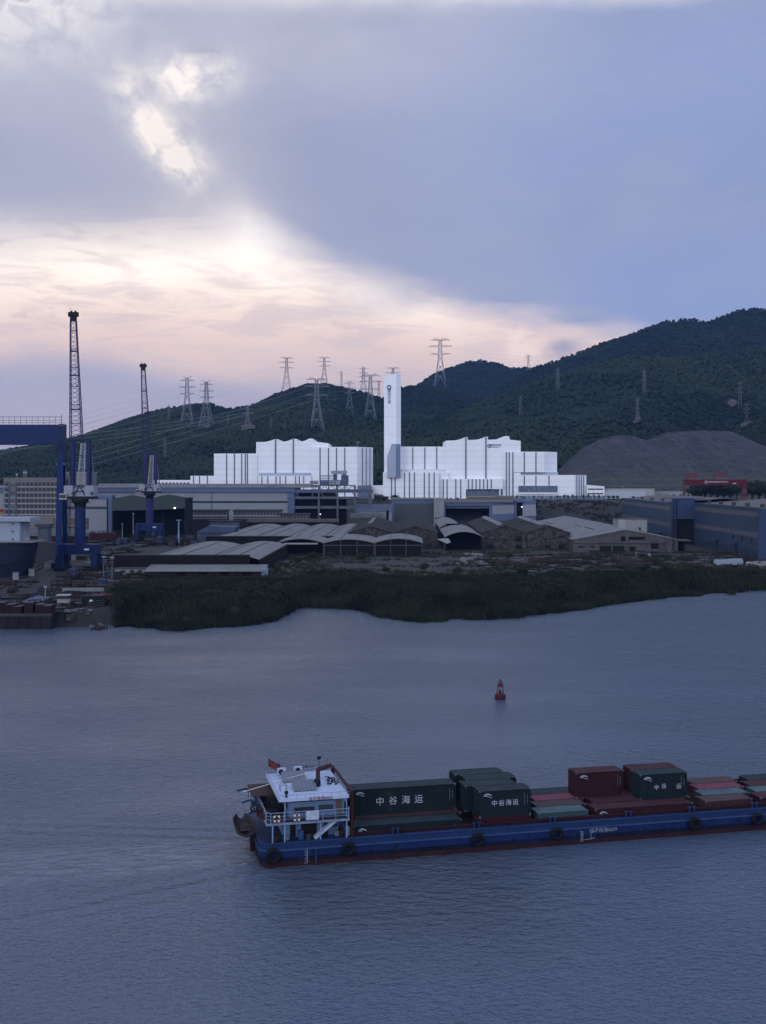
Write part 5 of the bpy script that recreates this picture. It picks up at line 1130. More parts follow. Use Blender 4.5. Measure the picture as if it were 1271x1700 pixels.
    B(9, 17, -9.15, -9, Z(pb) + (Z(cb) - Z(pb)) * .42, Z(pb) + (Z(cb) - Z(pb)) * .58, 'load_plate', text_white)
portal_crane(470, 133, 1.0, 513, 'tall blue shipyard crane with a raised dark lattice jib, the bigger of two', gantry_blue, crane_red, 20, (920, 903, 828, 806, 730), 121.8, 127)
portal_crane(690, 248.5, .68, 602, 'smaller blue-purple shipyard crane with a raised lattice jib left of the white building', crane_purple, mat('jib_purple', (0.03, 0.022, 0.07), .6), 19, (881, 869, 818, 804, 752), 237.6, 244)
# ---------------------------------------------------------------- ship in the dock and barge at the quay
def dock_ship():
    Y = 440; o = (wx(20, Y), Y, 0); r = thing('cargo_ship', 'dark blue ship with a white superstructure at the left edge, behind the quay', 'ship', o)
    # stern at the right, hull running left out of the frame
    rows = []; st = [(-300, 9.5, 1), (-60, 9.5, 1), (-20, 9, 1), (20, 8.2, 1), (38, 7.2, .9), (50, 6.0, .6), (57.5, 4.6, .15)]
    b = MB(o); V = []
    for px, hw, k in st:
        x = wx(px, Y); zb = wz(966 if k > .95 else 966 - (1 - k) * 62, Y); zt = wz(901, Y) + (0 if px > -20 else .0)
        V += [(x, Y - hw * .7, zb), (x, Y - hw * .95, (zb + zt) / 2), (x, Y - hw, zt), (x, Y + hw, zt), (x, Y + hw * .95, (zb + zt) / 2), (x, Y + hw * .7, zb)]
    fs = []
    for i in range(len(st) - 1):
        for j in range(6): fs.append((i * 6 + j, i * 6 + (j + 1) % 6, (i + 1) * 6 + (j + 1) % 6, (i + 1) * 6 + j))
    fs += [(0, 1, 2, 3, 4, 5), tuple(range(6 * len(st) - 6, 6 * len(st)))]
    b._a(V, fs); b.build('hull', mat('dock_ship_hull', (0.012, 0.017, 0.036), .6, .2, .15, streak=.3), r)
    MB(o).pbox(-300, 33, 866, 902, Y - 5, 12).build('superstructure', mat('ship_white', (0.27, 0.31, 0.39), .6, .06, .2, streak=.2), r); MB(o).pbox(-300, 50, 859.5, 865.9, Y - 6.5, 14).build('bridge_deck', mat('ship_white', (0.38, 0.41, 0.47)), r)
    for py in (868, 881, 894): MB(o).pbox(20, 22.6, py, py + 3, Y - 5.15, .3).build('porthole', office_glass, r)
    MB(o).pbox(33, 36, 868, 900, Y - 4, 10).build('funnel_side', mat('ship_white', (0.38, 0.41, 0.47)), r)
    b = MB(o)
    for px in range(34, 58, 4): X = wx(px, Y); b.bar((X, Y - 4.5, wz(901, Y)), (X, Y - 4.5, wz(893, Y)), .12)
    for py in (893, 897): b.bar((wx(33, Y), Y - 4.5, wz(py, Y)), (wx(56, Y), Y - 4.5, wz(py, Y)), .12)
    for px in (36, 42, 47): b.bar((wx(px, Y), Y - 3, wz(901, Y)), (wx(px + 3, Y), Y - 3, wz(876 + (px - 36), Y)), .25)
    b.build('stern_railing', pale_steel, r)
    MB(o).pbox(-300, 56, 899.5, 901.2, Y - 8.5, 17).build('deck_edge', mat('pale_deck_edge', (0.16, 0.16, 0.17), .8), r)
    Y = 319; o = (wx(40, Y), Y, 0); r = thing('barge', 'dark flat barge loaded with maroon boxes moored at the left quay', 'barge', o)
    b = MB(o); b.prism([(-260, .2), (-260, 4.2), (wx(93, Y), 4.2), (wx(92, Y), .6), (wx(86, Y), -.8), (-260, -.8)], Y - 4, Y + 3); b.build('hull', mat('barge_hull', (0.018, 0.016, 0.020), .8, .25, .3, streak=.4), r)
    MB(o).box(-260, wx(93, Y), Y - 4.12, Y - 3.98, 3.5, 4.3).build('rubbing_strake', mat('barge_strake', (0.05, 0.045, 0.05), .8), r)
    for k in range(6):
        X = wx(92, Y) - .5 - 3 * k; b = MB(o); b.box(X, X + .5, Y - 4.25, Y - 4.1, .2, 3.6); b.build('hull_rib', black_steel, r)
    t0 = None
    for k in range(10):
        X = wx(82, Y) - 2.6 * k; h = 1.8 + .5 * ((k * 7) % 3)
        if t0 is None:
            t0 = thing('cargo_box', 'maroon ribbed box standing in a row on the moored barge', 'box', (X, Y - .5, 4.2), 0, 'maroon boxes on the moored barge')
            MB().box(-1.2, 1.2, -2.3, 2.3, 0, 2).build('body', mat('maroon_box', (0.020, 0.010, 0.014), .7, .2, .6, corr=('X', .4)), t0); MB().box(-1.1, 1.1, -2.2, 2.2, 2.001, 2.12).build('lid', mat('box_tarp', (0.07, 0.07, 0.08), .8, .4, 1.5), t0)
        else: dup(t0, (X + .3 * ((k * 5) % 3 - 1), Y - .5, 4.2), .12 * ((k * 3) % 4 - 1.5), None, (1, 1 - .1 * (k % 3), h / 2))
dock_ship()
# ================================================================ the container ship in the foreground
SX, SY, STH = -12.6, 120.8, R(13.2)
def su(px, v):
    k = (px - CX) / F; c, s = math.cos(STH), math.sin(STH)
    return (SX - v * s - k * (SY + v * c)) / (k * s - c)
def ship_pt(u, v, z): return (SX + u * math.cos(STH) - v * math.sin(STH), SY + u * math.sin(STH) + v * math.cos(STH), z)
hull_blue = mat('hull_blue', (0.007, 0.020, 0.088), 0.5, 0.2, 0.25, streak=0.55, col2=(0.005, 0.010, 0.030), cover=0.60)
hull_blue_top = mat('hull_blue_upper', (0.012, 0.030, 0.098), 0.5, 0.15, 0.3, streak=0.25)
hull_dark = mat('hull_dark_wear', (0.004, 0.007, 0.020), 0.7, 0.3, 0.35, streak=0.3, col2=(0.006, 0.014, 0.055), cover=0.58)
boot_red = mat('boot_top_red', (0.028, 0.010, 0.014), 0.75, 0.3, 0.4, streak=0.3)
coaming_red = mat('coaming_red', (0.028, 0.010, 0.014), 0.7, 0.2, 0.3, streak=0.3)
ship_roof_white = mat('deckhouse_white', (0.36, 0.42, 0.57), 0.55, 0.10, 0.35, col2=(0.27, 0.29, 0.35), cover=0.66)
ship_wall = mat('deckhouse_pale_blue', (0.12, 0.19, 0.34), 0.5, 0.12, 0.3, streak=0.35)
ship_rail = mat('rail_pale_blue', (0.19, 0.26, 0.40), 0.5, 0.1, 0.4)
deck_grey = mat('deck_dark', (0.035, 0.034, 0.040), 0.85, 0.3, 0.4)
rubber = mat('black_rubber', (0.008, 0.008, 0.010), 0.75, 0.25, 1.5)
canopy_red = mat('canopy_brown_red', (0.045, 0.022, 0.026), 0.7, 0.12, 0.4)
def ship():
    r = thing('container_ship', 'long blue river container ship with a white deckhouse at its stern', 'ship', (SX, SY, 0), STH)
    B = lambda n, m, *a, par=r: MB().box(*a).build(n, m, par)
    plan = [(0.25, 0), (66, 0), (72, 1.8), (77, 6.2), (72, 10.6), (66, 12.4), (0.25, 12.4), (-.3, 11.6), (-.3, .8)]
    inset = lambda e: [(x + (e if x < 1 else -e if x > 70 else 0), min(max(y, e), 12.4 - e)) for x, y in plan]
    b = MB(); b.prism(inset(.05), -1.0, .5, axis='z'); b.build('boot_top', boot_red, r)
    b = MB(); b.prism(inset(.03), .5, 1.02, axis='z'); b.build('hull_lower', hull_dark, r)
    b = MB(); b.prism(plan, 1.02, 1.80, axis='z'); b.build('hull', hull_blue, r)
    b = MB(); b.prism(inset(.06), 1.80, 2.5, axis='z'); b.build('hull_upper', hull_blue_top, r)
    b = MB(); pl = plan + [plan[0]]
    for a, c in zip(pl, pl[1:]): b.bar((*a, 1.80), (*c, 1.80), .18, .16)
    b.build('rubbing_strake', mat('strake_blue', (0.034, 0.060, 0.14), .5, .2, .6), r)
    b = MB()
    for a, c in zip(pl, pl[1:]): b.bar((a[0], a[1], 2.55), (c[0], c[1], 2.55), .16, .10)
    b.build('gunwale', mat('gunwale_blue', (0.022, 0.042, 0.11), .5, .2, .6), r)
    # cargo hold coaming
    b = MB(); u0, u1, v0, v1 = 9.9, 67, .85, 11.55
    b.box(u0, u1, v0, v0 + .14, 2.5, 2.86); b.box(u0, u1, v1 - .14, v1, 2.5, 2.86); b.box(u0, u0 + .14, v0 + .15, v1 - .15, 2.5, 2.86); b.box(u1 - .14, u1, v0 + .15, v1 - .15, 2.5, 2.86)
    b.box(u0 - .1, u1 + .1, v0 - .16, v0 - .005, 2.74, 2.92); b.build('hold_coaming', coaming_red, r); B('hold_floor', mat('hold_floor', (0.014, 0.009, 0.010), .9, .3, .4), u0 + .2, u1 - .2, v0 + .2, v1 - .2, 2.49, 2.512)
    for k in range(14):
        u = 11 + 4.1 * k; b = MB(); b.prism([(v0 - .5, 2.52), (v0 - .02, 2.52), (v0 - .02, 2.72), (v0 - .1, 2.72)], u, u + .1, axis='x'); b.build('coaming_stay', coaming_red, r)
    for px in (656, 791, 917, 1043, 1148, 1252):
        u = su(px, .3); b = MB(); b.lathe([(.11, 2.55), (.11, 3.1), (.2, 3.1), (.2, 3.2)], (u - .3, .3, 0), 10); b.lathe([(.11, 2.55), (.11, 3.1), (.2, 3.1), (.2, 3.2)], (u + .3, .3, 0), 10); b.build('bollard', hull_blue_top, r)
    # --- deckhouse, lower level
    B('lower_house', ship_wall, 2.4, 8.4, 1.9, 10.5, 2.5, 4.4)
    for u0, u1, z0, z1, m, n in ((3.1, 3.7, 2.55, 4.2, shadow_int, 'doorway'), (4.3, 6.0, 2.6, 4.3, shadow_int, 'doorway'), (6.8, 7.3, 3.3, 3.9, office_glass, 'window'), (7.7, 8.3, 3.3, 3.9, office_glass, 'window')): B(n, m, u0, u1, 1.84, 1.96, z0, z1)
    B('wheelhouse_trunk', mat('dark_blue_locker', (0.035, 0.06, 0.13), .6), 8.41, 9.2, 3.2, 9.5, 2.5, 4.4)
    for u in (1.0, 2.3, 6.15, 9.0):
        for v in (.35, 12.0): b = MB(); b.bar((u, v, 2.5), (u, v, 4.4), .13); b.build('stanchion', ship_rail, r)
    b = MB(); b.bar((5.6, .7, 2.55), (8.0, .7, 4.4), .08, .3); b.bar((5.6, 1.3, 2.55), (8.0, 1.3, 4.4), .08, .3)
    for k in range(8): t = (k + .5) / 8; b.bar((5.6 + 2.4 * t, .7, 2.55 + 1.85 * t), (5.6 + 2.4 * t, 1.3, 2.55 + 1.85 * t), .16, .05)
    b.build('ladder', ship_roof_white, r)
    # deck gear
    q = random.Random(3)
    for k, (u, v, s, h, m) in enumerate(((4.2, 1.2, .32, .9, mat('drum_blue', (0.03, 0.07, 0.18), .5)), (6.9, 1.5, .28, .8, black_steel), (8.6, 1.0, .30, .7, black_steel), (1.6, 1.0, .35, .6, rust), (9.3, 1.3, .22, .9, mat('drum_pale', (0.25, 0.28, 0.34), .6)))):
        b = MB(); b.lathe([(s, 2.5), (s * 1.04, 2.5 + h * .3), (s, 2.5 + h * .34), (s * 1.04, 2.5 + h * .66), (s, 2.5 + h * .7), (s, 2.5 + h)], (u, v, 0), 12); b.build('deck_drum', m, r)
    for k in range(16):
        u, v, s = q.uniform(.7, 9.2), q.uniform(.45, 1.75), q.uniform(.1, .28)
        if 5.3 < u < 8.1: continue
        MB().box(u - s, u + s, v - s * .7, v + s * .7, 2.5, 2.55 + s * q.uniform(1.2, 3)).build('deck_gear', q.choice((black_steel, rust, deck_grey, mat('gear_blue', (0.03, 0.05, 0.11), .6), mat('gear_pale', (0.14, 0.15, 0.18), .7))), r)
    # --- upper deck, railing
    B('upper_deck', mat('upper_deck_edge', (0.16, 0.21, 0.31), .6, .12, .5, streak=.2), .3, 9.3, .15, 12.2, 4.4, 4.62); B('deck_surface', deck_grey, .45, 9.15, .3, 12.05, 4.621, 4.64)
    b = MB()
    pts = [(9.2, .22), (.8, .22), (.36, .7), (.36, 11.7), (.8, 12.1), (9.2, 12.1)]
    for z in (4.98, 5.33, 5.70):
        for a, c in zip(pts, pts[1:]): b.bar((*a, z), (*c, z), .05 if z < 5.6 else .075, None, 6)
    for a, c in zip(pts, pts[1:]):
        n = max(1, int(math.hypot(c[0] - a[0], c[1] - a[1]) / 1.35))
        for k in range(n): t = k / n; b.bar((a[0] + (c[0] - a[0]) * t, a[1] + (c[1] - a[1]) * t, 4.6), (a[0] + (c[0] - a[0]) * t, a[1] + (c[1] - a[1]) * t, 5.7), .06)
    b.bar((9.2, .22, 4.6), (9.2, .22, 5.9), .1); b.build('railing', ship_rail, r)
    B('banner', mat('pale_banner', (0.36, 0.42, 0.52), .7, .2, 1.2), 4.55, 5.95, .13, .17, 4.75, 5.72)
    # --- upper house
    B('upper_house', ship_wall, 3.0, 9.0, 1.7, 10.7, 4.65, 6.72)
    for u0, u1, z0, z1 in ((3.5, 4.35, 5.15, 5.75), (4.36, 5.7, 5.15, 5.75), (6.2, 7.75, 5.25, 5.85), (3.4, 5.5, 6.3, 6.62), (6.0, 7.8, 6.3, 6.62)):
        w = B('window', office_glass, u0, u1, 1.62, 1.72, z0, z1); MB().box(u0 - .06, u1 + .06, 1.6, 1.68, z0 - .1, z0 - .01).build('sill', ship_rail, w)
    B('door', mat('brown_door', (0.10, 0.085, 0.08), .6, .15, .5), 8.05, 8.75, 1.63, 1.72, 4.7, 6.3)
    for v in (3, 5, 7, 9): B('window', office_glass, 2.95, 3.02, v, v + 1.1, 5.3, 6.0)
    for u, v in ((2.4, .9), (9.1, .9), (2.4, 11.2), (9.1, 11.2)): b = MB(); b.bar((u, v, 4.65), (u, v, 6.75), .12); b.build('roof_post', ship_rail, r)
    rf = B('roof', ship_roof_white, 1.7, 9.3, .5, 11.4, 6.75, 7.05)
    b = MB()
    for a, c in (((1.7, .52), (9.3, .52)), ((1.72, .6), (1.72, 11.3)), ((1.7, 11.38), (9.3, 11.38))):
        b.bar((*a, 7.45), (*c, 7.45), .04); n = 8
        for k in range(n + 1): t = k / n; p = (a[0] + (c[0] - a[0]) * t, a[1] + (c[1] - a[1]) * t); b.bar((*p, 7.05), (*p, 7.45), .035)
    b.build('roof_rail', ship_rail, rf)
    for v0, u0, sg in ((3.0, 3.7, 1), (6.9, 3.1, 1)):
        b = MB(); b._a([(u0, v0, 7.12), (u0 + 2.5, v0, 7.12), (u0 + 2.8, v0 + 2.7, 7.6), (u0 + .1, v0 + 2.7, 7.6), (u0, v0, 7.18), (u0 + 2.5, v0, 7.18), (u0 + 2.8, v0 + 2.7, 7.66), (u0 + .1, v0 + 2.7, 7.66)], [(0, 3, 2, 1), (4, 5, 6, 7), (0, 1, 5, 4), (1, 2, 6, 5), (2, 3, 7, 6), (3, 0, 4, 7)])
        p = b.build('solar_panel', mat('solar_grey', (0.13, 0.15, 0.19), .35, .1, .8, corr=('X', .42)), rf)
        b = MB()
        for a in (u0 + .2, u0 + 2.3): b.bar((a, v0 + 2.55, 7.05), (a, v0 + 2.55, 7.56), .05)
        b.build('panel_stand', grey_steel, p)
    for u, v, s in ((2.9, 10.3, 1), (4.9, 10.6, 1)):
        a = B('air_conditioner', ship_roof_white, u, u + .95, v, v + .4, 7.1, 7.85, par=rf); b = MB(); b.prism([(u + .42 + .3 * math.cos(k * .785), 7.47 + .3 * math.sin(k * .785)) for k in range(8)], v - .03, v - .001); b.build('fan_grille', black_steel, a)
    b = MB(); b.bar((1.9, 10.9, 7.05), (1.9, 10.9, 9.0), .06); b.build('flag_staff', grey_steel, rf)
    b = MB(); n = 7
    V = [(1.95 + .2 * k + .03 * k, 10.9 + .12 * math.sin(k * 1.2), z - .12 * k) for z in (8.9, 8.0) for k in range(n)]; b._a(V, [(k, k + 1, n + k + 1, n + k) for k in range(n - 1)]); b.build('flag', mat('flag_red', (0.11, 0.03, 0.036), .8, .15, 2), rf)
    b = MB(); b.bar((7.2, 7.9, 7.1), (7.2, 7.9, 8.1), .5, .5, 8); b.bar((7.2, 7.9, 8.1), (8.8, 8.6, 8.35), .5, .5, 8); b.build('vent_duct', mat('duct_dark_red', (0.05, 0.022, 0.026), .7), rf)
    b = MB(); b.lathe([(.36, 7.06), (.4, 7.2), (.36, 7.7), (.2, 7.9)], (6.6, 4.9, 0), 14); b.build('ventilator', black_steel, rf)
    b = MB()
    for k in range(14):
        u, v = 8.0 + q.uniform(0, .9), 4.6 + q.uniform(0, 3.0); b.bar((u, v, 7.12), (u + q.uniform(-.6, .5), v + q.uniform(-.5, .5), 7.2 + q.uniform(0, .35)), .12)
    b.build('rope_pile', black_steel, rf)
    b = MB(); b.lathe([(.13, 7.05), (.13, 7.4), (.22, 7.45), (.2, 7.7), (.05, 7.75)], (2.6, 1.2, 0), 10); b.build('deck_lamp', black_steel, rf)
    b = MB(); b.tube([(2.3, 3.6, 7.06), (2.3, 3.6, 7.7), (3.0, 3.6, 7.7), (3.0, 3.6, 7.06)], .03); b.tube([(2.3, 4.2, 7.06), (2.3, 4.2, 7.7), (3.0, 4.2, 7.7), (3.0, 4.2, 7.06)], .03); b.build('hatch_rail', grey_steel, rf)
    b = MB(); b.bar((-1.5, 6.2, 6.55), (8.6, 9.2, 8.0), .10, None, 6); b.build('boom_pole', mat('pole_white', (0.45, 0.48, 0.54), .5), rf)
    b = MB(); b.bar((7.9, 11.0, 7.05), (7.9, 11.0, 8.5), .05); b.box(7.65, 8.1, 10.9, 11.1, 8.5, 8.85); b.bar((8.8, 11.1, 7.05), (8.8, 11.1, 8.6), .04); b.build('roof_mast', black_steel, rf)
    for nm, (u, v, z), rot, sz in (('name_board', (6.2, .46, 6.92), (R(90), 0, 0), .42), ('name_board', (6.2, 11.34, 7.6), (R(90), 0, 0), .40)):
        text_mesh('name_lettering', '桂平南海0609', sz, mat('faded_red_letter', (0.22, 0.07, 0.07), .7) if v < 1 else black_steel, rf, (u, v, z), rot, .01)
    # dark red frame between deckhouse and hold
    b = MB(); b.bar((9.65, .45, 7.35), (9.65, 11.9, 7.35), .36, .36, 8); b.build('frame_beam', mat('frame_dark_red', (0.034, 0.012, 0.015), .65, .2, .5), r)
    for v in (.55, 11.8): b = MB(); b.bar((9.65, v, 2.5), (9.65, v, 7.2), .42, .42, 8); b.build('frame_post', mat('frame_dark_red', (0.075, 0.024, 0.026)), r)
    # stern canopy and machinery
    for v0, v1, z in ((5.6, 8.0, 6.1), (8.3, 10.9, 6.0)): B('stern_canopy', canopy_red, -.5, 2.2, v0, v1, z, z + .1); 
    for u in (-.4, 2.1):
        for v in (5.7, 7.9, 10.8): b = MB(); b.bar((u, v, 4.6), (u, v, 6.05), .07); b.build('canopy_post', black_steel, r)
    for k in range(12):
        u, v = q.uniform(-.3, 2.0), q.uniform(1.2, 9.5); s = q.uniform(.2, .5)
        MB().box(u - s, u + s, v - s, v + s, 4.64, 4.7 + s * q.uniform(1, 2)).build('deck_box', q.choice((black_steel, black_steel, deck_grey, mat('box_pale', (0.20, 0.21, 0.24), .7), canopy_red)), r)
    b = MB()
    for v in (4.0, 8.8): b.tube([(.3, v, 4.6), (.1, v, 5.6), (-.9, v, 6.2), (-1.9, v, 6.0)], .11, 6)
    b.build('davit', hull_blue_top, r)
    b = MB()
    for v in (4.0, 8.8): b.bar((-1.8, v, 6.0), (-1.8, v, 4.2), .03)
    b.build('davit_fall', grey_steel, r)
    b = MB(); b.torus((-.7, 2.6, 5.7), .34, .1, 'y', 18, 8); b.bar((-.7, 2.3, 5.7), (-.7, 2.9, 5.7), .25, None, 8); b.build('winch_drum', black_steel, r)
    for u, v, z0, z1 in ((-.3, 6, -.4, 3.2),): B('rudder_trunk', boot_red, u - .35, u, v, v + .8, z0, z1)
    # draught marks, hull lettering
    for px, zs in ((508, [.25 + .2 * k for k in range(8)]), (965, [.3 + .18 * k for k in range(7)])):
        u = su(px, 0); b = MB()
        for k, z in enumerate(zs): b.box(u - (.12 if k % 2 else .2), u + .12, -.05, -.012, z, z + .055)
        b.box(u + .12, u + .17, -.05, -.012, zs[0], zs[-1] + .05); b.build('draught_mark', mat('mark_white', (0.20, 0.23, 0.30), .6), r)
    text_mesh('name_lettering', '桂平南海0609', .56, mat('mark_white', (0.42, 0.45, 0.52)), r, (su(1001, 0), -.03, 1.38), (R(90), 0, 0), .015)
    u = su(977, 0); b = MB()
    for a, c in (((0, .5), (.75, .5)), ((.75, .5), (.75, 1.2)), ((.75, 1.2), (1.25, 1.35)), ((.75, .5), (1.2, .62))): b.bar((u - .5 + a[0], -.04, a[1]), (u - .5 + c[0], -.04, c[1]), .05)
    b.build('load_mark', mat('mark_white', (0.42, 0.45, 0.52)), r)
    u = su(524, 0); b = MB(); b.bar((u, -.08, .1), (u, -.08, 1.85), .09); b.build('fender_bar', mat('strake_blue', (0.065, 0.11, 0.24)), r)
    # bow gear at the far right
    b = MB(); b.lathe([(.5, 2.5), (.5, 3.6), (.8, 3.7), (.8, 4.0)], (69, 8, 0), 12); b.bar((68.2, 5, 2.5), (68.2, 5, 5.2), .2); b.bar((67.6, 9, 2.5), (67.6, 9, 4.8), .3); b.build('bow_winch', black_steel, r)
    return r
ship()
# --- things hanging on the ship
def ring_things():
    f0 = None
    labs = ['black tyre fender at the stern corner of the blue hull', 'black tyre fender under the deckhouse ladder side of the blue hull', 'black tyre fender below the gap right of the long green container', 'black tyre fender left of the white hull lettering',
            'black tyre fender right of the white hull lettering', 'black tyre fender at the right edge of the photo']
    for k, (px, z) in enumerate(((453, 1.35), (578, 1.5), (793, 1.45), (924, 1.45), (1153, 1.45), (1257, 1.4))):
        p = ship_pt(su(px, -.3), -.32, z)
        if f0 is None:
            f0 = thing('tyre_fender', labs[0], 'tyre fender', p, STH, 'tyre fenders along the blue hull')
            b = MB(); b.torus((0, 0, 0), .58, .25, 'y', 28, 10); b.build('tyre', rubber, f0, True)
            b = MB(); b.tube([(-.2, .1, .55), (-.1, .22, 1.15)], .03); b.tube([(.2, .1, .55), (.1, .22, 1.15)], .03); b.build('chain', mat('chain_grey', (0.05, 0.05, 0.055), .6), f0)
        else: dup(f0, p, STH, labs[k], .92)
    l0 = None
    for px, lab in ((459, 'orange lifebuoy hanging on the ship railing, nearer the stern'), (492.5, 'orange lifebuoy hanging on the ship railing beside the pale banner')):
        p = ship_pt(su(px, .1), .06, 5.15)
        if l0 is None:
            l0 = thing('lifebuoy', lab, 'lifebuoy', p, STH, 'lifebuoys on the ship railing'); b = MB(); b.torus((0, 0, 0), .33, .085, 'y', 24, 8); b.build('ring', mat('buoy_orange', (0.22, 0.095, 0.065), .6, .15, 2), l0, True)
            for k in range(4): a = R(45 + 90 * k); b = MB(); b.torus((.33 * math.cos(a), 0, .33 * math.sin(a)), .0, .0, 'y', 3, 3) if False else b.box(.33 * math.cos(a) - .09, .33 * math.cos(a) + .09, -.095, .095, .33 * math.sin(a) - .09, .33 * math.sin(a) + .09); b.build('band', text_white, l0)
        else: dup(l0, p, STH, lab)
    # stern dinghy
    p = ship_pt(-1.5, 5.6, 2.3); d = thing('dinghy', 'small brown-red dinghy hanging from davits behind the ship stern', 'boat', p, STH + R(90))
    st = [(-2.7, 1.12, .16), (-1.8, 1.2, 0), (0, 1.2, 0), (1.6, 1.05, .05), (2.5, .7, .2), (2.9, .5, .35)]
    b = MB(); V = []
    for x, w, lift in st: V += [(x, -w, 1.15 + lift * .4), (x, -w * .75, .4 + lift), (x, 0, lift), (x, w * .75, .4 + lift), (x, w, 1.15 + lift * .4), (x, w * .86, 1.15 + lift * .4), (x, w * .62, .5 + lift), (x, 0, .3 + lift), (x, -w * .62, .5 + lift), (x, -w * .86, 1.15 + lift * .4)]
    fs = [(i * 10 + j, i * 10 + (j + 1) % 10, (i + 1) * 10 + (j + 1) % 10, (i + 1) * 10 + j) for i in range(5) for j in range(10)] + [tuple(range(10)), tuple(range(50, 60))]
    b._a(V, fs); b.build('hull', mat('dinghy_brown', (0.042, 0.030, 0.036), .7, .2, .8), d)
    for x in (-1.4, 0, 1.3): MB().box(x - .13, x + .13, -.72, .72, .82, .9).build('thwart', mat('dinghy_dark', (0.03, 0.026, 0.03), .8), d)
    MB().box(-2.6, -2.35, -.6, .6, .9, 1.5).build('transom_board', mat('dinghy_brown', (0.075, 0.048, 0.052)), d); MB().box(-1.3, -.5, -.4, .4, .35, 1.2).build('outboard_cover', black_steel, d)
ring_things()
# --- containers
CW, CH = 2.44, 2.9
def cont_mesh(L):
    b = MB(); n = int(L / .30); pr = []
    for k in range(n):
        x0 = .1 + (L - .2) * k / n; w = (L - .2) / n
        pr += [(x0, .0), (x0 + w * .35, .0), (x0 + w * .5, .062), (x0 + w * .85, .062)]
    pr.append((L - .1, .0)); m = len(pr)
    for v, sg in ((.03, 1), (CW - .03, -1)):
        b._a([(x, v + sg * d, .16) for x, d in pr] + [(x, v + sg * d, CH - .12) for x, d in pr], [(k, k + 1, m + k + 1, m + k) for k in range(m - 1)])
    t = MB(); t._a([(x, .05, CH - .01 - d * .5) for x, d in pr] + [(x, CW - .05, CH - .01 - d * .5) for x, d in pr], [(k, k + 1, m + k + 1, m + k) for k in range(m - 1)])
    ne = 8
    for u, sg in ((.03, 1), (L - .03, -1)):
        pe = []
        for k in range(ne):
            y0 = .1 + (CW - .2) * k / ne; w = (CW - .2) / ne; pe += [(y0, 0), (y0 + w * .35, 0), (y0 + w * .5, .04), (y0 + w * .85, .04)]
        pe.append((CW - .1, 0)); me = len(pe)
        b._a([(u + sg * d, y, .16) for y, d in pe] + [(u + sg * d, y, CH - .12) for y, d in pe], [(k, k + 1, me + k + 1, me + k) for k in range(me - 1)])
    f = MB()
    for v in (0, CW - .11):
        f.box(0, L, v, v + .11, 0, .16); f.box(0, L, v, v + .11, CH - .12, CH - .005)
        for u in (0, L - .13): f.box(u, u + .13, v, v + .11, .161, CH - .121)
    for u in (0, L - .13): f.box(u, u + .13, .111, CW - .111, 0, .15); f.box(u, u + .13, .111, CW - .111, CH - .115, CH - .006)
    c = MB()
    for u in (-.01, L - .17):
        for v in (-.01, CW - .15):
            for z in (-.0, CH - .13): c.box(u, u + .18, v, v + .16, z + .002, z + .132)
    return b, f, c, t
CCOL = {'green': (0.0082, 0.0178, 0.024), 'teal': (0.036, 0.066, 0.080), 'red': (0.032, 0.010, 0.016), 'bright red': (0.095, 0.022, 0.040), 'brown': (0.044, 0.024, 0.030)}
def cont_mats(col):
    c = CCOL[col]; m = mat('container_' + col.replace(' ', '_'), c, .6, .14, .35, streak=.3, col2=tuple(min(1, x * 1.4 + .008) for x in c), cover=.66)
    return m, mat('container_frame_' + col.replace(' ', '_'), tuple(x * .9 for x in c), .6, .15, .6)
ship_letter = mat('container_lettering', (0.36, 0.40, 0.47), .6, .1, .8); mark_dim = mat('container_codes', (0.10, 0.12, 0.15), .6, .2, 1.0)
def roof_mat(col):                                           # dusty roofs, painted paler still to stand in for skylight from above
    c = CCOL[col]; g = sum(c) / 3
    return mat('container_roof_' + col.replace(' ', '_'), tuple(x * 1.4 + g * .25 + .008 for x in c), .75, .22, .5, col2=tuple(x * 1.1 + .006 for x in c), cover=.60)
CPROTO = {}; corner_m = mat('corner_casting', (0.09, 0.10, 0.11), .6, .3, 1.5)
def wave_mark(par, L):
    b = MB()
    for k, (a0, s) in enumerate(((0, 1), (1.1, .8))):
        P = [(.5 + .95 * t, 2.35 + .16 * math.sin(3.1 * t + a0) * s - k * .12) for t in [i / 8 for i in range(9)]]
        for p, q in zip(P, P[1:]): b.bar((p[0], -.015, p[1]), (q[0], -.015, q[1]), .03, .07 - .02 * k)
    P = [(.6 + .7 * t, 2.5 + .10 * math.sin(3.14 * t)) for t in [i / 6 for i in range(7)]]
    for p, q in zip(P, P[1:]): b.bar((p[0], -.015, p[1]), (q[0], -.015, q[1]), .03, .05)
    b.build('wave_emblem', ship_letter, par)
    b = MB()
    for k in range(9): b.box(L - .78, L - .70, -.02, .0, 1.1 + .15 * k, 1.2 + .15 * k); b.box(L - .45, L - .38, -.02, 0, 1.25 + .14 * k, 1.35 + .14 * k) if k < 7 else None
    b.build('code_marks', mark_dim, par)
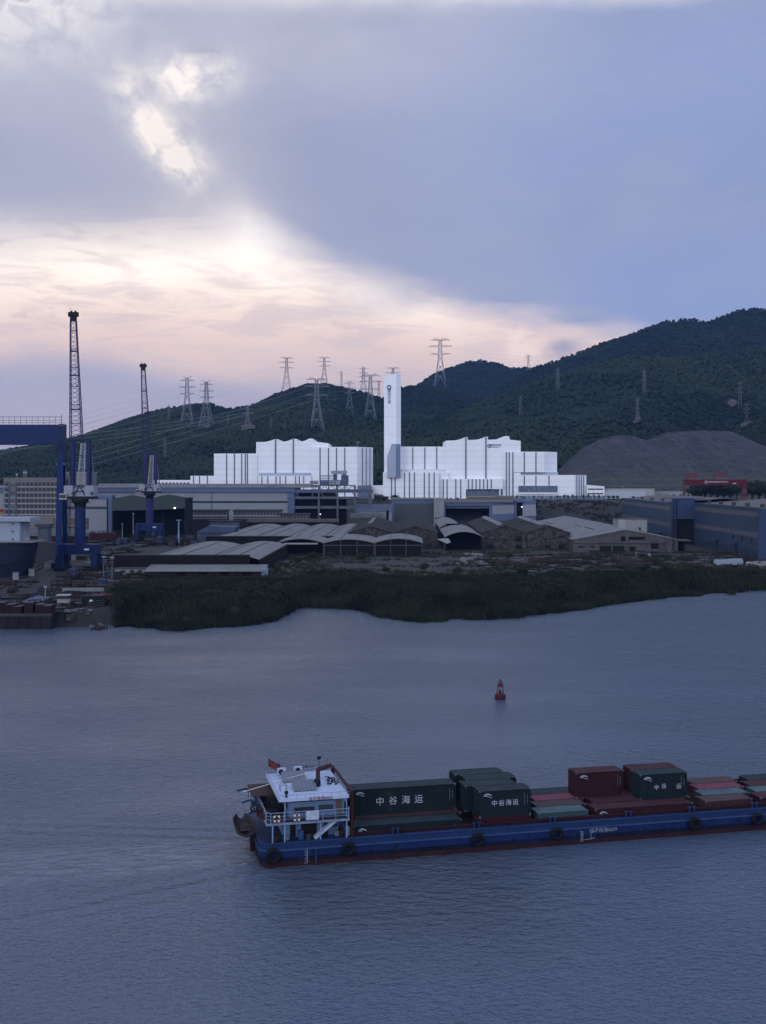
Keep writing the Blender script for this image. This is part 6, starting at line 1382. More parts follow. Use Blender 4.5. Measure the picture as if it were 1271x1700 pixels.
def container(col, size, row, px, tier, label, lettered=False, mark=False, du=0.0, dv=0.0):
    v = [1.2, 3.70, 6.2, 8.70][row - 1] + dv; L = 12.19 if size == 40 else 6.06; u = su(px, v) + du; z = .5 if tier == 1 else 3.4
    key = (col, size, lettered, mark); p = ship_pt(u, v, z)
    lab = label
    if key in CPROTO: return dup(CPROTO[key], p, STH, lab)
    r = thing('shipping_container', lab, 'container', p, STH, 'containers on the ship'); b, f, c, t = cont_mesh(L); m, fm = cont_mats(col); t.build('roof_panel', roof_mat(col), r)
    b.build('panels', m, r); f.build('frame', fm, r); c.build('corner_castings', corner_m, r)
    if lettered:
        if size == 40: text_mesh('lettering', '中谷海运', 1.02, ship_letter, r, (L * .455, -.012, 1.36), (R(90), 0, 0), .012, 1.95)
        elif lettered == 'worn':
            for k, (chs, dx) in enumerate((('中', -.0), ('谷', .0), ('海', .0), ('运', .0))):
                if k != 2: text_mesh('lettering', chs, .66, ship_letter, r, (2.1 + k * .95, -.012, 1.28 + (.0 if k != 1 else .12)), (R(90), 0, 0), .012)
        else: text_mesh('lettering', '中谷海运', .72, ship_letter, r, (3.0, -.012, 1.45), (R(90), 0, 0), .012, 1.3)
    if mark or lettered: wave_mark(r, L)
    CPROTO[key] = r; return r
container('green', 40, 3, 583, 2, 'long dark green container lettered 中谷海运 stacked beside the white deckhouse', True, dv=-1.1)
container('green', 20, 1, 795.5, 2, 'short dark green container lettered 中谷海运, front of the stacked green group', True)
container('green', 20, 2, 772, 2, 'short dark green container just behind the lettered short front one')
container('green', 20, 3, 771, 2, 'short green container third row back in the stacked green group', False, False, .25)
container('green', 20, 4, 755, 2, 'short green container at the far side of the stacked green group')
container('green', 40, 1, 587, 1, 'long low green container in the hold directly in front of the long lettered one', False, True)
container('red', 40, 2, 590, 1, 'long dark red container in the hold behind the low front green one')
container('green', 40, 3, 583, 1, 'green container in the hold under the long lettered green one', False, False)
container('green', 40, 4, 578, 1, 'green container in the hold at the far side behind the long lettered one', False, False)
container('red', 20, 1, 795.5, 1, 'dark red container in the hold under the lettered short green one')
container('red', 20, 2, 793, 1, 'dark red container in the hold below the second short green one')
container('green', 20, 3, 788, 1, 'green container in the hold below the third row of the green group')
container('teal', 20, 1, 893, 1, 'pale teal container top right of the lettered short green one, near the coaming')
container('brown', 20, 2, 891, 1, 'narrowly visible brown container between the pale teal and bright red ones')
container('bright red', 20, 3, 888, 1, 'bright red container in the hold behind the pale teal one')
container('green', 20, 4, 885, 1, 'dark green container at the far side of the hold behind the bright red one')
container('green', 20, 4, 979, 1, 'dark green container at the far side behind the stacked red one')
container('red', 40, 1, 988, 1, 'long dull red container along the near coaming in front of the stacked green one', False, True)
container('red', 40, 2, 985, 1, 'long dull red container under the stacked green one with worn lettering')
container('red', 40, 3, 981, 1, 'long dull red container under the stacked plain red pair')
container('red', 20, 3, 956, 2, 'stacked dark red container with white emblem, left of the worn-lettered green one', False, True)
container('red', 20, 3, 1048, 2, 'stacked red container hidden behind the worn-lettered green one')
container('green', 20, 2, 1062, 2, 'stacked green container with worn, partly missing 中谷海运 lettering', 'worn')
container('brown', 20, 1, 1171, 1, 'brown-red container along the near coaming right of the long dull red one')
container('teal', 20, 2, 1167, 1, 'pale teal container right of the worn-lettered green stack, second row')
container('bright red', 20, 3, 1160, 1, 'bright red container right of the worn-lettered green stack, third row')
container('brown', 20, 4, 1150, 1, 'brown container at the far side right of the worn-lettered green stack')
container('red', 20, 1, 1262, 1, 'dull red container along the near coaming cut by the right edge of the photo')
container('teal', 20, 2, 1255, 1, 'pale teal container in the second row cut by the right edge of the photo')
container('red', 20, 3, 1246, 1, 'red container in the third row near the right edge of the photo')
container('green', 20, 4, 1243, 1, 'dark green container at the far side near the right edge of the photo')
# ================================================================ channel buoy
def buoy():
    Y = 214.5; r = thing('navigation_buoy', 'red lattice channel buoy floating alone on the river', 'buoy', (wx(830, Y), Y, 0))
    red = mat('buoy_red', (0.075, 0.013, 0.022), .6, .2, .8, streak=.3)
    b = MB(); b.lathe([(.9, -.5), (.98, .0), (1.02, .12), (1.02, .78), (.9, .95), (.3, 1.0)], n=28); b.build('float', red, r, False)
    b = MB(); b.lathe([(1.0, -.2), (1.035, -.05), (1.035, .14), (1.0, .15)], n=28, cap=False); b.build('fouling_band', mat('algae_black', (0.010, 0.012, 0.014), .9), r)
    b = MB()
    for k in range(4):
        a = R(45 + 90 * k); ca, sa = math.cos(a), math.sin(a); b.bar((.92 * ca, .92 * sa, .9), (.45 * ca, .45 * sa, 3.1), .075); b.bar((.45 * ca, .45 * sa, 3.1), (.62 * ca, .62 * sa, 3.55), .05)
    for z, q in ((1.35, .82), (2.2, .64)):
        for k in range(4):
            a, c = R(45 + 90 * k), R(135 + 90 * k); b.bar((q * math.cos(a), q * math.sin(a), z), (q * math.cos(c), q * math.sin(c), z), .07)
    b.build('tower_frame', mat('buoy_dark_red', (0.05, 0.018, 0.024), .6), r)
    b = MB(); b.lathe([(.56, 2.45), (.47, 2.9)], n=16); b.build('day_mark', red, r)
    b = MB(); b.lathe([(.2, 1.0), (.2, 1.75)], n=12); b.build('battery_case', mat('buoy_dark_red', (0.05, 0.018, 0.024)), r)
    b = MB(); b.lathe([(.12, 2.9), (.12, 3.3), (.34, 3.42), (.34, 3.55), (.14, 3.6), (.12, 3.75), (.02, 3.8)], n=14); b.build('lantern', mat('buoy_lantern', (0.04, 0.045, 0.07), .3), r)
    for k in range(4):
        a = R(45 + 90 * k); MB().box(.62 * math.cos(a) - .22, .62 * math.cos(a) + .22, .62 * math.sin(a) - .2, .62 * math.sin(a) + .2, 3.52, 3.57).build('solar_panel', mat('solar_grey', (0.13, 0.15, 0.19)), r)
buoy()
# ================================================================ pylons and lines on the hills
def pylon_mesh(kind):
    b = MB(); h = 1.0                                                # built 100 units high, base 24 wide
    bw = 25 if kind != 'slim' else 15
    lv = [(0, bw), (22, bw * .72), (42, bw * .48), (60, bw * .32), (74, bw * .26), (88, bw * .22), (97, bw * .18)]
    if kind == 'slim': lv = [(0, bw), (25, bw * .75), (50, bw * .55), (72, bw * .42), (97, bw * .3)]
    w = .58
    for (z0, w0), (z1, w1) in zip(lv, lv[1:]):
        q0, q1 = [Vector(p) for p in sq(0, 0, z0, w0)], [Vector(p) for p in sq(0, 0, z1, w1)]
        for i in range(4):
            j = (i + 1) % 4; b.bar(q0[i], q1[i], w if z0 < 60 else .7)
            m0, m1 = (q0[i] + q0[j]) / 2, (q1[i] + q1[j]) / 2
            if z0 < 60: b.bar(q0[i], m1, .5); b.bar(q0[j], m1, .5); b.bar(q1[i], q1[j], .5)
            else: b.bar(q0[i], q1[j], .45); b.bar(q0[j], q1[i], .45); b.bar(q1[i], q1[j], .5)
    arms = {'triple': ((62, 15), (76, 16.5), (90, 14)), 'wide': ((66, 20), (82, 24), (95, 19)), 'slim': ((58, 10), (74, 11), (90, 10))}[kind]
    for z, L in arms:
        for s in (-1, 1):
            tip = Vector((s * L, 0, z + 2.0))
            for y in (-1.6, 1.6): b.bar((s * 2.5, y, z), tip, .75); b.bar((s * 2.5, y, z + 3.6), tip, .55)
            b.bar((s * L * .55, 0, z + .6), (s * L * .55, 0, z + 3), .45); b.bar(tip, tip - Vector((0, 0, 3.6)), .5)
    for s in (-1, 1): b.bar((s * 2, 0, 96), (s * (13 if kind == 'wide' else 9), 0, 101), .8)
    return b
py_m = mat('pylon_steel', (0.19, 0.20, 0.25), .5, .08, .02)
py_dark = mat('pylon_dark_steel', (0.13, 0.135, 0.15), .6, .1, .02)
PY0 = {}; PYL = {}
def pylon(px, top, base, kind, label, Yfix=None):
    Y = Yfix or hill_hit(px, base) or 2250.0
    x = wx(px, Y); zb = float(hill_h(x, Y)) if not Yfix else wz(base, Y); zb = max(zb - 1, wz(base, Y) - 6) if not Yfix else zb
    s = (wz(top, Y) - zb) / 101.0; rz = random.Random(int(px)).uniform(-.35, .35)
    PYL[px] = (x, Y, zb, s * 100)
    if kind in PY0: o = PY0[kind].copy(); C.objects.link(o)
    else: o = pylon_mesh(kind).build('power_pylon', py_dark if kind == 'slim' else py_m); PY0[kind] = o
    o.location = (x, Y, zb); o.scale = (s,) * 3; o.rotation_euler = (0, 0, rz)
    tag(o, label, 'pylon', 'power pylons on the hills')
pylon(310.5, 624, 702, 'triple', 'left of two tall lattice pylons close together on the left ridge')
pylon(342.5, 631, 707, 'triple', 'right of two tall lattice pylons close together on the left ridge')
pylon(411, 672, 713, 'wide', 'broad low lattice pylon on bare earth below the left ridge')
pylon(475.5, 592, 648, 'wide', 'lattice pylon on the skyline left of the rounded hilltop', 2230)
pylon(525.5, 626, 714, 'wide', 'largest lattice pylon, in front of the rounded hilltop above the left white building')
pylon(538, 592, 640, 'wide', 'lattice pylon rising from behind the rounded hilltop, right above the largest one', 2240)
pylon(566.5, 616, 645, 'slim', 'slim pylon on the skyline of the rounded hilltop', 2300)
pylon(580, 631, 686, 'triple', 'lattice pylon on the slope left of the one nearest the chimney')
pylon(603, 608, 655, 'triple', 'lattice pylon behind the hill crest left of the chimney', 2320)
pylon(614.5, 620, 697, 'wide', 'wide lattice pylon on the slope nearest to the white chimney')
pylon(628.5, 631, 660, 'slim', 'tiny pylon on the skyline just left of the chimney', 2400)
pylon(652, 609, 665, 'wide', 'pylon whose arms show just above the chimney top', 2420)
pylon(730.5, 561, 641, 'wide', 'tall lattice pylon standing free on the saddle right of the chimney')
pylon(876.5, 589, 616, 'wide', 'small pylon in the notch between the far peak and the big right hill', 2790)
pylon(925.5, 610, 650, 'slim', 'dark slim pylon high on the big right hill near its skyline')
pylon(863.5, 656, 692, 'slim', 'dark slim pylon low on the big right hill above the right white building')
pylon(1069, 613, 655, 'slim', 'upper of two dark pylons one above the other on the big right hill')
pylon(1057.5, 660, 702, 'slim', 'lower of two dark pylons one above the other on the big right hill')
pylon(1228, 632, 678, 'slim', 'upper pylon beside pale bare earth on the right hill')
pylon(1239, 668, 708, 'slim', 'lower pylon on the ring of pale bare earth on the right hill')
pylon(280, 672, 700, 'slim', 'tiny pylon at the left foot of the twin pylons ridge')
pylon(273.5, 727, 762, 'slim', 'faint slim pylon low on the left hillside beside the smaller crane')
pylon(378, 688, 708, 'slim', 'tiny faint pylon between the twin pylons and the broad low one')
pylon(449.5, 694, 714, 'slim', 'left of two tiny faint pylons below the hill left of the largest pylon')
pylon(472.5, 697, 715, 'slim', 'right of two tiny faint pylons below the hill left of the largest pylon')
wire_m = mat('wire_grey', (0.26, 0.27, 0.31), .6)
def power_line(a, c, label, zs=(.60, .74, .88), sag=.012, off=(0,), w=.24):
    r = thing('power_line', label, 'power line', a[:3])
    A, Cc = Vector(a[:3]), Vector(c[:3])
    for z in zs:
        p, q = A + Vector((0, 0, a[3] * z)), Cc + Vector((0, 0, c[3] * z)); L = (q - p).length; b = MB(A); P = []
        for k in range(13):
            t = k / 12; v = p.lerp(q, t); v.z -= 4 * t * (1 - t) * L * sag; P.append(v)
        for u, v in zip(P, P[1:]): b.bar(u, v, w, None, 3)
        b.build('wire', wire_m, r)
vp = lambda px, py, Y, h=1.0: (wx(px, Y), Y, wz(py, Y) - h * .74, h)
power_line(PYL[475.5], PYL[342.5], 'three wires between the skyline pylon and the right twin pylon')
power_line(PYL[310.5], vp(-40, 735, 1150, 28), 'three wires running down left from the twin pylons past both blue cranes', sag=.006)
power_line(PYL[342.5], vp(-60, 760, 1080, 26), 'lower wires running left from the right twin pylon past the cranes', sag=.006)
power_line(PYL[525.5], vp(120, 770, 1120, 40), 'three wires sloping down left from the largest pylon across the hill', sag=.004, w=.26)
power_line(PYL[411], vp(0, 742, 1060, 25), 'wires from the broad low pylon running left across the hillside', sag=.006, w=.26)
power_line(PYL[525.5], PYL[614.5], 'wires between the largest pylon and the wide one near the chimney')
power_line(PYL[614.5], PYL[730.5], 'wires rising from the pylon near the chimney to the free-standing one', sag=.008)
power_line(PYL[730.5], PYL[876.5], 'wires between the free-standing pylon and the small one in the notch', sag=.012, w=.26)
power_line(PYL[876.5], vp(1010, 578, 2760, 30), 'short wires from the notch pylon onto the big right hill', sag=.01, w=.26)
power_line(PYL[538], PYL[603], 'wires between the two pylons behind the rounded hilltop', sag=.01)
# bare earth by some pylons
def bare(px, py, w, h, label):
    Y = hill_hit(px, py)
    if not Y: return
    X = wx(px, Y); b = MB(); n = 14; V = []
    for k in range(n):
        a = 2 * math.pi * k / n; q = .7 + .5 * _h(np.float64(k), np.float64(px), 3.0); x, y = X + math.cos(a) * w * q, Y + math.sin(a) * h * q * 3; V.append((x, y, float(hill_h(x, y)) + 6))
    c = (X, Y, float(hill_h(X, Y)) + 7); b._a(V + [c], [(k, (k + 1) % n, n) for k in range(n)]); o = b.build('bare_earth', mat('bare_earth', (0.085, 0.070, 0.062), .9, .3, .2)); o['kind'] = 'structure'
for a in ((411, 713, 13, 5), (1057, 703, 5, 3), (1238, 709, 7, 4), (1215, 674, 7, 3), (340, 712, 12, 3)): bare(*a, '')
# ================================================================ trees, bushes
tree_leaf = leafmat('tree_leaf', (0.014, 0.022, 0.013), (0.036, 0.046, 0.020), 0.09)
bark = mat('bark', (0.045, 0.038, 0.032), .9, .3, 1.0)
def tree_parts(kind, seed):
    r = random.Random(seed); t = MB()
    if kind == 'round':
        t.bar((0, 0, 0), (.02, 0, .45), .07, None, 6)
        for k in range(5): a = r.uniform(0, 6.3); t.bar((.02, 0, .32 + .03 * k), (.22 * math.cos(a), .22 * math.sin(a), .62 + .05 * k), .03, None, 5)
        cp = crown_proto('x', tree_leaf, 520, seed, leaf=.15, hollow=.35); s, z = .50, .52
    else:
        t.bar((0, 0, 0), (.03, 0, .85), .045, None, 6)
        for k in range(7): a = r.uniform(0, 6.3); t.bar((.01, 0, .3 + .08 * k), (.16 * math.cos(a), .16 * math.sin(a), .42 + .08 * k), .02, None, 4)
        cp = crown_proto('x', tree_leaf, 360, seed, 1.9, leaf=.16, hollow=.4); s, z = .30, .60
    me = cp.data; bpy.data.objects.remove(cp); me.transform(Matrix.Translation((0, 0, z)) @ Matrix.Diagonal((s, s, s * .95, 1)))
    return t, me
TP = {}
def tree(px, pyb, h, label, kind='round', Y=None, group=None, name='tree', wide=1.0, g=None):
    z = None
    if Y is None:
        Y = gy(pyb)
    x = wx(px, Y); z = float(ground_h(x, Y)) if g is None else g
    if kind not in TP:
        r = thing(name, label, 'tree' if name == 'tree' else 'bush', (x, Y, z), 0, group); t, me = tree_parts(kind, 4 if kind == 'round' else 9)
        t.build('trunk', bark, r); o = bpy.data.objects.new('crown', me); C.objects.link(o); o.parent = r; TP[kind] = r
    else:
        r = dup(TP[kind], (x, Y, z), None, label); r.name = name
        r['category'] = 'tree' if name == 'tree' else 'bush'
        if group: r['group'] = group
        elif 'group' in r: del r['group']
    r.scale = (h * wide, h * wide, h); r.rotation_euler = (0, 0, (px * 1.7) % 6.28)
    return r
for k, (px, h, Y, w) in enumerate(((1150, 11, 945, 1.1), (1160, 13, 950, 1.1), (1170, 14, 955, 1.2), (1180, 15, 948, 1.1), (1190, 14, 955, 1.2), (1200, 15, 950, 1.1), (1211, 14, 955, 1.2), (1222, 13, 945, 1.1), (1248, 14, 950, 1.1), (1259, 17, 955, .9), (1270, 14, 950, 1.1), (1282, 15, 950, 1.1))):
    tree(px, 0, h * 1.12, 'dark round-crowned tree in the row behind the red gantry crane', 'round', Y, 'dark trees behind the red gantry crane', wide=w * 1.45)
for k, (px, h) in enumerate(((848, 4), (858, 4.6), (868, 3.6), (885, 4.4), (898, 3.8), (913, 4.2), (925, 4.6), (936, 5.4), (942, 5.0), (950, 5.6), (956, 4.6), (968, 5), (976, 6), (985, 5.2), (994, 4.8))):
    tree(px, 0, h, 'slim young tree in the row along the terrace wall before the right white building', 'slim', 978 + (k % 3) * 2, 'young trees along the terrace')
for px, lab in ((1009.5, 'left of three round shrubs before the low building with dark roof edge'), (1017, 'middle of three round shrubs before the low building with dark roof edge'), (1024, 'right of three round shrubs before the low building with dark roof edge')):
    tree(px, 0, 4.2, lab, 'round', 985, None, 'round_shrub', 1.1)
tree(655, 0, 8, 'dark bushy tree at the foot of the link between the left building and the chimney', 'round', 960, wide=1.4, g=21.5); tree(628, 0, 9, 'dark bushy tree right of the grey steel gantry frame', 'round', 955, wide=1.3, g=21.5); tree(639, 0, 6.5, 'smaller dark tree between the two bushy trees beside the chimney base', 'round', 962, wide=1.3, g=22)
yard = [(602, 934, 5.2, 'small dark tree alone on the pale dirt before the arched brick sheds'), (548, 930, 4.5, 'dark shrub below the black open mouth of the left arched shed'), (520, 932, 5.0, 'large dark shrub left of the arched brick sheds'), (495, 938, 3.6, 'dark shrub right of the low pale lean-to roof'),
        (705, 950, 4.2, 'dark shrub at the edge of the pale dirt track'), (845, 930, 3.6, 'dark shrub in front of the ruined twin gables'), (866, 960, 5.0, 'big dark shrub on the bank below the ruined twin gables'), (1070, 955, 4.6, 'dark shrub on the bank below the pale gable shed'),
        (1105, 957, 5.0, 'dark shrub among stacked plates on the right bank'), (1133, 957, 4.2, 'dark shrub right of the stacked plates on the right bank'), (1215, 968, 4.0, 'dark shrub on the right bank near the white slab'), (1255, 962, 4.5, 'dark shrub at the right edge of the bank'), (960, 962, 4.0, 'dark shrub on the bank midway below the pale gable shed'),
        (760, 958, 4.4, 'dark shrub on the bank below the open arch shed'), (640, 955, 3.6, 'low dark shrub on the bank below the arched brick sheds'), (250, 948, 5.5, 'dark bush before the low pale lean-to roof, leftmost of its row'), (300, 946, 5.0, 'dark bush before the low pale lean-to roof, second from the left'), (345, 947, 5.2, 'dark bush before the low pale lean-to roof, third from the left'), (395, 948, 5.4, 'dark bush before the low pale lean-to roof, rightmost of its row')]
for px, py, h, lab in yard: tree(px, py, h, lab, 'round', None, None, 'bush', 1.25)
# ================================================================ tracks, rails, yard clutter
def drape(name, poly, m, lift=.06, kind='structure', nx=40, ny=14):
    """strip on the ground between a left and right edge, both given as ground points"""
    L, Rr = poly; b = MB(); V = []
    for i in range(nx + 1):
        t = i / nx; f = t * (len(L) - 1); k = min(int(f), len(L) - 2); g = f - k
        a = Vector((*L[k], 0)).lerp(Vector((*L[k + 1], 0)), g); c = Vector((*Rr[k], 0)).lerp(Vector((*Rr[k + 1], 0)), g)
        for j in range(ny + 1): p = a.lerp(c, j / ny); V.append((p.x, p.y, float(ground_h(p.x, p.y)) + lift))
    b._a(V, [(i * (ny + 1) + j, i * (ny + 1) + j + 1, (i + 1) * (ny + 1) + j + 1, (i + 1) * (ny + 1) + j) for i in range(nx) for j in range(ny)])
    o = b.build(name, m); o['kind'] = kind; return o
gp = lambda px, py: (wx(px, gy(py)), gy(py))
dirt = mat('pale_dirt', (0.058, 0.056, 0.060), .95, .3, .12, col2=(0.024, 0.023, 0.024), cover=.54)
drape('dirt_track', ([gp(530, 936), gp(620, 939), gp(700, 941), gp(770, 939)], [gp(535, 928), gp(620, 930), gp(700, 931), gp(772, 918)]), dirt)
drape('dirt_apron', ([gp(756, 938), gp(780, 938), gp(806, 937)], [gp(770, 917), gp(785, 915), gp(800, 916)]), mat('paler_dirt', (0.15, 0.145, 0.15), .95, .2, .2, col2=(0.08, 0.078, 0.08), cover=.55), .10)
drape('dock_road', ([gp(18, 992), gp(60, 972), gp(110, 950), gp(150, 925)], [gp(70, 1000), gp(100, 980), gp(135, 958), gp(165, 932)]), concrete)
def rails():
    m = mat('rail_brown', (0.075, 0.06, 0.052), .8)
    for k, (a, c, lab) in enumerate((((0, 977), (148, 903), 'nearer of two long crane rails running past the dock ship'), ((0, 969), (140, 902), 'farther of two long crane rails running past the dock ship'))):
        p, q = gp(*a), gp(*c); d = (q[0] - p[0], q[1] - p[1]); p = (p[0] - d[0] * .3, p[1] - d[1] * .3); r = thing('crane_rail', lab, 'rail', (*p, G))
        b = MB((*p, G)); b.bar((*p, G + .18), (*q, G + .18), 1.6, .3); b.build('rail_bed', concrete, r); b = MB((*p, G)); b.bar((*p, G + .45), (*q, G + .45), .35, .25); b.build('rail_head', m, r)
rails()
KIT = {}
def kit(kind):
    """scrap and stores, each kind built once"""
    b = []
    if kind == 'steel_beam':
        q = MB(); q.box(-4, 4, -.3, .3, 0, .08); q.box(-4, 4, -.04, .04, .08, .62); q.box(-4, 4, -.3, .3, .62, .7); b = [('beam', q, rust)]
    elif kind == 'plate_stack':
        q = MB()
        for k in range(7): d = .25 * ((k * 37) % 5 - 2); q.box(-3 + d, 3 + d, -1.5 + d * .5, 1.5 + d * .5, .13 * k, .13 * k + .11)
        b = [('plates', q, mat('plate_grey', (0.075, 0.075, 0.08), .6, .3, .3, col2=(0.03, 0.025, 0.025), cover=.55))]
    elif kind == 'pipe_bundle':
        q = MB()
        for k, (y, z) in enumerate(((-.8, .35), (-.05, .35), (.7, .35), (-.42, .98), (.32, .98), (-.05, 1.6))): q.bar((-3.5 + .1 * k, y, z), (3.5 + .15 * k, y, z), .68, None, 10)
        b = [('pipes', q, mat('pipe_rust', (0.04, 0.03, 0.028), .75, .3, .4))]
    elif kind == 'crate':
        q = MB(); q.box(-1.1, 1.1, -.9, .9, .12, 1.5); f = MB()
        for x in (-1.14, 1.02):
            for z in (.12, 1.4): f.box(x, x + .12, -.94, .94, z, z + .12)
        for y in (-.96, .9):
            f.box(-1.1, 1.1, y, y + .06, .7, .84)
        b = [('box', q, mat('crate_wood', (0.045, 0.038, 0.034), .85, .25, .6)), ('battens', f, mat('crate_batten', (0.06, 0.05, 0.045), .85))]
    elif kind == 'steel_tank':
        q = MB(); q.lathe([(1.2, 0), (1.25, .1), (1.25, 2.4), (.9, 2.8), (.2, 2.9)], n=18); f = MB(); f.lathe([(1.29, 1.1), (1.29, 1.3)], n=18, cap=True); b = [('shell', q, mat('tank_blue', (0.028, 0.04, 0.08), .6, .2, .4, streak=.3)), ('hoop', f, grey_steel)]
    elif kind == 'scrap_heap':
        r = random.Random(5); q = MB()
        for k in range(42):
            x, y = r.gauss(0, 1.8), r.gauss(0, 1.2); z = max(0, 1.3 - .45 * math.hypot(x, y)) * r.uniform(.3, 1); L = r.uniform(.4, 1.5); a = r.uniform(0, 6.3); q.bar((x, y, z), (x + L * math.cos(a), y + L * math.sin(a), z + r.uniform(0, .7)), r.uniform(.1, .5), r.uniform(.05, .4))
        b = [('scrap', q, rust)]
    elif kind == 'steel_trestle':
        q = MB()
        for x in (-2.4, 0, 2.4):
            for y in (-1.3, 1.3): q.bar((x, y, 0), (x, y, 2.4), .22)
            q.bar((x, -1.3, 2.4), (x, 1.3, 2.4), .2)
        for y in (-1.3, 1.3):
            for z in (1.2, 2.4): q.bar((-2.4, y, z), (2.4, y, z), .2)
        p = MB(); p.box(-2.2, 2.2, -1.2, 1.2, 1.3, 1.7); b = [('frame', q, mat('frame_rust', (0.026, 0.02, 0.02), .8)), ('load', p, rust)]
    elif kind == 'white_cabinet':
        q = MB(); q.box(-.8, .8, -.6, .6, .15, 2.3); p = MB(); p.box(-.9, .9, -.7, .7, 2.301, 2.45); b = [('cabinet', q, mat('cabinet_white', (0.22, 0.23, 0.25), .6, .1, .6, streak=.3)), ('lid', p, grey_steel)]
    elif kind == 'drum':
        q = MB(); q.lathe([(.42, 0), (.44, .35), (.42, .4), (.44, .8), (.42, .85), (.42, 1.15)], n=14); b = [('body', q, mat('drum_dark_blue', (0.03, 0.045, 0.09), .6, .2, .8))]
    return b
LAB = {'steel_beam': ('rusty steel beam lying on the cluttered {}', 'beam'), 'plate_stack': ('stack of grey steel plates lying on the cluttered {}', 'plate stack'), 'pipe_bundle': ('bundle of rusty pipes on the cluttered {}', 'pipe bundle'), 'crate': ('weathered wooden crate on the cluttered {}', 'crate'),
       'steel_tank': ('blue upright steel tank on the cluttered {}', 'tank'), 'scrap_heap': ('heap of rusty scrap on the cluttered {}', 'scrap heap'), 'steel_trestle': ('dark open steel frame with a load on the cluttered {}', 'steel frame'), 'white_cabinet': ('white cabinet standing in the row along the crane rails', 'cabinet'), 'drum': ('dark blue drum on the cluttered {}', 'drum')}
def put(kind, px, py, where, rz=0, s=1.0, label=None):
    Y = gy(py); x = wx(px, Y); z = float(ground_h(x, Y)) - .05; lab = label or LAB[kind][0].format(where)
    grp = (LAB[kind][1] + 's on the ' + where) if not label else None
    if kind in KIT: r = dup(KIT[kind], (x, Y, z), rz, lab, s)
    else:
        r = thing(kind, lab, LAB[kind][1], (x, Y, z), rz)
        for n, mb, m in kit(kind): mb.build(n, m, r)
        r.scale = (s,) * 3 if not isinstance(s, tuple) else s; KIT[kind] = r
    if grp: r['group'] = grp
    elif 'group' in r: del r['group']
    return r
q = random.Random(21)
spots = []
def strew(n, reg, kinds, where, smin=.7, smax=1.2):
    k = 0; tries = 0
    while k < n and tries < 4000:
        tries += 1; px, py = reg(q)
        Y = gy(py); x = wx(px, Y)
        if any(abs(x - a) < 2.2 and abs(Y - b) < 4.5 for a, b in spots): continue
        spots.append((x, Y)); put(q.choice(kinds), px, py, where, q.uniform(-.5, .5) + q.choice((0, 1.57)), q.uniform(smin, smax)); k += 1
L1 = lambda q: (q.uniform(100, 230), q.uniform(900, 985)); L2 = lambda q: (q.uniform(-5, 175), q.uniform(965, 1022)); L3 = lambda q: (q.uniform(150, 330), q.uniform(885, 908)); R1 = lambda q: (q.uniform(795, 1110), q.uniform(922, 952)); R2 = lambda q: (q.uniform(1060, 1270), q.uniform(926, 962))
def not_road(f):
    def g(q):
        while True:
            px, py = f(q)
            t = (px - 18) / 140
            if not (0 < t < 1 and abs(py - (996 - 66 * t)) < 9): return px, py
    return g
allk = ['steel_beam', 'plate_stack', 'pipe_bundle', 'crate', 'steel_tank', 'scrap_heap', 'steel_trestle', 'scrap_heap', 'steel_trestle', 'drum']
strew(110, not_road(L1), allk, 'dock yard', .7, 1.3); strew(75, not_road(L2), allk, 'quay by the moored barge', .6, 1.0); strew(75, L3, allk, 'ground before the green shed', 1.0, 1.8)
rk = ['steel_beam', 'plate_stack', 'pipe_bundle', 'scrap_heap', 'steel_trestle', 'plate_stack', 'scrap_heap']
strew(70, R1, rk, 'yard before the ruined sheds', .7, 1.3); strew(55, R2, rk, 'yard beside the blue halls', .7, 1.3)
strew(34, lambda q: (q.uniform(98, 172), q.uniform(1004, 1034)), ['scrap_heap', 'scrap_heap', 'drum', 'steel_beam', 'crate', 'plate_stack'], 'bank right of the moored barge', .5, .9)
for px, py in ((26, 964), (52, 957), (78, 946), (85, 943), (122, 931), (136, 927)): put('white_cabinet', px, py, '', .3, 1.3)
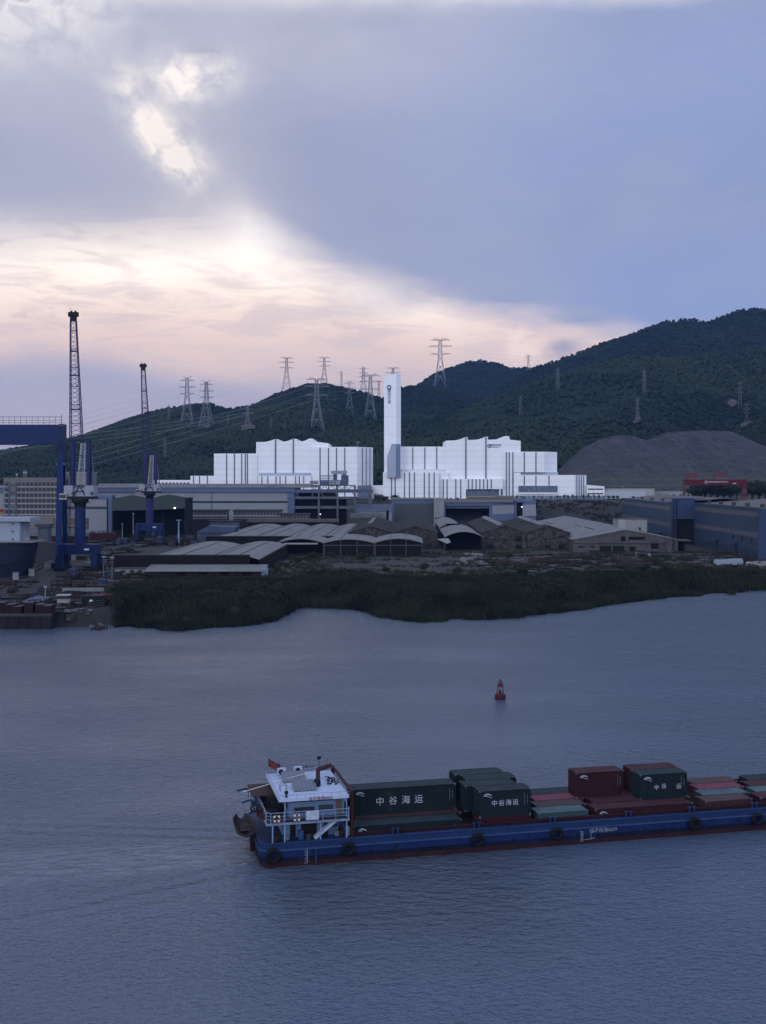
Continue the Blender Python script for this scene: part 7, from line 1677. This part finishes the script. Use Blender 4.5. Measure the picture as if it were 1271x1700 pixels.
def singles():
    def T(name, lab, cat, px, py, rz=0): Y = gy(py); x = wx(px, Y); return thing(name, lab, cat, (x, Y, float(ground_h(x, Y))), rz)
    for col, px, py, lab, rz in (('green', 136, 1006, 'green shipping container with a white round mark on the left quay', .12), ('bright red', 157, 1004, 'red shipping container beside the green one on the left quay', .45)):
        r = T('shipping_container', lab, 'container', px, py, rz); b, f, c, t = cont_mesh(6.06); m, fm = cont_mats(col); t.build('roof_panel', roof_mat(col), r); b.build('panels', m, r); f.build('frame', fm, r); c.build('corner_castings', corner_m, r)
        if col == 'green': b = MB(); b.prism([(2.6 + .5 * math.cos(k * .52), 1.4 + .5 * math.sin(k * .52)) for k in range(12)], -.03, 0); b.build('round_mark', text_white, r)
    r = T('guard_cabin', 'small white glazed cabin on legs on the left quay', 'cabin', 106, 1007, .1); MB().box(-1.7, 1.7, -1.4, 1.4, 1.2, 2.3).build('wall', white_block, r); MB().box(-1.6, 1.6, -1.3, 1.3, 2.301, 3.3).build('glazing', office_glass, r); MB().box(-2, 2, -1.7, 1.7, 3.301, 3.55).build('roof', pale_steel, r)
    for x in (-1.5, 1.5):
        for y in (-1.2, 1.2): b = MB(); b.bar((x, y, 0), (x, y, 1.2), .2); b.build('leg', grey_steel, r)
    r = T('loading_bridge', 'long pale girder on dark trestles on the left quay', 'girder', 138, 990, .05); MB().box(-6.5, 6.5, -.5, .5, 1.6, 2.7).build('girder', mat('pale_green_girder', (0.15, 0.18, 0.18), .7, .15, .3, streak=.3), r)
    for x in (-5, 0, 5): b = MB(); b.bar((x - .6, 0, 0), (x, 0, 1.6), .3); b.bar((x + .6, 0, 0), (x, 0, 1.6), .3); b.build('trestle', rust, r)
    r = T('hull_block', 'rust-red ship hull section standing behind the bigger crane', 'hull section', 172, 899, .1)
    b = MB(); b.prism([(-7.5, .8), (-7.5, 5.2), (7.2, 5.4), (7.6, 2.6), (6.4, .8)], -4, 4); b.build('shell', mat('hull_primer_red', (0.060, 0.020, 0.020), .8, .2, .3), r)
    for x in (-6, -2, 2, 5): MB().box(x - .3, x + .3, -3.5, 3.5, 0, .8).build('keel_block', concrete, r)
    b = MB()
    for k in range(7): b.bar((-7 + 2.2 * k, -4.1, 5.3), (-7 + 2.2 * k, -4.1, 6.6), .15)
    b.bar((-7.3, -4.1, 6.6), (6.5, -4.1, 6.6), .15); b.build('railing', grey_steel, r)
    r = T('pipe_rack', 'green and pale pipe rack behind the bigger crane column', 'pipe rack', 172, 880)
    for k in range(5): b = MB(); b.tube([(-12, k - 2, 5 + k * .5), (-3, k - 2, 5.6 + k * .5), (4, k - 2, 5.0 + k * .4), (11, k - 2, 5.6 + k * .3)], .45, 8); b.build('pipe', (mat('pipe_green', (0.08, 0.12, 0.12), .6), pale_steel, grey_steel)[k % 3], r)
    for x in (-10, -3, 4, 10): b = MB(); b.bar((x, -2.4, 0), (x, -2.4, 7), .4); b.bar((x, 2.4, 0), (x, 2.4, 7), .4); b.bar((x, -2.4, 4.8), (x, 2.4, 4.8), .4); b.build('rack_frame', grey_steel, r)
    for px, top, base, lab, mm, w in ((221, 853, 894, 'tall thin lamp mast left of the smaller crane', pale_steel, .4), (235.5, 850, 880, 'tall thin lamp mast just left of the smaller crane column', pale_steel, .4), (296.5, 864, 905, 'thick pale blue post left of the near vaulted sheds', mat('pale_blue_post', (0.20, 0.28, 0.40), .6), .9), (172, 925, 962, 'left leg post of the twin floodlight mast by the quay', grey_steel, .4), (186, 926, 963, 'right leg post of the twin floodlight mast by the quay', grey_steel, .4), (75, 975, 1000, 'short pale lamp post beside the dock road', pale_steel, .25), (203, 870, 893, 'short lamp mast beside the pipe rack', pale_steel, .35), (270, 853, 890, 'slim lamp mast right of the smaller crane', grey_steel, .3)):
        r = T('lamp_mast', lab, 'lamp mast', px, base); Y = r.location.y; h = wz(top, Y) - r.location.z
        b = MB(); b.lathe([(w * .6, 0), (w * .35, h)], n=8); b.build('pole', mm, r); MB().box(-w * 1.6, w * 1.6, -.3, .3, h, h + .35).build('lamp_head', pale_steel, r)
    r = T('mobile_crane', 'small white crawler crane under the portal of the bigger crane', 'crane', 152, 944); MB().box(-2.2, 2.2, -1.6, 1.6, .9, 2.9).build('body', crane_white, r)
    for y in (-1.5, 1.5): MB().box(-2.6, 2.6, y - .4, y + .4, 0, .9).build('track', black_steel, r)
    b = MB(); b.bar((-1, 0, 2.8), (-1.8, 0, 6.5), .4); b.bar((-1.8, 0, 6.5), (3.5, 0, 6.9), .4); b.build('boom', crane_white, r)
    r = T('dock_building', 'small dark grey tower with a wider flat top behind the dock ship', 'building', 74, 908); MB().box(-3, 3, -3, 3, 0, 11).build('wall', mat('slate_wall', (0.075, 0.095, 0.115), .8), r); MB().box(-4, 4, -4, 4, 11.003, 12.8).build('top', mat('slate_top', (0.055, 0.07, 0.085), .8), r)
    r = T('floating_dock_wall', 'long pale stepped dock wall behind the big gantry crane legs', 'wall', 80, 905); 
    for k, (z0, z1) in enumerate(((5.2, 7.4), (8.2, 9.6), (10.4, 11.2))): MB().box(-12, 22, k * .8, k * .8 + 3, z0, z1).build('wall_band', mat('dock_wall_pale', (0.15, 0.155, 0.165), .8, .1, .2, streak=.3), r)
    MB().box(-12, 22, .2, 3, 0, 5.19).build('wall_base', rust, r); MB().box(0, 20, 8, 12, 9, 15).build('deck_store', mat('mustard_store', (0.13, 0.10, 0.06), .8), r); MB().box(2, 6, 7, 8, 15.01, 18).build('white_store', white_block, r); MB().box(15, 19, 7, 8, 15.01, 18).build('white_store', white_block, r)
    r = T('dry_dock_gate', 'dark weathered dock wall between the dock ship and the big gantry crane', 'wall', 78, 935); MB().box(-6, 6, -1, 1, 0, 9).build('wall', mat('weathered_gate', (0.06, 0.062, 0.07), .9, .3, .3, streak=.5), r); MB().box(-6.2, 6.2, -1.2, 1.2, 9.003, 9.5).build('coping', mat('coping', (0.075, 0.07, 0.07)), r)
    r = T('pontoon', 'flat white pontoon lying beside the right blue hall', 'pontoon', 1208, 938, .1); b = MB(); b.prism([(-6, .9), (-5.6, 2.6), (6, 2.9), (6.3, 1.2), (5.6, .4), (-5.4, .3)], -1.6, 1.6); b.build('hull', mat('pontoon_white', (0.26, 0.30, 0.37), .6, .12, .3, streak=.2), r); MB().box(-5.4, 5.8, -1.3, 1.3, 2.62, 2.75).build('deck', grey_steel, r)
    r = T('ring_wall', 'pale curved ring wall lying at the right edge near the blue hall', 'ring', 1266, 941); b = MB(); b.lathe([(7, 0), (7, 1.5), (6.4, 1.5), (6.4, 0)], n=32, cap=False); b.build('ring', white_block, r); b = MB(); b.lathe([(7.1, 1.3), (7.1, 1.6), (6.3, 1.6), (6.3, 1.3)], n=32, cap=False); b.build('rim', pale_steel, r)
    r = T('sheet_pile_stack', 'heap of pale sheets on the yard before the pale gable shed', 'sheet stack', 1067, 926, .2)
    for k in range(6): b = MB(); b._a([(-4 + .3 * k, -1.5, .3 * k), (3.6, -1.5 + .1 * k, .2 * k), (4.5, 1.5, .3 * k + .2), (-3.4, 1.6, .42 * k + .3), (-4 + .3 * k, -1.5, .3 * k + .1), (3.6, -1.5 + .1 * k, .2 * k + .1), (4.5, 1.5, .3 * k + .3), (-3.4, 1.6, .42 * k + .4)], [(0, 3, 2, 1), (4, 5, 6, 7), (0, 1, 5, 4), (1, 2, 6, 5), (2, 3, 7, 6), (3, 0, 4, 7)]); b.build('sheet', mat('pale_sheet', (0.15, 0.155, 0.165), .6, .2, .5), r)
    r = T('tarpaulin', 'crumpled blue tarpaulin on the dock road by the quay', 'tarpaulin', 66, 1000, .2)
    n = 14; X, Yy = np.meshgrid(np.linspace(-5, 5, n), np.linspace(-4, 4, n), indexing='ij'); Z = 1.6 * np.exp(-(X / 4) ** 2 - (Yy / 3) ** 2) + fbm(X / 1.2, Yy / 1.2, 4, 3) * .9; g_ = gridmesh('cover', X, Yy, Z, mat('tarp_blue', (0.07, 0.09, 0.14), .6, .2, .4), False); g_.parent = r; MB().box(-3, 3, -2.2, 2.2, 0, .9).build('load', rust, r)
    # pale rocks and rubbish along the right waterline
    k0 = None
    for k in range(46):
        px = q.uniform(1150, 1271) if k < 26 else q.uniform(100, 235); X = wx(px, 415 if k < 26 else 318); Yv = float(shore(X)) + q.uniform(1.0, 4.5); s = q.uniform(.4, 1.1)
        if k0 is None:
            b = MB(); V = []; nn = 9
            rr = random.Random(2); me = MB(); me.lathe([(.2, -.1), (.8, 0), (1.0, .3), (.7, .7), (.15, .85)], n=9); me.v = [(v[0] * rr.uniform(.75, 1.2), v[1] * rr.uniform(.75, 1.2), v[2] * rr.uniform(.8, 1.2)) for v in me.v]
            k0 = me.build('rock', mat('pale_rock', (0.085, 0.088, 0.095), .9, .3, 1.0)); o = k0
        else: o = k0.copy(); C.objects.link(o)
        o.location = (X, Yv, max(-.05, float(ground_h(X, Yv)) - .1)); o.scale = (s * 1.3, s, s); o.rotation_euler = (0, 0, q.uniform(0, 6.3)); tag(o, 'pale rock at the waterline of the right bank' if k < 26 else 'pale rock at the waterline beside the moored barge', 'rock', 'rocks along the right waterline' if k < 26 else 'rocks beside the moored barge')
singles()
